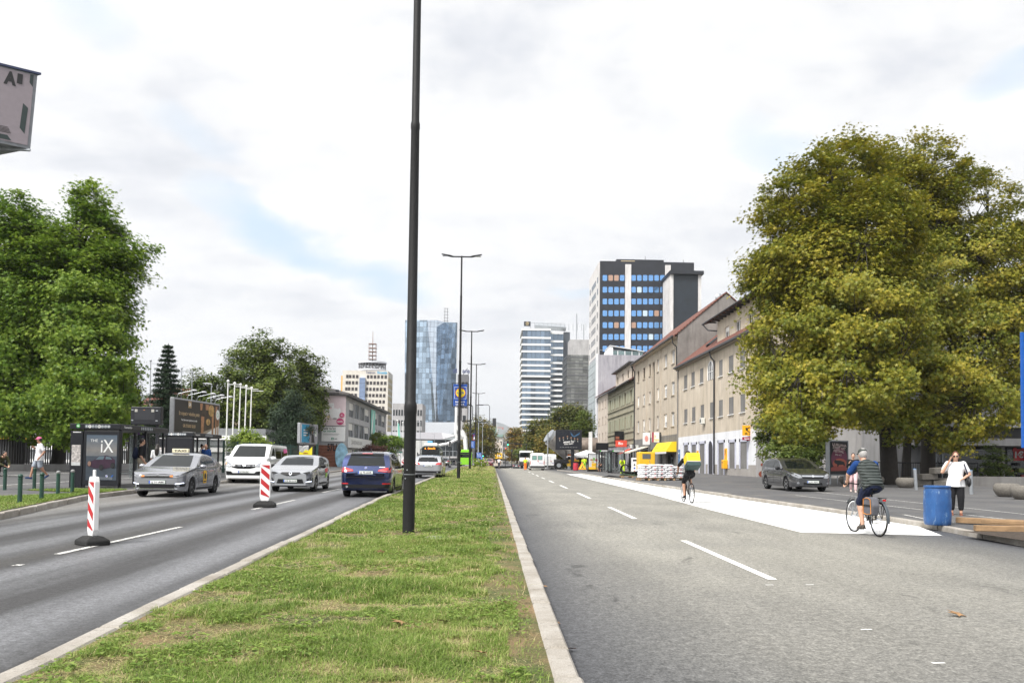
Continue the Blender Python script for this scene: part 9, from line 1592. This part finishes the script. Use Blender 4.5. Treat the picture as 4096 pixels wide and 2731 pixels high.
for a in((845,785,1.25,'round concrete planter between the two plane trunks'),(222,742,1.1,'round planter beside the street art poster legs'),(1903,878,1.25,'large round planter in front of the shop, left of the last one'),(2082,905,1.2,'round planter cut by the right edge of the photo'),(1222,770,1.1,'round planter behind the woman with the phone'),(540,752,1.1,'round planter hidden behind the touring cyclist')):planter(*a)
def gpost(x,y,lean,label):p=on_z(3300+.3827*x,1650+.3827*y,z_rpave);t=thing('bollard',label,'bollard',p,0,'grey steel bollards under the plane trees');MB().tube([(0,0,-.05),(lean,0,1.0)],[.075,.075],14).build('post',steel,t,True,50);MB().tube([(lean,0,.985),(lean,0,1.005)],[.078,.07],14).build('blue_band',M('band_blue',(.05,.22,.5),.5,var=0),t)
gpost(955,806,-.07,'leaning grey steel bollard left of the stone heap');gpost(1530,850,-.03,'grey steel bollard right of the woman with the phone')
p=on_z(3300+.3827*1110,1650+.3827*772,z_rpave);sr=random.Random(4)
for k,(dx,dz,w_,lb)in enumerate(((-.35,0,.9,'lower left grey stone block of the heap'),(.55,0,.8,'lower right grey stone block of the heap'),(-.1,.36,1.0,'middle grey stone block of the heap'),(.45,.70,.9,'tilted top stone slab of the heap'))):t=link('stone_block',MB().obox((0,0,.17),(1,.1*k,.02*k),(0,1,0),(0,0,1),(w_,.6,.33)).mesh('stone_block',plm),None,p+Vector((dx,.4-.1*k,dz)));t.modifiers.new('b','BEVEL').width=.03;tag(t,lb,'stone','stone blocks heaped by a plane trunk')
ra,rb=at_y(3470,56,z_rpave),at_y(3910,52,z_rpave);t=thing('railing','dark metal railing behind the plane trunks','railing',ra);d_=rb-ra;L_=d_.length;mb=MB().cyl((0,0,1.3),d_+Vector((0,0,1.3)),.04,n=6);mb.cyl((0,0,.2),d_+Vector((0,0,.2)),.03,n=6)
for k in range(int(L_/.14)):q=d_*(k*.14/L_);mb.cyl(q+Vector((0,0,.2)),q+Vector((0,0,1.3)),.016,n=4)
mb.build('bars',darkmetal,t)
for k in range(4):q=d_*(k/3);MB().cyl(q,q+Vector((0,0,1.35)),.05,n=8).build('post',darkmetal,t)
p=on_z(3300+.3827*165,1650+.3827*745,z_rpave);t=thing('bike_stand','small bent steel bicycle stand below the festival poster','bicycle stand',p);MB().tube([(-.2,0,0),(-.2,0,.7),(-.12,0,.78),(.12,0,.78),(.2,0,.7),(.2,0,0)],.025,8).build('hoop',steel,t,True)
lw=thing('planting_wall','low dark wall of the planting bed before the shop','wall',(at_y(3890,44,z_rpave)));MB().box(0,9,0,.3,0,.55).build('wall_body',shopgrey,lw)
tim=M('rough_timber',(.23,.145,.075),.8,0,.35,3,.5,20)
def plank(label,pa,pb,h_,d_,z):a,b=on_z(*pa,z_rpave),on_z(*pb,z_rpave);v=b-a;t=link('timber_beam',MB().obox(v/2+Vector((0,0,z+h_/2)),v,Vector((-v.y,v.x,0)),(0,0,1),(v.length,d_,h_)).mesh('timber_beam',tim),None,a);t.modifiers.new('b','BEVEL').width=.008;tag(t,label,'timber','timber beams by the right kerb')
plank('thick rough timber beam lying behind the other two',(3826,2093),(4330,2118),.125,.18,.02);plank('square timber beam lying nearest the kerb',(3898,2122),(4330,2132),.115,.15,.0);plank('thin short timber strip between the two thick beams',(3925,2108),(4300,2126),.07,.09,.10)
sp_=[on_z(x,y,z_rpave)for x,y in((3850,2126),(4200,2130),(4400,2180),(4096,2164))];mb=MB();mb.quad([(q.x,q.y,q.z+.015)for q in sp_]);struct(mb.build('soil_bed',plsoil))
def tsign(label,x0,x1,y0,y1,Y,m_,draw,round_=False,post=True,zf=z_right,nm='traffic_sign',bw=.0):
 a,b=on_y(1650+.2041*x0,1600+.2041*y1,Y),on_y(1650+.2041*x1,1600+.2041*y0,Y);w_,h_=b.x-a.x,b.z-a.z;t=thing(nm,label,'traffic sign',(a.x,Y,a.z))
 if round_:MB().cyl((w_/2,0,h_/2),(w_/2,.04,h_/2),w_/2,n=24).build('panel',m_,t)
 else:MB().box(0,w_,0,.04,0,h_).build('panel',m_,t)
 a_=Art((0,0,0),(1,0,0),(0,0,1));a_.lift=.01;draw(a_,w_,h_);a_.build('sign_face',t)
 if post:MB().cyl((w_/2,.1,zf(a.x,Y)-a.z),(w_/2,.1,h_),.05,n=8).build('post',steel,t)
def arrow(a,x,w_,h_,y0=.12,y1=.88):a.rect(x-w_*.03,h_*y0,x+w_*.03,h_*(y1-.08),white);a.poly([(x-w_*.08,h_*(y1-.14)),(x+w_*.08,h_*(y1-.14)),(x,h_*y1)],white);a.lift-=.002
def lanes1(a,w_,h_):
 arrow(a,w_*.33,w_,h_)
 for x in(.08,.60):
  for k in range(5):a.rect(w_*x,h_*(.08+.18*k),w_*(x+.05),h_*(.18+.18*k),white);a.lift-=.002
def lanes2(a,w_,h_):
 for x in(.2,.42,.64,.86):arrow(a,w_*x,w_*.8,h_)
 a.poly([(w_*.06,h_*.9),(w_*.12,h_*.9),(w_*.24,h_*.6),(w_*.18,h_*.6)],white)
tsign('blue lane sign with a white arrow between the lamp posts',1140,1232,800,935,128,blue,lanes1);tsign('blue square sign with several white lane arrows',1255,1350,1025,1128,132,blue,lanes2);tsign('round blue sign with a white arrow',1325,1382,1100,1166,131,blue,lambda a,w_,h_:arrow(a,w_*.5,w_*1.4,h_,.2,.82),True);tsign('round white no-turn sign with a red ring',1333,1386,1194,1250,131,white,lambda a,w_,h_:(a.ring(w_*.5,h_*.5,w_*.38,w_*.5,red),a.ring(w_*.5,h_*.5,w_*.12,w_*.2,ink),a.rect(w_*.30,h_*.25,w_*.37,h_*.7,ink)),True)
tsign('blue and red crossing sign behind the fourth lamp post',1180,1243,650,785,150,red,lambda a,w_,h_:(a.rect(w_*.08,h_*.06,w_*.92,h_*.72,M('sign_navy',(.01,.03,.15),.5,var=0)),a.poly([(w_*.2,h_*.15),(w_*.8,h_*.15),(w_*.5,h_*.62)],white),a.rect(0,h_*.78,w_,h_,MATS['sign_navy'])))
gl_on=M('green_light',(.05,.85,.45),.3,var=0,emit=2.0);rl_on=M('red_light',(.95,.08,.04),.3,var=0,emit=2.0)
def tlight(label,x0,x1,y0,y1,Y,on=None,back=False,post=True,zf=z_right):
 a,b=on_y(1650+.2041*x0,1600+.2041*y1,Y),on_y(1650+.2041*x1,1600+.2041*y0,Y);w_,h_=b.x-a.x,b.z-a.z;t=thing('traffic_light',label,'traffic light',(a.x,Y,a.z));MB().box(0,w_,.06,.1,0,h_).build('backboard',white if back else steel,t);MB().box(w_*.14,w_*.86,-.14,.055,h_*.05,h_*.95).build('housing',black,t)
 for k,m_ in enumerate((gl_on if on=='g' else trim,trim,rl_on if on=='r' else trim)):MB().cyl((w_/2,-.15,h_*(.2+.3*k)),(w_/2,-.141,h_*(.2+.3*k)),w_*.30,n=16).build('lens',m_,t)
 if post:MB().cyl((w_/2,.2,zf(a.x,Y)-a.z),(w_/2,.2,h_*.5),.07,n=8).build('post',darkmetal,t)
 return t
t=tlight('traffic light showing green hung over the right lanes',1846,1888,785,893,140,'g',post=False);o=Vector(t.location);e=on_y(1850+.1701*1500,1700+.1701*462,142);s_=on_y(1850+.1701*1095,1700+.1701*422,140.2);MB().tube([s_-o,e-o,Vector((e.x,e.y,zr(142)))-o],[.06,.10,.14],8).build('mast_arm',darkmetal,t)
tlight('small traffic light showing red beyond the bridge',1812,1838,935,985,225,'r');tlight('white-backed traffic light left of the second lamp post',708,757,803,907,150,None,True);tlight('dark traffic light above the blue round sign',1365,1400,1030,1110,134,'g');tlight('traffic light at the left end of the right-hand arm',1932,1965,965,1015,165,None)
Yp2=200;C5=lambda x,y:on_y(1650+.2041*x,1600+.2041*y,Yp2);p=C5(1050,1040);p.z=zl(Yp2);t=thing('concrete_pump','white folding boom of a concrete pump behind the bus','concrete pump',p);bm_=M('boom_white',(.66,.66,.65),.4)
for nm,P,r in(('boom',((1052,1035),(1030,735),(985,640),(950,600)),.55),('boom',((985,690),(1000,720),(880,560),(850,515)),.5),('boom',((850,515),(845,650),(875,740)),.45),('boom',((860,120),(853,515)),.35),('boom',((880,765),(700,850),(400,905)),.40)):MB().tube([C5(*q)-p for q in P],r,6).build(nm,bm_,t)
MB().box(-1.2,1.2,-4,4,.5,2.0).build('truck_bed',trim,t)
p=at_y(S8(690,0)[0],116,z_rpave);t=thing('parasol','wide white parasol behind the grocery poster','parasol',p);z1_=z_at(S8(690,0)[0],S8(0,705)[1],116)-p.z;MB().lathe([(3.0,z1_-1.1),(2.9,z1_-.95),(.1,z1_)],n=8).build('canopy',white,t);MB().cyl((0,0,0),(0,0,z1_-.1),.05,n=8).build('pole',steel,t)
for k,(x,y,lb)in enumerate(((740,360,'left'),(765,356,'middle'),(788,355,'right'))):q=on_y(*S8(x,y),108);g_=z_rpave(q.x,108);t=thing('flagpole','white bare pole, %s one of the three by the black screen'%lb,'flagpole',(q.x,108,g_),0,'three white poles by the black screen');MB().tube([(0,0,0),(0,0,q.z-g_)],[.09,.06],8).build('pole',white,t)
q=on_y(*S8(722,180),150);g_=z_rpave(q.x,150);t=thing('flagpole','pole with a hanging blue flag in front of the glass office front','flagpole',(q.x,150,g_));MB().cyl((0,0,0),(0,0,q.z-g_),.09,n=6).build('pole',white,t);MB().box(-.9,-.1,-.02,.02,q.z-g_-8,q.z-g_-.3).build('flag',M('flag_blue',(.03,.12,.40),.7),t)
Ye=20;e0,e1=on_y(4068,1790,Ye),on_y(4088,1390,Ye);t=thing('blue_banner','bright blue upright banner overgrown with ivy at the right edge','banner',(e0.x+.15,Ye,z_rpave(e0.x,Ye)));gz=t.location.z;MB().box(0,.9,0,.06,e0.z-gz,e1.z-gz+.4).build('panel',M('banner_blue',(.004,.085,.38),.5),t);MB().cyl((.95,.03,0),(.95,.03,e1.z-gz+.5),.05,n=8).build('post',steel,t);rng=np.random.default_rng(9);C=np.array([(.25+.5*rng.random(),-.05,(e1.z-gz)*(.62+.5*rng.random()))for _ in range(110)]);scatter_leaves('ivy',C,26,np.full(110,.25),.07,lm_green,'oval',t,rng,.3,.3,.1)
def vine():pass


hz=bpy.data.materials.new('haze');hz.use_nodes=True;n,l=nt(hz);n.remove(n['Principled BSDF']);pv=n.new('ShaderNodeVolumePrincipled');pv.inputs['Color'].default_value=(.86,.90,.96,1);pv.inputs['Density'].default_value=1.7e-4;pv.inputs['Anisotropy'].default_value=.2
l.new(pv.outputs[0],n['Material Output'].inputs['Volume']);o=MB().box(-8100,8100,-8100,8100,-7,460).build('haze',hz);o['kind']='stuff'
scene.cycles.volume_bounces=0;scene.cycles.use_denoising=True
